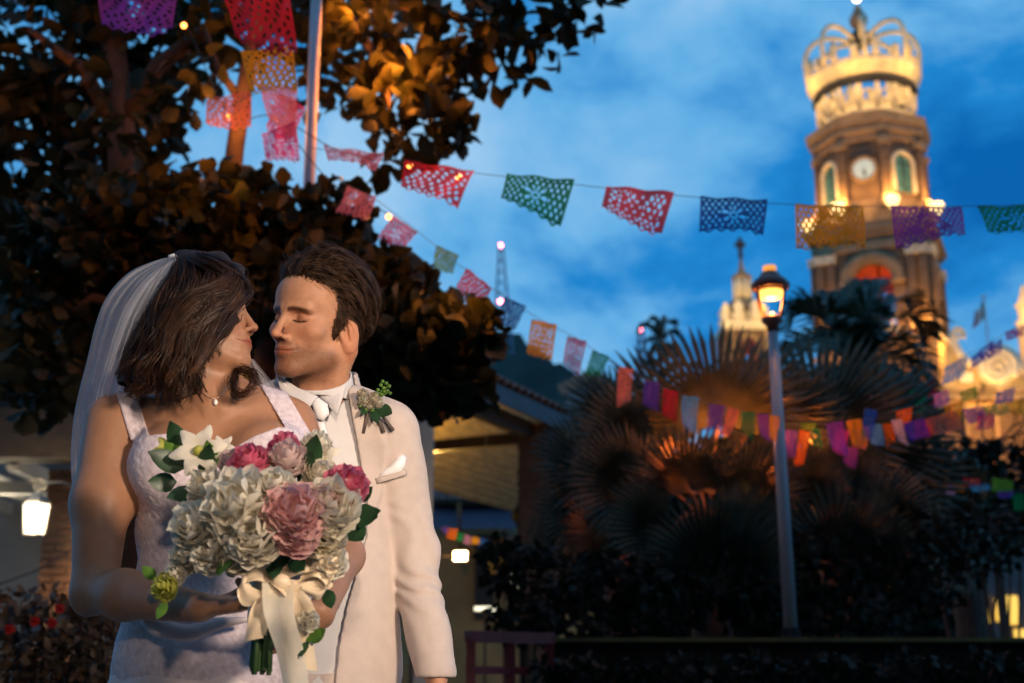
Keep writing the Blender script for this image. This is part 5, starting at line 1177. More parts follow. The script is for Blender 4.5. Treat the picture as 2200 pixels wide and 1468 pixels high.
# octagon
O_R = tw(222, 380)/2/math.cos(math.pi/8)*0.99
z0, z1 = tz(478), tz(428)
m = MB(); m.lathe([(O_R*1.0, z0), (O_R*1.0, z1)], 8, a0=math.pi/8); tp(m, 'octagon_base', STN)
z2 = tz(300)
m = MB(); m.lathe([(O_R*0.97, z1), (O_R*0.97, z2)], 8, a0=math.pi/8); tp(m, 'octagon_wall', BRT)
AP = O_R*0.97*math.cos(math.pi/8); FW = O_R*0.97*math.sin(math.pi/8)*2
for k in range(8):
    a = math.pi/8+k*math.pi/4; x, y = O_R*math.cos(a), O_R*math.sin(a)
    m = MB(); m.box((x*0.97, y*0.97, (z1+z2)/2), (0.62, 0.62, z2-z1), a); tp(m, 'corner_pilaster', BRT)
    m = MB(); m.box((x*0.985, y*0.985, z2-0.35), (0.8, 0.8, 0.5), a); tp(m, 'pilaster_capital', STN)
    m = MB(); m.box((x*1.02, y*1.02, z1-0.35), (0.9, 0.9, 0.7), a); tp(m, 'pilaster_pedestal', STN)
    fa = k*math.pi/4-math.pi/2; rot = fa+math.pi/2
    def face(m, name, mat, smooth=False, parent=None):
        o = tp(m, name, mat, smooth, parent); o.rotation_euler = (0, 0, rot) if parent is None else (0, 0, 0); return o
    if k % 2 == 0:
        zc = tz(362); rc = tw(25, 362); F_ = None
        m = MB(); n = 24
        m.add([(rc*math.cos(2*math.pi*i/n), -AP-0.10, zc+rc*math.sin(2*math.pi*i/n)) for i in range(n)]+[(rc*math.cos(2*math.pi*i/n), -AP+0.05, zc+rc*math.sin(2*math.pi*i/n)) for i in range(n)], [tuple(range(n))]+[(i, n+i, n+(i+1) % n, (i+1) % n) for i in range(n)])
        cf = face(m, 'clock_face', M('clock_white', (0.45, 0.55, 0.52), 0.5, 0.1, 4, emit=(0.55, 0.75, 0.70), estr=0.22))
        m = MB(); m.tube([(rc*1.08*math.cos(2*math.pi*i/n), -AP-0.08, zc+rc*1.08*math.sin(2*math.pi*i/n)) for i in range(n+1)], 0.12, 6); face(m, 'clock_rim', STN)
        for i in range(12):
            a_ = 2*math.pi*i/12; m = MB(); m.beam((rc*0.78*math.cos(a_), -AP-0.14, zc+rc*0.78*math.sin(a_)), (rc*0.95*math.cos(a_), -AP-0.14, zc+rc*0.95*math.sin(a_)), 0.05, 0.05, (0, 1, 0)); face(m, 'hour_mark', DRK, parent=cf)
        m = MB(); m.beam((0, -AP-0.16, zc), (0.12, -AP-0.16, zc-rc*0.55), 0.09, 0.05, (0, 1, 0)); face(m, 'hour_hand', DRK, parent=cf); m = MB(); m.beam((0, -AP-0.18, zc), (0.02, -AP-0.18, zc-rc*0.85), 0.06, 0.05, (0, 1, 0)); face(m, 'minute_hand', DRK, parent=cf)
        m = MB(); m.prism([(-rc*1.2, zc+rc*1.15), (rc*1.2, zc+rc*1.15), (rc*0.8, zc+rc*1.6), (0, zc+rc*1.85), (-rc*0.8, zc+rc*1.6)], (0, -AP-0.22, 0), (1, 0, 0), (0, 0, 1), (0, 1, 0), 0.2); face(m, 'clock_hood', DRK)
    else:
        wr = FW*0.24; zs = tz(352); zb = tz(412); n = 12
        poly = [(-wr, zb)]+[(-wr*math.cos(math.pi*i/n), zs+wr*math.sin(math.pi*i/n)) for i in range(n+1)]+[(wr, zb)]
        m = MB(); m.prism(poly, (0, -AP-0.06, 0), (1, 0, 0), (0, 0, 1), (0, 1, 0), 0.1); wn_ = face(m, 'window', GLS)
        m = MB(); w2 = wr*1.38; pts = [(-w2*0.9, -AP-0.14, zb)]+[(-w2*0.9*math.cos(math.pi*i/n), -AP-0.14, zs+w2*0.9*math.sin(math.pi*i/n)) for i in range(n+1)]+[(w2*0.9, -AP-0.14, zb)]; m.tube(pts, 0.17, 6); face(m, 'window_surround', CRN)
        m = MB(); m.beam((0, -AP-0.1, zb), (0, -AP-0.1, zs+wr), 0.08, 0.08, (0, 1, 0)); m.beam((-wr, -AP-0.1, zs), (wr, -AP-0.1, zs), 0.08, 0.08, (0, 1, 0)); face(m, 'glazing_bar', DRK, parent=wn_)
for z0_, z1_, k in ((tz(302), tz(292), 1.02), (tz(292), tz(280), 1.10), (tz(280), tz(268), 1.17), (tz(268), tz(262), 1.05)):
    m = MB(); m.lathe([(O_R*k, z0_), (O_R*(k+0.02), z1_)], 8, a0=math.pi/8); tp(m, 'octagon_cornice', STN)
# crown
def cr(px, py): return tw(px, py)/2
def band(prof, name, mat, n=32):
    m = MB(); V = []; k = len(prof)
    for r_, z in prof:
        for i in range(n): a = 2*math.pi*i/n; V.append((r_*math.cos(a), r_*math.sin(a), z))
    m.add(V, [(i*n+j, i*n+(j+1) % n, ((i+1) % k)*n+(j+1) % n, ((i+1) % k)*n+j) for i in range(k) for j in range(n)]); return tp(m, name, mat, False)
r1, r2, r3 = cr(186, 250), cr(216, 200), cr(238, 150)
band([(r1, tz(258)), (r1+.25, tz(252)), (r1+.1, tz(244)), (r1-.35, tz(244)), (r1-.35, tz(258))], 'crown_lower_ring', CRN)
band([(r2-.05, tz(196)), (r2+.25, tz(190)), (r2+.18, tz(183)), (r2-.2, tz(183)), (r2-.2, tz(196))], 'crown_middle_ring', DRK)
band([(r2+.16, tz(180)), (r3+.02, tz(168)), (r3+.22, tz(156)), (r3+.05, tz(146)), (r3-.3, tz(146)), (r2-.1, tz(180))], 'crown_upper_ring', CRN)
for k in range(16):
    a = 2*math.pi*k/16; ca, sa = math.cos(a), math.sin(a); m = MB()
    m.tube([(r1*ca, r1*sa, tz(246)), ((r1+.35)*ca, (r1+.35)*sa, tz(228)), ((r2-.1)*ca, (r2-.1)*sa, tz(198))], [.16, .24, .18], 7); tp(m, 'crown_strut', CRN, True)
    m = MB(); c_ = np.array(((r1+r2)/2*math.cos(a+.2), (r1+r2)/2*math.sin(a+.2), tz(222))); tv_ = np.array((-math.sin(a+.2), math.cos(a+.2), 0)); s_ = [c_+tv_*0.42*math.cos(q)+np.array((0, 0, 0.5*math.sin(q))) for q in np.linspace(0, 6.28, 13)]; m.tube(s_, 0.10, 5); tp(m, 'crown_scroll', CRN, True)
    m = MB(); zz = tz(148); m.lathe([(0.24, 0), (0.34, 0.35), (0.20, 0.6), (0.36, 1.1 if k % 2 else 0.8), (0.05, 1.9 if k % 2 else 1.2)], 7, ((r3-.1)*ca, (r3-.1)*sa, zz)); tp(m, 'crown_finial', CRN, True)
for k in range(8):
    a = 2*math.pi*k/8+0.2; ca, sa = math.cos(a), math.sin(a); m = MB()
    pts = spline([(r3*ca, r3*sa, tz(150)), (r3*1.04*ca, r3*1.04*sa, tz(112)), (r3*0.88*ca, r3*0.88*sa, tz(86)), (r3*0.55*ca, r3*0.55*sa, tz(76)), (r3*0.2*ca, r3*0.2*sa, tz(88)), (0.3*ca, 0.3*sa, tz(98))], 14); m.tube(pts, [.19]*10+[.17, .16, .15, .15], 7); tp(m, 'crown_arch', CRN, True)
m = MB(); m.lathe([(0.1, tz(104)), (0.7, tz(98)), (0.95, tz(86)), (0.75, tz(74)), (0.3, tz(70)), (0.35, tz(62))], 14); tp(m, 'crown_orb', DRK, True)
m = MB(); m.lathe([(0.3, tz(64)), (0.62, tz(54)), (0.70, tz(42)), (0.45, tz(30)), (0.30, tz(22)), (0.16, tz(12))], 14); tp(m, 'finial_urn', STN, True)
m = MB(); m.ico((0, 0, tz(-3)), 0.30, 12, 8); tp(m, 'beacon', M('beacon_glow', (1, 0.95, 0.8), 0.4, emit=(1.0, 0.95, 0.72), estr=6), True)
# floodlight bowls on the ledge
def wl(x, y, z):
    c, s = math.cos(TA), math.sin(TA); return (TC2[0]+x*c-y*s, TC2[1]+x*s+y*c, z)
zb = tz(446)
for k, a in enumerate((-math.pi/2-math.pi/8-math.pi/4, -math.pi/2-math.pi/8, -math.pi/2+math.pi/8, -math.pi/2+3*math.pi/8)):
    x, y = (O_R+1.0)*math.cos(a), (O_R+1.0)*math.sin(a); m = MB(); m.lathe([(0.15, zb-0.6), (0.40, zb-0.3), (0.52, zb+.1), (0.45, zb+0.2)], 12, (x, y, 0)); tp(m, 'flood_bowl', M('bowl_glow', (1, 0.8, 0.4), 0.4, emit=(1.0, 0.70, 0.26), estr=2.2), True)
    lamp('tower_flood', 'POINT', wl(x*1.03, y*1.03, zb+0.6), 720, (1.0, 0.50, 0.13), 0.3)
for a in (-2.6, -1.57, -0.6, 0.9):
    x, y = (r1+0.2)*math.cos(a), (r1+0.2)*math.sin(a); lamp('crown_flood', 'POINT', wl(x*2.0, y*2.0, tz(190)), 900, (1.0, 0.54, 0.12), 0.3)
lamp('crown_inner', 'POINT', wl(0, 0, tz(165)), 800, (1.0, 0.62, 0.20), 0.4)
for x in (-HW*0.82, HW*0.82): lamp('pilaster_flood', 'POINT', wl(x, -HW-1.6, z_f+0.5), 640, (1.0, 0.50, 0.12), 0.2)
lamp('belfry_red', 'POINT', wl(0.3, 1.2, z_f+2.2), 900, (1.0, 0.09, 0.02), 0.4)
lamp('side_flood', 'POINT', wl(HW+1.4, -HW*0.2, z_a+0.6), 500, (1.0, 0.52, 0.14), 0.3); lamp('base_flood', 'POINT', wl(-1.0, -HW-3.2, z_a-4.5), 700, (1.0, 0.42, 0.08), 0.4)
lamp('base_flood2', 'POINT', wl(HW*0.9, -HW-2.6, z_a-0.6), 350, (1.0, 0.50, 0.12), 0.4)

# ================================================================== CHURCH FRONT WITH VOLUTE
cf_ = thing('church', 'brightly lit church parapet with a large spiral volute at the right edge', 'church', gpt(P(2140, 1500, 80)))
VY_ = 80.0
def vp(px, py): q = P(px, py, VY_); return (q[0], q[2])
topc = spline([(2030, 720), (2046, 738), (2060, 762), (2085, 784), (2108, 778), (2128, 757), (2150, 750), (2176, 764), (2192, 790), (2204, 822), (2260, 850), (2330, 850)], 40)
poly = [vp(*q) for q in topc]+[vp(2330, 880), vp(2030, 880)]
m = MB(); m.prism(poly, (0, VY_, 0), (1, 0, 0), (0, 0, 1), (0, 1, 0), 1.2); part(m, 'parapet', M('parapet_gold', (0.55, 0.36, 0.14), 0.85, 0.15, 1.2, stretch=(1, 1, 5), bump=0.3), cf_)
CRM = M('cream_moulding', (0.70, 0.58, 0.40), 0.7, 0.1, 2)
m = MB(); m.tube([np.array((*vp(*q), 0))[[0, 2, 1]]+np.array((0, VY_-.15, 0)) for q in topc[:31]], 0.28, 6); part(m, 'coping', CRM, cf_, True)
def spiral(cx, cy, r0, turns, tr, name):
    m = MB(); pts = []
    for i in range(60):
        t = i/59; a = -0.6+turns*2*math.pi*t; rr_ = r0*(1-t)**0.85+2; q = P(cx+rr_*math.cos(a), cy-rr_*math.sin(a), VY_); pts.append(q+np.array((0, -0.35, 0)))
    m.tube(pts, [tr*(1-0.6*i/59) for i in range(60)], 8); part(m, name, CRM, cf_, True)
m = MB(); n = 28; c = P(2138, 792, VY_); rr_ = 42/PXM(792, VY_); m.add([(c[0]+rr_*math.cos(2*math.pi*i/n), VY_-.22, c[2]+rr_*math.sin(2*math.pi*i/n)) for i in range(n)]+[(c[0]+rr_*math.cos(2*math.pi*i/n), VY_, c[2]+rr_*math.sin(2*math.pi*i/n)) for i in range(n)], [tuple(range(n))]+[(i, n+i, n+(i+1) % n, (i+1) % n) for i in range(n)]); part(m, 'volute_disc', CRM, cf_)
spiral(2138, 792, 38, 2.6, 0.30, 'volute_spiral'); spiral(2053, 721, 12, 1.8, 0.16, 'small_volute')
wbox(cf_, 'inscribed_tablet', 2062, 800, 2092, 822, VY_-.3, 0.25, CRM)
for px in (2066, 2100, 2138): pass
for y0, y1, dy in ((832, 840, -.5), (840, 850, -.3), (850, 858, -.6)): wbox(cf_, 'cornice', 1985, y0, 2330, y1, VY_+dy, 1.6, STN)
wbox(cf_, 'front_wall', 1985, 858, 2330, 1500, VY_+0.2, 6, BRT)
for px in (2030, 2085, 2150, 2210): wbox(cf_, 'pilaster', px-8, 860, px+8, 1100, VY_-.2, 0.5, STN)
for px, py, e_ in ((2085, 840, 240), (2160, 845, 240), (2040, 800, 140)):
    q = P(px, py, VY_); lamp('parapet_flood', 'POINT', (q[0], VY_-2.2, q[2]-0.3), e_, (1.0, 0.62, 0.20), 0.3)
q = P(2120, 930, VY_); lamp('front_flood', 'POINT', (q[0], VY_-2.5, q[2]), 700, (1.0, 0.45, 0.10), 0.3)
pn = thing('church_pinnacle', 'gold lit pinnacle of the church cut by the right edge', 'pinnacle', gpt(P(2206, 1500, 86)))
c = P(2208, 700, 86); s_ = 1/PXM(660, 86)
m = MB(); m.lathe([(20*s_, -8), (22*s_, 0), (26*s_, 8*s_), (16*s_, 14*s_), (18*s_, 40*s_), (24*s_, 46*s_), (12*s_, 54*s_), (14*s_, 62*s_), (8*s_, 70*s_), (9*s_, 78*s_), (3*s_, 92*s_)], 12, tuple(c)); part(m, 'shaft', CRM, pn, True)
m = MB(); m.box((c[0], c[1], c[2]/2-4), (36*s_, 36*s_, c[2]-8)); part(m, 'pier', BRT, pn); lamp('pinnacle_flood', 'POINT', tuple(c+np.array((-2.2, -2.5, 0.6))), 500, (1.0, 0.62, 0.2), 0.3)

# ================================================================== SMALL DOMED TOWER
SY = 104.0; sc_ = P(1598, 690, SY); small = thing('domed_bell_tower', 'smaller church tower with green dome and cross behind the street lamp', 'tower', (sc_[0], SY, 0))
def sz(py): return float(P(1598, py, SY)[2])
def sw(px): return px/PXM(650, SY)
def sp_(m, name, mat, smooth=False): return m.build(name, mat, small, smooth)
m = MB(); m.box((0, 0, sz(790)/2), (sw(96), sw(96), sz(790))); sp_(m, 'shaft', BRT)
m = MB(); z0, z1 = sz(790), sz(722)
for q in range(4):
    mm = MB()
    for poly in archwall(-sw(47), sw(47), z0, sz(752), sw(14), z1, 10): mm.prism(poly, (0, -sw(47), 0), (1, 0, 0), (0, 0, 1), (0, 1, 0), 0.5)
    o = sp_(mm, 'arch_wall', BRT); o.rotation_euler = (0, 0, q*math.pi/2)
    mm = MB(); n = 12; mm.tube([(-sw(17)*math.cos(math.pi*k/n), -sw(48), sz(752)+sw(17)*math.sin(math.pi*k/n)) for k in range(n+1)], 0.2, 6); o = sp_(mm, 'archivolt', STN); o.rotation_euler = (0, 0, q*math.pi/2)
    for sx in (-1, 1):
        mm = MB(); mm.box((sx*sw(38), -sw(49), (z0+z1)/2), (sw(12), 0.4, z1-z0)); o = sp_(mm, 'pilaster', STN); o.rotation_euler = (0, 0, q*math.pi/2)
for y0, y1, w in ((722, 716, 104), (716, 708, 110), (708, 702, 98)):
    m = MB(); m.box((0, 0, (sz(y0)+sz(y1))/2), (sw(w), sw(w), sz(y1)-sz(y0))); sp_(m, 'cornice', CRM)
m = MB(); m.lathe([(sw(36), sz(702)), (sw(36), sz(684)), (sw(39), sz(682)), (sw(39), sz(678))], 8, a0=math.pi/8); sp_(m, 'drum', CRM)
for k in range(8):
    a = 2*math.pi*k/8+.39; m = MB(); x, y = sw(44)*math.cos(a), sw(44)*math.sin(a); m.lathe([(0.35, 0), (0.5, 0.5), (0.3, 0.8), (0.45, 1.3), (0.1, 1.9)], 8, (x, y, sz(702))); sp_(m, 'pinnacle', CRM, True)
m = MB(); m.lathe([(sw(36), sz(680)), (sw(34), sz(668)), (sw(28), sz(655)), (sw(19), sz(646)), (sw(15), sz(644))], 16); sp_(m, 'dome', M('green_dome_tile', (0.05, 0.075, 0.06), 0.45, 0.3, 1.5), True)
for k in range(8):
    a = 2*math.pi*k/8; m = MB(); m.tube([(sw(r_)*math.cos(a), sw(r_)*math.sin(a), sz(y)) for r_, y in ((36.5, 680), (34.5, 668), (28.5, 655), (19.5, 646))], 0.12, 5); sp_(m, 'dome_rib', STN, True)
m = MB(); m.lathe([(sw(13), sz(646)), (sw(13), sz(600))], 8); sp_(m, 'lantern_core', M('lantern_lit', (0.5, 0.4, 0.25), 0.7, 0.1, 3), False)
for k in range(8):
    a = 2*math.pi*k/8+.2; m = MB(); m.tube([(sw(16.5)*math.cos(a), sw(16.5)*math.sin(a), sz(646)), (sw(16.5)*math.cos(a), sw(16.5)*math.sin(a), sz(602))], 0.22, 7); sp_(m, 'lantern_column', CRM, True)
m = MB(); m.lathe([(sw(20), sz(604)), (sw(23), sz(599)), (sw(22), sz(595)), (sw(14), sz(590)), (sw(7), sz(582)), (sw(4.5), sz(570)), (sw(3), sz(555))], 14); sp_(m, 'spire', STN, True)
m = MB(); m.box((0, 0, (sz(555)+sz(512))/2), (0.35, 0.3, sz(512)-sz(555))); m.box((0, 0, sz(526)), (sw(22), 0.28, 0.4)); sp_(m, 'cross', DRK)
for x, y, py, e_ in ((-2.2, -2.6, 640, 170), (2.2, -2.6, 640, 170), (-3.2, -3.6, 700, 260), (2.6, -3.6, 700, 260), (0, -4.5, 730, 200)):
    lamp('dome_flood', 'POINT', (sc_[0]+x, SY+y, sz(py)), e_, (1.0, 0.66, 0.24), 0.3)
lamp('small_belfry_red', 'POINT', (sc_[0], SY, sz(760)), 150, (1.0, 0.12, 0.03), 0.3)

# ================================================================== FLAG AND MASTS
fp = thing('flagpole', 'thin pole with a drooping green white and red flag near the right edge', 'flagpole', gpt(P(2126, 1500, 130)))
a = P(2113, 638, 130); b = np.array((a[0], 130, 0)); m = MB(); m.tube([b, a], [.22, .12], 8); m.ico(tuple(a), 0.25, 8, 6); part(m, 'pole', M('pole_white', (0.6, 0.6, 0.6), 0.5), fp, True)
for i, (nm_, col) in enumerate((('green_stripe', (0.0, 0.10, 0.04)), ('white_stripe', (0.7, 0.7, 0.68)), ('red_stripe', (0.45, 0.01, 0.02)))):
    m = MB(); V = []; K = 8; H = 7
    for h in range(H):
        for k in range(K):
            u = (i+k/(K-1))/3; v = h/(H-1); x = a[0]-u*1.25-0.25*v*u; z = a[2]-0.5-1.5*u**1.2-v*(1.9-0.2*u)+0.12*math.sin(u*9); y = 130+0.35*math.sin(u*11+v*2); V.append((x, y, z))
    m.add(V, [(h*K+k, h*K+k+1, (h+1)*K+k+1, (h+1)*K+k) for h in range(H-1) for k in range(K-1)]); part(m, nm_, M('flag_'+nm_, col, 0.7, 0.08, 3, trans=0.3), fp, True)
def mast(px, py0, py1, Y, w0, w1, lab, lights):
    top = P(px, py0, Y); z1 = P(px, py1, Y)[2]; o = thing('radio_mast', lab, 'mast', (top[0], Y, z1))
    m = MB(); H = top[2]-z1
    for k in range(3):
        a = 2*math.pi*k/3; m.tube([(top[0]+w0*math.cos(a), Y+w0*math.sin(a), z1), (top[0]+w1*math.cos(a), Y+w1*math.sin(a), top[2])], 0.22, 5)
    for i in range(10):
        f0, f1 = i/10, (i+1)/10
        for k in range(3):
            a0 = 2*math.pi*k/3; a1 = a0+2*math.pi/3; ra, rb = w0+(w1-w0)*f0, w0+(w1-w0)*f1
            m.tube([(top[0]+ra*math.cos(a0), Y+ra*math.sin(a0), z1+H*f0), (top[0]+rb*math.cos(a1), Y+rb*math.sin(a1), z1+H*f1)], 0.12, 4)
    part(m, 'lattice', M('hazed_mast_steel', (0.10, 0.16, 0.24), 0.6, 0.1, 1), o)  # colour faded to blue to stand for haze in front of the mast
    for py in lights:
        c = P(px, py, Y); m = MB(); m.ico(tuple(c), 0.5*Y/300, 10, 8); part(m, 'warning_lamp', M('warning_red', (0.9, 0.2, 0.2), 0.4, emit=(1.0, 0.16, 0.22), estr=26), o, True)
mast(1075, 528, 760, 300, 3.2, 0.6, 'tall lattice radio mast with a red warning light above the hill', (528, 648))
mast(1375, 706, 900, 220, 2.0, 0.5, 'far small mast with a red light beside the distant palm', (708,))
# ================================================================== PALMS
FANM = M('fan_leaf', (0.024, 0.050, 0.042), 0.45, 0.35, 4, spec=0.22, trans=0.12, col2=(0.052, 0.076, 0.056)); PET = M('petiole', (0.030, 0.028, 0.014), 0.6, 0.2, 8); PTR = M('palm_trunk', (0.030, 0.022, 0.016), 0.9, 0.4, 6, bump=0.6, stretch=(1, 1, 5))
def fan_mesh(seed, nseg=40, spread=R(215), split=0.50):
    rng = random.Random(seed); V = []; F = []
    for k in range(nseg):
        a0 = -spread/2+spread*k/nseg; a1 = a0+spread/nseg; am = (a0+a1)/2; L = (0.82+0.18*math.cos(am*0.8))*rng.uniform(0.93, 1.05); dr = rng.uniform(0.0, 0.10); sw_ = rng.uniform(-.03, .03)
        def pt(a, r, z): return (r*math.sin(a), r*math.cos(a), z)
        n0 = len(V); cup = lambda r, a: 0.10*r*r-0.16*abs(a/spread*2)**2*r
        ridge = 0.030
        V += [pt(am, 0.04, 0), pt(a0, split*L, cup(split, a0)-ridge), pt(am, split*L, cup(split, am)+ridge*0.6), pt(a1, split*L, cup(split, a1)-ridge),
              pt(am-0.35*(a1-a0)+sw_*.3, 0.8*L, cup(.8, am)-dr*.4-.01), pt(am+sw_*.3, 0.8*L, cup(.8, am)-dr*.4+.008), pt(am+0.35*(a1-a0)+sw_*.3, 0.8*L, cup(.8, am)-dr*.4-.01), pt(am+sw_, L, cup(1, am)-dr)]
        F += [(n0, n0+1, n0+2), (n0, n0+2, n0+3), (n0+1, n0+4, n0+5, n0+2), (n0+2, n0+5, n0+6, n0+3), (n0+4, n0+7, n0+5), (n0+5, n0+7, n0+6)]
    me = bpy.data.meshes.new('fan_leaf'); me.from_pydata(V, [], F); me.materials.append(FANM); return me
FANS = [fan_mesh(i, n, R(s), sp) for i, (n, s, sp) in enumerate(((38, 225, .46), (34, 205, .42), (30, 180, .48)))]
def fan(root, hub, px, py, Y, ang, rad, tilt, yaw, kind):
    """leaf whose blade starts at (px,py); ang = direction of its middle in the picture plane (0 up, + right); tilt leans the tip towards the viewer"""
    c = P(px, py, Y); s = rad/PXM(py, Y); a = R(ang)
    ax = Vector((math.sin(a)*math.cos(R(tilt)), -math.sin(R(tilt)), math.cos(a)*math.cos(R(tilt)))).normalized()
    nrm = Vector((math.sin(R(yaw)), -math.cos(R(yaw)), 0.25)); side = ax.cross(nrm).normalized(); nrm = side.cross(ax).normalized()
    o = bpy.data.objects.new('leaf_fan', FANS[kind % 3]); COL.objects.link(o); mw = Matrix((side, ax, nrm)).transposed().to_4x4() @ Matrix.Scale(s, 4); mw.translation = Vector(c); o.matrix_world = mw
    o.parent = root; o.matrix_parent_inverse = Matrix.Translation(-Vector(root.location))
    m = MB(); mid = (np.array(hub)+c)/2+np.array((0, 0, 0.10)); m.tube(spline([hub, mid, c], 8), [.022, .02, .018, .017, .016, .015, .014, .012], 6); st_ = part(m, 'leaf_stalk', PET, root, True, parent=o); st_.matrix_parent_inverse = mw.inverted()
    o2 = root.children[-1] if False else None
def fanpalm(label, bpx, Y, hub_py, leaves):
    root = thing('fan_palm', label, 'palm', gpt(P(bpx, 1500, Y)), group='fan palms in the planter'); hub = P(bpx, hub_py, Y)
    m = MB(); m.tube([np.array((hub[0], Y, 0)), np.array((hub[0], Y, hub[2]*0.5)), hub], [.17, .15, .12], 12); part(m, 'trunk', PTR, root, True)
    for lf in leaves: fan(root, hub, *lf)
fanpalm('big fan palm left of the lamp post, widest leaf glowing orange', 1520, 9.4, 1130, [
    (1545, 905, 9.3, -4, 235, -10, -6, 0), (1625, 905, 9.6, 30, 215, -12, -15, 1), (1465, 930, 9.5, -34, 230, -5, 15, 1), (1395, 965, 9.3, -62, 190, 10, 20, 2), (1370, 1045, 9.1, -84, 175, 15, 15, 0), (1480, 1060, 9.0, -14, 165, 25, -8, 2),
    (1600, 1080, 8.95, 22, 160, 25, 0, 1), (1440, 1140, 8.9, -102, 165, 20, 15, 0), (1560, 1170, 8.85, 62, 150, 25, -20, 2), (1500, 1190, 8.8, -150, 140, 30, 10, 1), (1525, 1215, 8.65, -8, 185, 30, 4, 0), (1580, 1235, 8.6, 25, 160, 30, -6, 1)])
fanpalm('fan palm right of the lamp post, under the feathery palm', 1790, 9.8, 1100, [
    (1760, 925, 9.7, 20, 240, -5, -22, 0), (1845, 950, 9.9, 48, 235, 0, -28, 1), (1700, 950, 9.65, -6, 185, 5, -5, 2), (1885, 1030, 9.8, 76, 205, 10, -20, 0), (1790, 1040, 9.4, 8, 150, 28, 8, 1), (1865, 1115, 9.4, 106, 175, 20, -10, 2), (1745, 1095, 9.2, -22, 145, 32, 5, 0), (1800, 1205, 8.95, 4, 190, 30, 0, 2), (1860, 1215, 9.0, 30, 150, 30, -8, 0)])
fanpalm('low fan palm in front of the tiled pavilion', 1330, 10.2, 1180, [
    (1335, 900, 10.4, -56, 150, 0, 30, 0), (1285, 1010, 10.0, -68, 160, 8, 22, 1), (1345, 1030, 10.0, -36, 170, 12, 10, 2), (1265, 1100, 9.9, -80, 135, 15, 20, 1), (1325, 1145, 9.8, -24, 145, 25, 0, 0), (1240, 1165, 9.9, -96, 120, 10, 10, 2)])
# garden uplights tucked between the leaf stalks
for px, py, Y, e_, lab in ((1558, 925, 9.08, 66, 'small garden spotlight between the stalks of the big fan palm'), (1742, 945, 9.45, 24, 'small garden spotlight between the stalks of the right fan palm')):
    q = P(px, py, Y); o = thing('garden_spotlight', lab, 'spotlight', (q[0], q[1], 0)); m = MB(); m.tube([(q[0], q[1], 0), q-np.array((0, 0, .1))], 0.010, 6); part(m, 'stake', LEAFD, o); m = MB(); m.lathe([(0.02, -0.12), (0.035, -0.05), (0.032, -0.045)], 10, tuple(q)); part(m, 'hood', LEAFD, o)
    lamp('garden_spot_light', 'POINT', q, e_, (1.0, 0.16, 0.018), 0.04)
# feather palms
FEA = M('feather_leaf', (0.012, 0.030, 0.016), 0.45, 0.4, 4, spec=0.45, trans=0.1, col2=(0.028, 0.055, 0.026))
def frond(root, pts, ll, droop, mat, name='frond', n=44, wleaf=0.022):
    sp = spline(pts, n); mb = MB(); mb.tube(sp[::4], [.022*(1-0.8*i/(len(sp[::4])-1)) for i in range(len(sp[::4]))], 5); rr = random.Random(int(abs(pts[-1][0])*100))
    for i in range(3, n):
        t = i/(n-1); tg = unit(sp[min(i+1, n-1)]-sp[i-1]); sd = unit(np.cross(tg, (0, 0, 1))); up = np.cross(sd, tg)
        L = ll*math.sin(math.pi*min(1, 0.12+t*0.9))**0.6*rr.uniform(0.85, 1.1)
        for s in (-1, 1):
            d = unit(sd*s*0.75+tg*(0.55+0.5*t)+up*rr.uniform(0.0, 0.3)); a = sp[i]; b = a+d*L*0.55; c = a+d*L*0.95-np.array((0, 0, 1))*L*droop*rr.uniform(.6, 1.2); w = unit(np.cross(d, up+0.3*tg))*wleaf*(1.1 if t < .8 else .7)
            mb.add([a-w*.4, a+w*.4, b+w, b-w, c], [(0, 1, 2, 3), (3, 2, 4)])
    return part(mb, name, mat, root)
def feather(label, bpx, Y, hub_py, fr, ll, droop, wleaf, tr=0.12, group=None):
    root = thing('feather_palm', label, 'palm', gpt(P(bpx, 1500, Y))); hub = P(bpx, hub_py, Y); m = MB(); m.tube([np.array((hub[0], Y, 0)), (np.array((hub[0], Y, 0))+hub)/2, hub], [tr*1.2, tr, tr*0.7], 12); part(m, 'trunk', PTR, root, True)
    for f in fr: frond(root, [hub]+[P(x, y, Y+dy) for x, y, dy in f], ll, droop, FEA, wleaf=wleaf)
feather('feathery dark palm standing in front of the big church tower', 1842, 15.0, 790, [
    [(1835, 700, 0), (1828, 615, .3)], [(1860, 690, -.3), (1890, 605, -.3)], [(1805, 700, .3), (1775, 625, .6)], [(1780, 690, -.4), (1720, 675, -.5), (1680, 712, -.6)], [(1770, 735, .2), (1710, 745, .3), (1685, 795, .3)], [(1790, 710, .5), (1735, 655, .6), (1700, 665, .7)],
    [(1900, 695, .2), (1960, 680, .3), (2000, 725, .4)], [(1890, 740, -.5), (1945, 735, -.7), (1990, 800, -.8)], [(1880, 780, -.6), (1925, 805, -.8), (1955, 880, -.9)], [(1800, 790, -.6), (1765, 830, -.8), (1750, 890, -.9)], [(1870, 715, .6), (1925, 645, .9), (1970, 650, 1.0)], [(1840, 740, -.8), (1835, 700, -1.3), (1850, 690, -1.6)], [(1890, 815, .3), (1945, 845, .5), (1995, 930, .6)],
    [(1855, 700, .8), (1862, 640, 1.0), (1850, 600, 1.2)], [(1890, 765, .2), (1950, 770, .3), (2000, 850, .4)], [(1820, 800, -.9), (1805, 850, -1.2), (1800, 905, -1.3)], [(1860, 800, -.9), (1880, 850, -1.2), (1890, 910, -1.3)], [(1815, 720, -.8), (1780, 720, -1.2), (1750, 760, -1.5)]], 0.62, 0.28, 0.026)
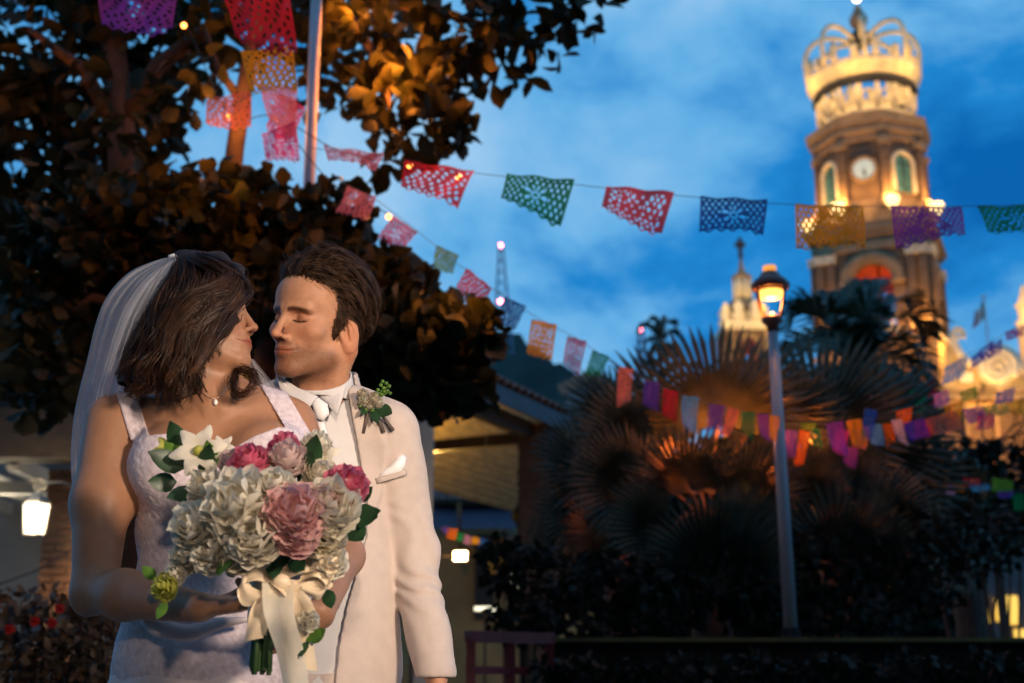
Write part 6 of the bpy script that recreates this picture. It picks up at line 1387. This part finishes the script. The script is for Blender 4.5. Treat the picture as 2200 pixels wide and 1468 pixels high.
feather('far coconut palm silhouetted against the sky left of the lamp', 1418, 70.0, 735, [
    [(1400, 705, 0), (1382, 700, 0), (1370, 725, 0)], [(1410, 695, 0), (1400, 685, 0)], [(1425, 700, 0), (1440, 690, .5), (1455, 700, .5)], [(1440, 715, 0), (1458, 722, 0), (1470, 750, 0)], [(1400, 730, 0), (1385, 745, 0), (1375, 780, 0)], [(1430, 740, -1), (1445, 760, -1), (1452, 790, -1)], [(1412, 745, -1), (1400, 770, -1), (1396, 800, -1)], [(1418, 700, 1), (1428, 680, 1)]], 0.75, 0.45, 0.09, tr=0.25)
feather('dark feathery palm in the shade at the right edge below the small flags', 2062, 12.0, 1150, [
    [(2100, 1100, 0), (2040, 1080, 0), (1990, 1110, 0)], [(2120, 1080, 0), (2090, 1010, 0), (2040, 990, 0)], [(2160, 1090, 0), (2200, 1060, 0), (2240, 1080, 0)], [(2140, 1080, .3), (2160, 1000, .3)], [(2100, 1150, -.3), (2040, 1160, -.5), (2000, 1230, -.6)], [(2160, 1160, -.3), (2210, 1180, -.4), (2240, 1250, -.5)], [(2120, 1180, -.5), (2080, 1210, -.7), (2060, 1270, -.8)]], 0.4, 0.4, 0.015)

# ---- dark shrubs in the planter
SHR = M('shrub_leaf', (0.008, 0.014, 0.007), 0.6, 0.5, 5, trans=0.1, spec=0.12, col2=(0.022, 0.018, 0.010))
for i, (lab, x0, bl) in enumerate((
    ('dark round shrub beside the red railing', 1120, [(1080, 1210, 9.0, 60, 70, .3, 200), (1150, 1250, 8.8, 90, 90, .4, 330), (1130, 1330, 8.6, 90, 50, .3, 180)]),
    ('dark leafy shrub at the foot of the big fan palm', 1380, [(1300, 1260, 8.6, 110, 90, .4, 380), (1420, 1290, 8.5, 110, 90, .4, 380), (1350, 1350, 8.3, 140, 40, .3, 240)]),
    ('dark shrub just left of the lamp post foot', 1600, [(1560, 1260, 8.6, 100, 90, .4, 360), (1640, 1310, 8.5, 80, 70, .3, 240)]),
    ('dark wide shrub just right of the lamp post foot', 1820, [(1770, 1240, 8.8, 100, 100, .4, 380), (1890, 1250, 8.9, 110, 100, .4, 400), (1830, 1340, 8.5, 160, 40, .3, 260)]),
    ('dark tall shrub in front of the glowing yellow windows', 2060, [(1985, 1200, 9.0, 90, 120, .4, 400), (2110, 1160, 9.4, 110, 80, .4, 300), (2130, 1420, 8.6, 110, 20, .2, 130)]),
    ('dark tree mass under the volute at the right edge', 2130, [(2060, 1000, 12.5, 90, 40, .6, 200), (2150, 985, 12.5, 90, 45, .6, 240), (2200, 1060, 12, 60, 60, .6, 160), (1960, 1000, 12.5, 60, 35, .5, 110)]))):
    Y = bl[0][2]; r_ = thing('shrub', lab, 'shrub', gpt(P(x0, 1500, Y)), group='shrubs in the planter'); m = MB(); rr = random.Random(i)
    for k in range(9): q = bl[k % len(bl)]; m.tube([np.array((P(x0+rr.uniform(-40, 40), 1400, Y)[0], Y, 0)), P(q[0]+rr.uniform(-50, 50), q[1]+20, q[2])], [.02, .006], 5)
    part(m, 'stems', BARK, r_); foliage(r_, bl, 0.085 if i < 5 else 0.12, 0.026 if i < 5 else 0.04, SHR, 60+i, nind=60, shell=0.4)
# ---- garden trees behind the palms
for i, (lab, x0, Y, bl) in enumerate((
    ('dark garden tree behind the fan palms and the pavilion pier', 1300, 24, [(1240, 1130, 24, 120, 90, 1.2, 420), (1340, 1080, 24, 110, 80, 1.2, 420), (1290, 1240, 23, 150, 90, 1.2, 420), (1140, 1200, 22, 60, 60, .8, 160)]),
    ('dark garden tree beyond the pavilion hidden behind the couple', 700, 30, [(620, 1080, 30, 160, 120, 1.5, 420), (800, 1050, 30, 130, 110, 1.5, 380), (700, 1240, 29, 220, 110, 1.5, 420)]),
    ('dark garden tree behind the lamp post', 1560, 25, [(1480, 1030, 25, 130, 90, 1.4, 520), (1440, 1130, 24, 90, 70, 1.0, 260), (1700, 1110, 24.5, 90, 80, 1.0, 260), (1600, 1020, 25, 130, 90, 1.4, 520), (1540, 1170, 24, 170, 110, 1.4, 560), (1560, 1320, 23, 200, 90, 1.2, 420)]),
    ('dark garden tree behind the right fan palm', 1820, 26, [(1740, 1050, 26, 130, 90, 1.4, 520), (1880, 1040, 26, 130, 80, 1.4, 520), (1810, 1190, 25, 180, 110, 1.4, 560), (1820, 1330, 24, 200, 80, 1.2, 420)]),
    ('dark garden tree at right under the dim row of flags', 2080, 27, [(2020, 1120, 27, 110, 80, 1.4, 420), (1990, 1240, 26, 110, 90, 1.2, 360), (2130, 1100, 27, 130, 70, 1.4, 420), (2010, 1360, 25, 50, 70, 1.0, 180)]))):
    r_ = thing('garden_tree', lab, 'tree', gpt(P(x0, 1500, Y)), group='dark garden trees'); m = MB(); q = P(x0, bl[2][1], Y); m.tube([np.array((q[0], Y, 0)), q], [.25, .12], 8); part(m, 'trunk', BARK, r_, True)
    foliage(r_, bl, 0.36, 0.15, SHR, 90+i, nind=40, shell=0.2)
# low ground cover along the planter wall
gc = thing('ground_cover', 'low dark ground cover plants along the bottom right edge', 'plants', gpt(P(1650, 1500, 7.2))); tag(gc, None, None, kind='stuff')
foliage(gc, [(x, 1440+12*math.sin(x), 7.2, 60, 26, .2, 120) for x in range(1200, 2260, 85)], 0.075, 0.022, SHR, 140, nind=0, shell=0.2)
# bare twigs below the volute
bt = thing('bare_tree', 'bare twiggy tree in front of the church front below the volute', 'tree', gpt(P(2120, 1500, 20))); m = MB(); rr = random.Random(12)
def twig(a, d, ln, r, dep):
    b = a+d*ln; m.tube([a, (a+b)/2+np.array((rr.uniform(-.03, .03), 0, rr.uniform(-.03, .03))), b], [r, r*.85, r*.65], 5, False)
    if dep: [twig(b, unit(d+np.array((rr.uniform(-.9, .9), rr.uniform(-.4, .4), rr.uniform(-.3, .5)))), ln*rr.uniform(.6, .85), r*.62, dep-1) for _ in range(3 if dep > 1 else 2)]
q = P(2120, 960, 20); m.tube([np.array((q[0], 20, 0)), q], [.09, .05], 8)
for k in range(5): twig(q, unit((rr.uniform(-1, 1), rr.uniform(-.3, .3), rr.uniform(.3, 1))), 0.42, 0.022, 3)
part(m, 'branches', M('dark_twig', (0.03, 0.022, 0.018), 0.9), bt)

# ================================================================== LAMP POST
LY = 8.0; lb = P(1698, 1340, LY); hx = P(1659, 690, LY); sl = thing('street_lamp', 'grey street lamp with glowing lantern head rising among the palms', 'street lamp', (lb[0], LY, 0))
POLE = M('lamp_pole_paint', (0.26, 0.29, 0.33), 0.45, 0.08, 3); LAMPB = M('lantern_copper', (0.10, 0.045, 0.035), 0.45, 0.2, 10)
ptop = P(1660, 700, LY); xoff = ptop[0]-lb[0]
m = MB(); zt_ = ptop[2]; m.tube([(lb[0], LY, 0), (lb[0], LY, lb[2]*0.98)], 0.06, 12); part(m, 'pole_base', M('dark_stone', ()), sl, True)
m = MB(); m.tube([(lb[0], LY, lb[2]*0.9), (ptop[0], LY, zt_)], [0.043, 0.032], 14); part(m, 'pole', POLE, sl, True)
def lz(py): return float(P(1659, py, LY)[2])
def lw(px): return px/PXM(640, LY)/2
cx, cy = ptop[0], LY
m = MB(); m.lathe([(0.038, lz(712)), (0.042, lz(700)), (lw(48), lz(690)), (lw(40), lz(682)), (lw(30), lz(680))], 14, (cx, cy, 0)); part(m, 'lantern_socket', LAMPB, sl, True)
for k in range(4):
    a = 2*math.pi*k/4+0.62; m = MB(); pts = spline([(cx+lw(r_)*math.cos(a), cy+lw(r_)*math.sin(a), lz(y)) for r_, y in ((40, 686), (56, 672), (72, 650), (78, 628), (78, 618))], 10); m.tube(pts, 0.009, 6); part(m, 'lantern_rib', LAMPB, sl, True)
m = MB(); m.lathe([(lw(70), lz(624)), (lw(82), lz(620)), (lw(84), lz(612)), (lw(66), lz(602)), (lw(48), lz(596)), (lw(40), lz(588)), (lw(26), lz(584))], 18, (cx, cy, 0)); part(m, 'lantern_roof', LAMPB, sl, True)
m = MB(); m.lathe([(lw(26), lz(586)), (lw(30), lz(578)), (lw(28), lz(573))], 14, (cx, cy, 0)); part(m, 'lantern_crown', M('crown_glow', (0.8, 0.35, 0.08), 0.5, emit=(1.0, 0.38, 0.05), estr=1.0), sl, True)
m = MB(); m.lathe([(lw(52), lz(627)), (lw(56), lz(631)), (lw(44), lz(640)), (lw(8), lz(643))], 18, (cx, cy, 0)); part(m, 'lamp_bowl', M('sodium_glow', (1, 0.6, 0.2), 0.3, emit=(1.0, 0.46, 0.08), estr=3), sl, True)
m = MB(); m.lathe([(lw(14), lz(690)), (lw(11), lz(680)), (lw(4), lz(672))], 10, (cx, cy, 0)); part(m, 'reflector_tip', M('tip_glow', (1, 0.7, 0.3), 0.3, emit=(1.0, 0.55, 0.12), estr=2.0), sl, True)
lamp('street_lamp_light', 'POINT', (cx, cy, lz(652)), 22, SODIUM, 0.05)
# white pole on the left
wp = thing('tent_pole', 'plain pale pole standing in the leaves left of the groom', 'pole', gpt(P(650, 1500, 7.4))); a = P(660, 500, 7.4); b = P(682, -60, 7.4); d = (a-b)/(a[2]-b[2])
m = MB(); q0 = a-d*a[2]; m.tube([q0, a, b], 0.036, 12); part(m, 'shaft', M('pale_pole', (0.42, 0.40, 0.44), 0.5, 0.08, 3), wp, True); m = MB(); m.tube([b, b+d*0.1], 0.045, 12); part(m, 'cap', M('pale_pole', ()), wp, True)
# ================================================================== CUT PAPER FLAGS
PC = dict(red=(0.55, 0.03, 0.045), pink=(0.62, 0.07, 0.20), rose=(0.60, 0.22, 0.30), green=(0.01, 0.22, 0.07), lime=(0.13, 0.32, 0.03), blue=(0.015, 0.09, 0.42), yellow=(0.62, 0.32, 0.02), purple=(0.24, 0.06, 0.36), violet=(0.12, 0.06, 0.42),
          salmon=(0.62, 0.18, 0.11), sky=(0.08, 0.36, 0.60), orange=(0.72, 0.17, 0.015), white=(0.6, 0.56, 0.55), magenta=(0.48, 0.05, 0.26), mauve=(0.46, 0.22, 0.42), darkred=(0.32, 0.015, 0.03))
def paper(c): return M('paper_'+c, PC[c], 0.7, 0.12, 8, trans=0.6, spec=0.1, alpha=0.95)
def hole(u, v, style, rng):
    """True where the paper is cut away; u -1..1, v 0..1 down"""
    if v < 0.07 or abs(u) > 0.93: return False
    sc = 0.93+0.07*math.cos(u*math.pi*5.5)
    if v > 0.9: return (abs(math.sin(u*math.pi*2.75+1.57)) > 0.90 and 0.90 < v < 0.955)
    r = math.hypot(u*1.1, (v-0.52)*1.7)
    if style == 0:       # lattice border, solid figure
        if r > 0.52+0.12*math.sin(5*math.atan2(v-.5, u)): return (math.sin(u*40+v*29) > -0.05) and (math.sin(u*40-v*29) > -0.05)
        return (0.20 < r < 0.30 and math.sin(9*math.atan2(v-.5, u)) > 0.45) or (r < 0.45 and math.sin(u*27+1)*math.sin(v*33) > 0.72)
    if style == 1:       # open frame with a figure
        if abs(u) < 0.82 and 0.14 < v < 0.86:
            fig = (abs(u-0.15*math.sin(v*7)) < 0.26+0.12*math.sin(v*13)) or (abs(v-0.66) < 0.10 and abs(u) < 0.72) or (math.hypot(u+.45, (v-.33)*1.5) < 0.16) or (math.hypot(u-.5, (v-.4)*1.4) < 0.14)
            if fig: return math.sin(u*24+1.3)*math.sin(v*21+.4) > 0.70
            return (math.sin(u*34+v*25) > -0.35) and (math.sin(u*34-v*25) > -0.35)
        return False
    if style == 2:       # flower and dots
        a = math.atan2(v-.5, u)
        if r < 0.45: return (math.sin(8*a) > 0.35 and 0.2 < r < 0.42) or (r < 0.16 and r > 0.09)
        return math.sin(u*33)*math.sin(v*25) > 0.42
    return math.sin(u*22+2*math.sin(v*9)) * math.sin(v*27+math.sin(u*5)) > 0.46   # worn cut-outs
def flag(px, py, w, h, Y, col, rot=0.0, yaw=0.0, style=0, shear=0.0, curl=0.0, tail=0.0, label=None, group='cut paper flags', fine=None, tilt=0.0):
    """px,py: middle of the top edge. w,h in picture units at distance Y. shear moves the foot sideways, tail lengthens one lower corner"""
    s = PXM(py, Y); W_, H_ = w/s, h/s; nx = fine or (72 if w > 100 else 34); ny = max(8, int(nx*h/w*0.9)); ny = min(ny, 60); rng = random.Random(int(px*7+py)); idx = {}; V = []; F = []
    ph = rng.random()*6
    def vid(i, k):
        if (i, k) not in idx:
            u = 2*i/nx-1; v = k/ny; foot = 1+tail*u; vv = v*foot*(0.955+0.045*math.cos(u*math.pi*5.5) if v > 0.94 else 1)
            x = u*W_/2*(1-abs(curl)*0.25*v)+shear*W_*v; z = -H_*vv*math.cos(tilt)-0.0*u; y = curl*H_*v*v*0.8+0.10*W_*math.sin(u*2.6+ph)*v+0.035*W_*math.sin(u*6+v*4+ph)-H_*vv*math.sin(tilt)
            idx[(i, k)] = len(V); V.append((x, y, z))
        return idx[(i, k)]
    for i in range(nx):
        for k in range(ny):
            if not hole(2*(i+.5)/nx-1, (k+.5)/ny, style, rng): F.append((vid(i, k), vid(i+1, k), vid(i+1, k+1), vid(i, k+1)))
    me = bpy.data.meshes.new('paper_flag'); me.from_pydata(V, [], F); me.update(); o = link('paper_flag', me, paper(col), None, True)
    o.location = Vector(P(px, py, Y)); o.rotation_euler = (0, R(rot), R(yaw)); tag(o, label, 'paper flag', group); return o
def cord(pts, label, r=0.0018):
    m = MB(); m.tube(spline([P(*q) for q in pts], max(12, len(pts)*4)), r, 5); tag(m.build('cord', M('twine', (0.16, 0.15, 0.15), 0.8)), label, 'cord', 'cords of paper flags')
# ---- upper row, swagged across the sky
cord([(668, 318, 5.9), (760, 330, 5.8), (870, 350, 5.75), (1020, 372, 5.7), (1090, 380, 5.7), (1300, 404, 5.65), (1505, 425, 5.6), (1705, 440, 5.55), (1910, 444, 5.5), (2100, 443, 5.45), (2320, 436, 5.4)], 'long cord of large flags swagged across the sky to the tower')
UPR = [(760, 322, 130, 26, 'rose', 4, 1, 0, 0, .2, .9, 'thin pale pink flag folded edge on beside the pale pole'), (945, 356, 150, 66, 'red', 9, 0, 3, -.10, .3, .5, 'red cut flag with two orange lights just right of the leaves'), (1162, 380, 146, 78, 'green', 6, 0, 2, -.10, .3, .35, 'green cut flag second from left in the sky row'),
       (1376, 406, 146, 74, 'red', 6, 0, 1, -.09, .3, .35, 'pinkish red framed flag in the middle of the sky row'), (1576, 426, 144, 76, 'blue', 3, 0, 2, .0, .0, .2, 'blue scalloped flag above the small church cross'), (1780, 441, 146, 100, 'yellow', 1, 0, 0, .03, .0, .0, 'yellow cut flag left of centre on the big tower'), (1988, 444, 152, 84, 'purple', 1, 0, 0, .06, -.2, -.15, 'purple cut flag over the right edge of the big tower'), (2172, 443, 148, 62, 'green', 0, 0, 2, .12, .0, -.2, 'dark green flag cut off by the right edge of the picture')]
for px, py, w, h, c, ro, yw, st, sh_, tl, cu, lb_ in UPR: flag(px, py, w, h, 5.6, c, ro, yw*10, st, sh_, cu, tl, lb_, 'large flags of the sky row')
# ---- flags close overhead, upper left
cord([(150, -20, 4.6), (295, -8, 4.6), (430, -25, 4.6), (560, -30, 4.6)], 'cord with the purple flag over the top left corner')
cord([(470, -40, 4.6), (560, 60, 4.9), (600, 90, 5.1), (660, 170, 5.6)], 'steep cord with the red and yellow flags by the pale pole')
cord([(440, 262, 6.3), (540, 205, 6.2), (600, 200, 6.2), (668, 260, 6.2)], 'short cord with pink flags left of the pale pole')
for px, py, w, h, Y, c, ro, yw, st, sh_, tl, lb_ in ((295, -10, 165, 72, 4.6, 'purple', -4, 10, 3, .0, .0, 'blurred purple flag at the top edge over the left tree'), (548, -20, 145, 118, 4.7, 'red', -14, 20, 3, .05, .2, 'big red flag at the top edge above the yellow one'), (572, 104, 112, 88, 4.9, 'yellow', -14, 10, 3, .0, .1, 'dull yellow flag hanging below the big red flag'),
    (492, 205, 100, 62, 6.3, 'salmon', -22, 20, 3, -.2, .3, 'salmon flag glowing orange by the bare trunk'), (600, 185, 95, 90, 6.2, 'rose', 12, -20, 2, .1, .3, 'pale pink cut flag with a light left of the pole'), (598, 275, 80, 66, 6.2, 'magenta', -30, 20, 0, -.2, .2, 'dark magenta flag lowest of the cluster by the pole'), (628, 215, 66, 80, 6.4, 'pink', 20, 30, 3, .1, 0, 'reddish flag tucked behind the pale pink one')): flag(px, py, w, h, Y, c, ro, yw, st, sh_, .5, tl, lb_, 'flags clustered at upper left')
# ---- lower row coming down from the tree to the lamp post
cord([(720, 385, 6.20), (800, 425, 6.26), (875, 480, 6.38), (950, 540, 6.56), (1020, 595, 6.68), (1100, 648, 6.80), (1170, 692, 6.92), (1240, 728, 7.04), (1330, 788, 7.22), (1400, 822, 7.34), (1480, 853, 7.52), (1560, 878, 7.64), (1640, 893, 7.82), (1700, 903, 8.00), (1800, 906, 8.18), (1900, 896, 8.42), (2000, 880, 8.66), (2100, 868, 8.84), (2230, 850, 9.08)], 'cord of small flags falling from the tree past the lamp post')
LOW = [(778, 412, 95, 62, 6.3, 'rose', 28, 3, 'pale pink flag half hidden by leaves above the groom'), (872, 482, 74, 60, 6.5, 'pink', 34, 2, 'pink flower cut flag above the dark leaves'), (962, 538, 66, 44, 6.8, 'lime', 30, 3, 'bright green flag floating right of the leaves'), (1030, 598, 82, 62, 7.0, 'red', 32, 3, 'red flag next to the radio mast'), (1108, 648, 62, 62, 7.2, 'blue', 28, 3, 'blue flag in front of the radio mast foot'), (1170, 692, 72, 78, 7.4, 'yellow', 18, 1, 'yellow framed flag over the tiled roof ridge'),
       (1240, 728, 50, 80, 7.6, 'mauve', 14, 1, 'mauve flag between the yellow and green ones'), (1292, 760, 46, 48, 7.75, 'green', 20, 3, 'small green flag over the white gable'), (1346, 790, 38, 74, 7.9, 'salmon', 12, 1, 'salmon flag hanging before the fan palm edge'), (1401, 820, 40, 62, 8.1, 'violet', 8, 0, 'violet flag right of the salmon one on the palms'), (1441, 838, 38, 68, 8.25, 'red', 8, 1, 'deep red flag between violet and sky blue'), (1484, 852, 44, 70, 8.4, 'sky', 6, 0, 'sky blue flag with fringed foot on the palms'),
       (1541, 870, 40, 62, 8.55, 'violet', 8, 0, 'violet flag right of the sky blue one'), (1575, 878, 32, 58, 8.65, 'salmon', 8, 3, 'narrow salmon flag left of a green one'), (1608, 885, 34, 56, 8.75, 'green', 8, 3, 'green flag third from the lamp post on its left'), (1639, 890, 28, 52, 8.85, 'purple', 6, 3, 'purple flag second from the lamp post on its left'), (1665, 894, 26, 50, 8.95, 'yellow', 4, 3, 'pale yellow flag touching the left of the lamp post'),
       (1700, 925, 30, 58, 10.3, 'violet', 4, 3, 'indigo flag just right of the lamp post'), (1729, 926, 32, 78, 9.3, 'orange', 8, 3, 'long orange flag right of the lamp post'), (1738, 908, 38, 16, 9.6, 'lime', 0, 3, 'lime flag folded over the cord right of the lamp'), (1752, 922, 26, 44, 9.7, 'green', 2, 3, 'small green flag behind the lime one'), (1793, 908, 44, 62, 9.5, 'purple', -6, 3, 'purple flag with a light to the right of the green ones'), (1834, 902, 38, 62, 9.6, 'yellow', -6, 3, 'golden flag hanging straight, brightest of the right half'), (1872, 880, 30, 66, 9.8, 'blue', 16, 3, 'twisted bright blue flag standing above the row'),
       (1880, 912, 36, 46, 10.0, 'sky', -6, 3, 'pale blue flag behind the twisted blue one'), (1907, 910, 24, 48, 10.0, 'orange', -4, 3, 'rusty orange flag left of the white one'), (1926, 902, 30, 56, 10.0, 'white', -4, 3, 'crumpled whitish flag in the right half of the row'), (1960, 905, 56, 40, 10.1, 'violet', -14, 3, 'violet flag blown sideways near the orange glow'), (2018, 892, 86, 42, 10.3, 'salmon', -14, 3, 'long dusky salmon flag blown sideways'), (2088, 876, 52, 34, 10.6, 'purple', -10, 3, 'purple flag right of the long salmon one'), (2136, 868, 58, 26, 10.7, 'green', -12, 3, 'dark green flag low at the right edge'), (2182, 862, 48, 36, 10.9, 'yellow', -12, 3, 'ochre flag at the right edge before the church'), (1830, 962, 34, 40, 10.2, 'purple', 14, 3, 'dim purple flag low on the shaded palm leaf')]
for px, py, w, h, Y, c, ro, st, lb_ in LOW: flag(px, py, w*0.86, h, 6.2+(Y-6.2)*0.6, c, ro+random.Random(px+9).uniform(-3, 3), random.Random(px).uniform(-25, 25), st, random.Random(px+1).uniform(-.14, .14), random.Random(px+2).uniform(-.4, .8), random.Random(px+3).uniform(-.15, .2), lb_, 'small flags of the lower row')
# ---- row rising to the right edge
cord([(1820, 880, 10.8), (1900, 858, 10.6), (1985, 822, 10.3), (2060, 770, 10.0), (2110, 748, 9.8), (2160, 716, 9.6), (2240, 678, 9.4)], 'cord of windblown flags rising to the right edge')
for px, py, w, h, Y, c, ro, sh_, lb_ in ((1888, 846, 78, 24, 10.7, 'pink', -6, -.2, 'pink flag blown flat above the golden flag'), (1967, 836, 34, 62, 10.4, 'green', -18, .1, 'green flag hanging at the dark palm fronds'), (1998, 818, 22, 50, 10.4, 'darkred', -16, -.1, 'dark red flag behind the green one'), (2052, 778, 66, 36, 10.1, 'sky', -28, -.25, 'pale blue flag in front of the lit parapet'), (2112, 748, 74, 26, 9.8, 'violet', -36, -.4, 'torn violet flag streaming over the parapet'), (2140, 736, 40, 22, 9.7, 'purple', -36, -.4, 'small torn purple flag right of the streaming violet one'), (2182, 706, 56, 20, 9.5, 'magenta', -20, -.2, 'torn magenta flag at the right edge above the volute')):
    flag(px, py, w, h, Y, c, ro, 15, 3, sh_, .6, .1, lb_, 'windblown flags at right')
for px, py, w, h, c, ro, lb_ in ((1852, 918, 34, 44, 'salmon', -4, 'salmon flag between the golden flag and the twisted blue one'), (1812, 924, 28, 50, 'magenta', 6, 'magenta flag behind the purple one right of the lamp'), (1942, 880, 40, 30, 'orange', -16, 'orange flag blown up above the violet one'), (1985, 905, 44, 34, 'red', -10, 'red flag under the long salmon one'), (2050, 868, 48, 28, 'yellow', -14, 'ochre flag above the long salmon one'), (2118, 892, 44, 30, 'pink', -10, 'pink flag low before the church front'), (2160, 838, 50, 26, 'blue', -18, 'blue flag streaming before the cornice'), (2080, 836, 46, 24, 'lime', -22, 'lime flag streaming under the pale blue one'), (2020, 842, 40, 30, 'mauve', -20, 'mauve flag near the dark fronds and the parapet')):
    flag(px, py, w, h, 8.7, c, ro, 12, 3, -.12, .5, .1, lb_, 'windblown flags at right')
# ---- dim row at lower right and small row in the pavilion
cord([(1995, 1045, 11.2), (2080, 1046, 11.2), (2150, 1050, 11.2), (2240, 1066, 11.2)], 'cord of dim flags in front of the dark palm at right')
for px, py, w, h, c, lb_ in ((2022, 1040, 30, 14, 'orange', 'small orange flag at the left end of the dim row'), (2044, 1042, 20, 22, 'mauve', 'small mauve flag in the dim row at right'), (2062, 1040, 26, 18, 'orange', 'crumpled orange flag left of the red one in the dim row'), (2088, 1028, 40, 18, 'red', 'bright red flag on top of the dim row'), (2104, 1042, 46, 14, 'sky', 'pale blue flag under the bright red one'), (2154, 1030, 48, 28, 'lime', 'lime green flag in the dim row at right'), (2160, 1056, 40, 14, 'violet', 'violet flag under the lime one'), (2186, 1062, 30, 36, 'green', 'green flag at the right end of the dim row')): flag(px, py, w, h, 11.2, c, random.Random(px).uniform(-8, 8), 10, 3, 0, .3, 0, lb_, 'dim flags at lower right')
cord([(915, 1112, 14), (960, 1136, 14), (1010, 1150, 14), (1070, 1166, 14)], 'thin cord of tiny flags under the pavilion')
for px, py, w, h, c in ((958, 1132, 14, 14, 'violet'), (973, 1136, 20, 24, 'orange'), (990, 1144, 16, 20, 'green'), (1006, 1150, 15, 20, 'mauve'), (1023, 1155, 16, 14, 'yellow'), (1039, 1158, 18, 20, 'blue')): flag(px, py, w, h, 14, c, 10, 0, 3, 0, .2, 0, 'tiny '+c+' flag on the thin cord beside the groom sleeve', 'tiny flags under the pavilion', fine=12)
# ---- string of small orange bulbs
sl_ = thing('light_string', 'string of tiny orange bulbs looped through the tree and flags', 'light string', tuple(P(592, 256, 6.6)))
bp = [(395, 55, 6.6), (592, 256, 6.6), (880, 357, 6.4), (985, 380, 6.4), (835, 466, 6.6), (492, 250, 6.6)]
wire = spline([P(*q) for q in ((300, -30, 6.6), (395, 48, 6.6), (492, 244, 6.62), (592, 250, 6.6), (740, 330, 6.5), (880, 351, 6.4), (985, 374, 6.4))], 40); m = MB(); m.tube(wire, 0.003, 4); m.tube(spline([P(592, 250, 6.6), P(720, 400, 6.6), P(835, 460, 6.6)], 16), 0.003, 4); part(m, 'wire', M('black_cable', ()), sl_)
for px, py, Y in bp:
    m = MB(); m.ico(tuple(P(px, py, Y)), 0.016, 10, 8); part(m, 'bulb', M('bulb_orange', (1, 0.5, 0.2), 0.3, emit=(1.0, 0.28, 0.05), estr=9), sl_, True)
# ---- sodium light of the other plaza lamps on the trees
lamp('tree_lamp', 'POINT', P(850, 150, 7.6), 75, (1.0, 0.27, 0.03), 0.06); lamp('trunk_lamp', 'POINT', P(520, 205, 7.7), 22, SODIUM, 0.1); lamp('crown_lamp', 'SPOT', (-0.6, 3.4, 4.9), 28, (1.0, 0.26, 0.03), 0.2, aim=P(500, 480, 7), spot=90, blend=0.8)
lamp('canopy_lamp', 'POINT', P(745, 35, 7.8), 30, (1.0, 0.27, 0.03), 0.06); lamp('canopy_lamp_left', 'POINT', P(40, 120, 7.8), 5, (1.0, 0.28, 0.03), 0.1); lamp('leaf_lamp', 'POINT', P(1010, 600, 5.9), 15, (1.0, 0.30, 0.04), 0.08); lamp('bush_lamp', 'POINT', P(420, 380, 6.3), 15, (1.0, 0.28, 0.03), 0.1)
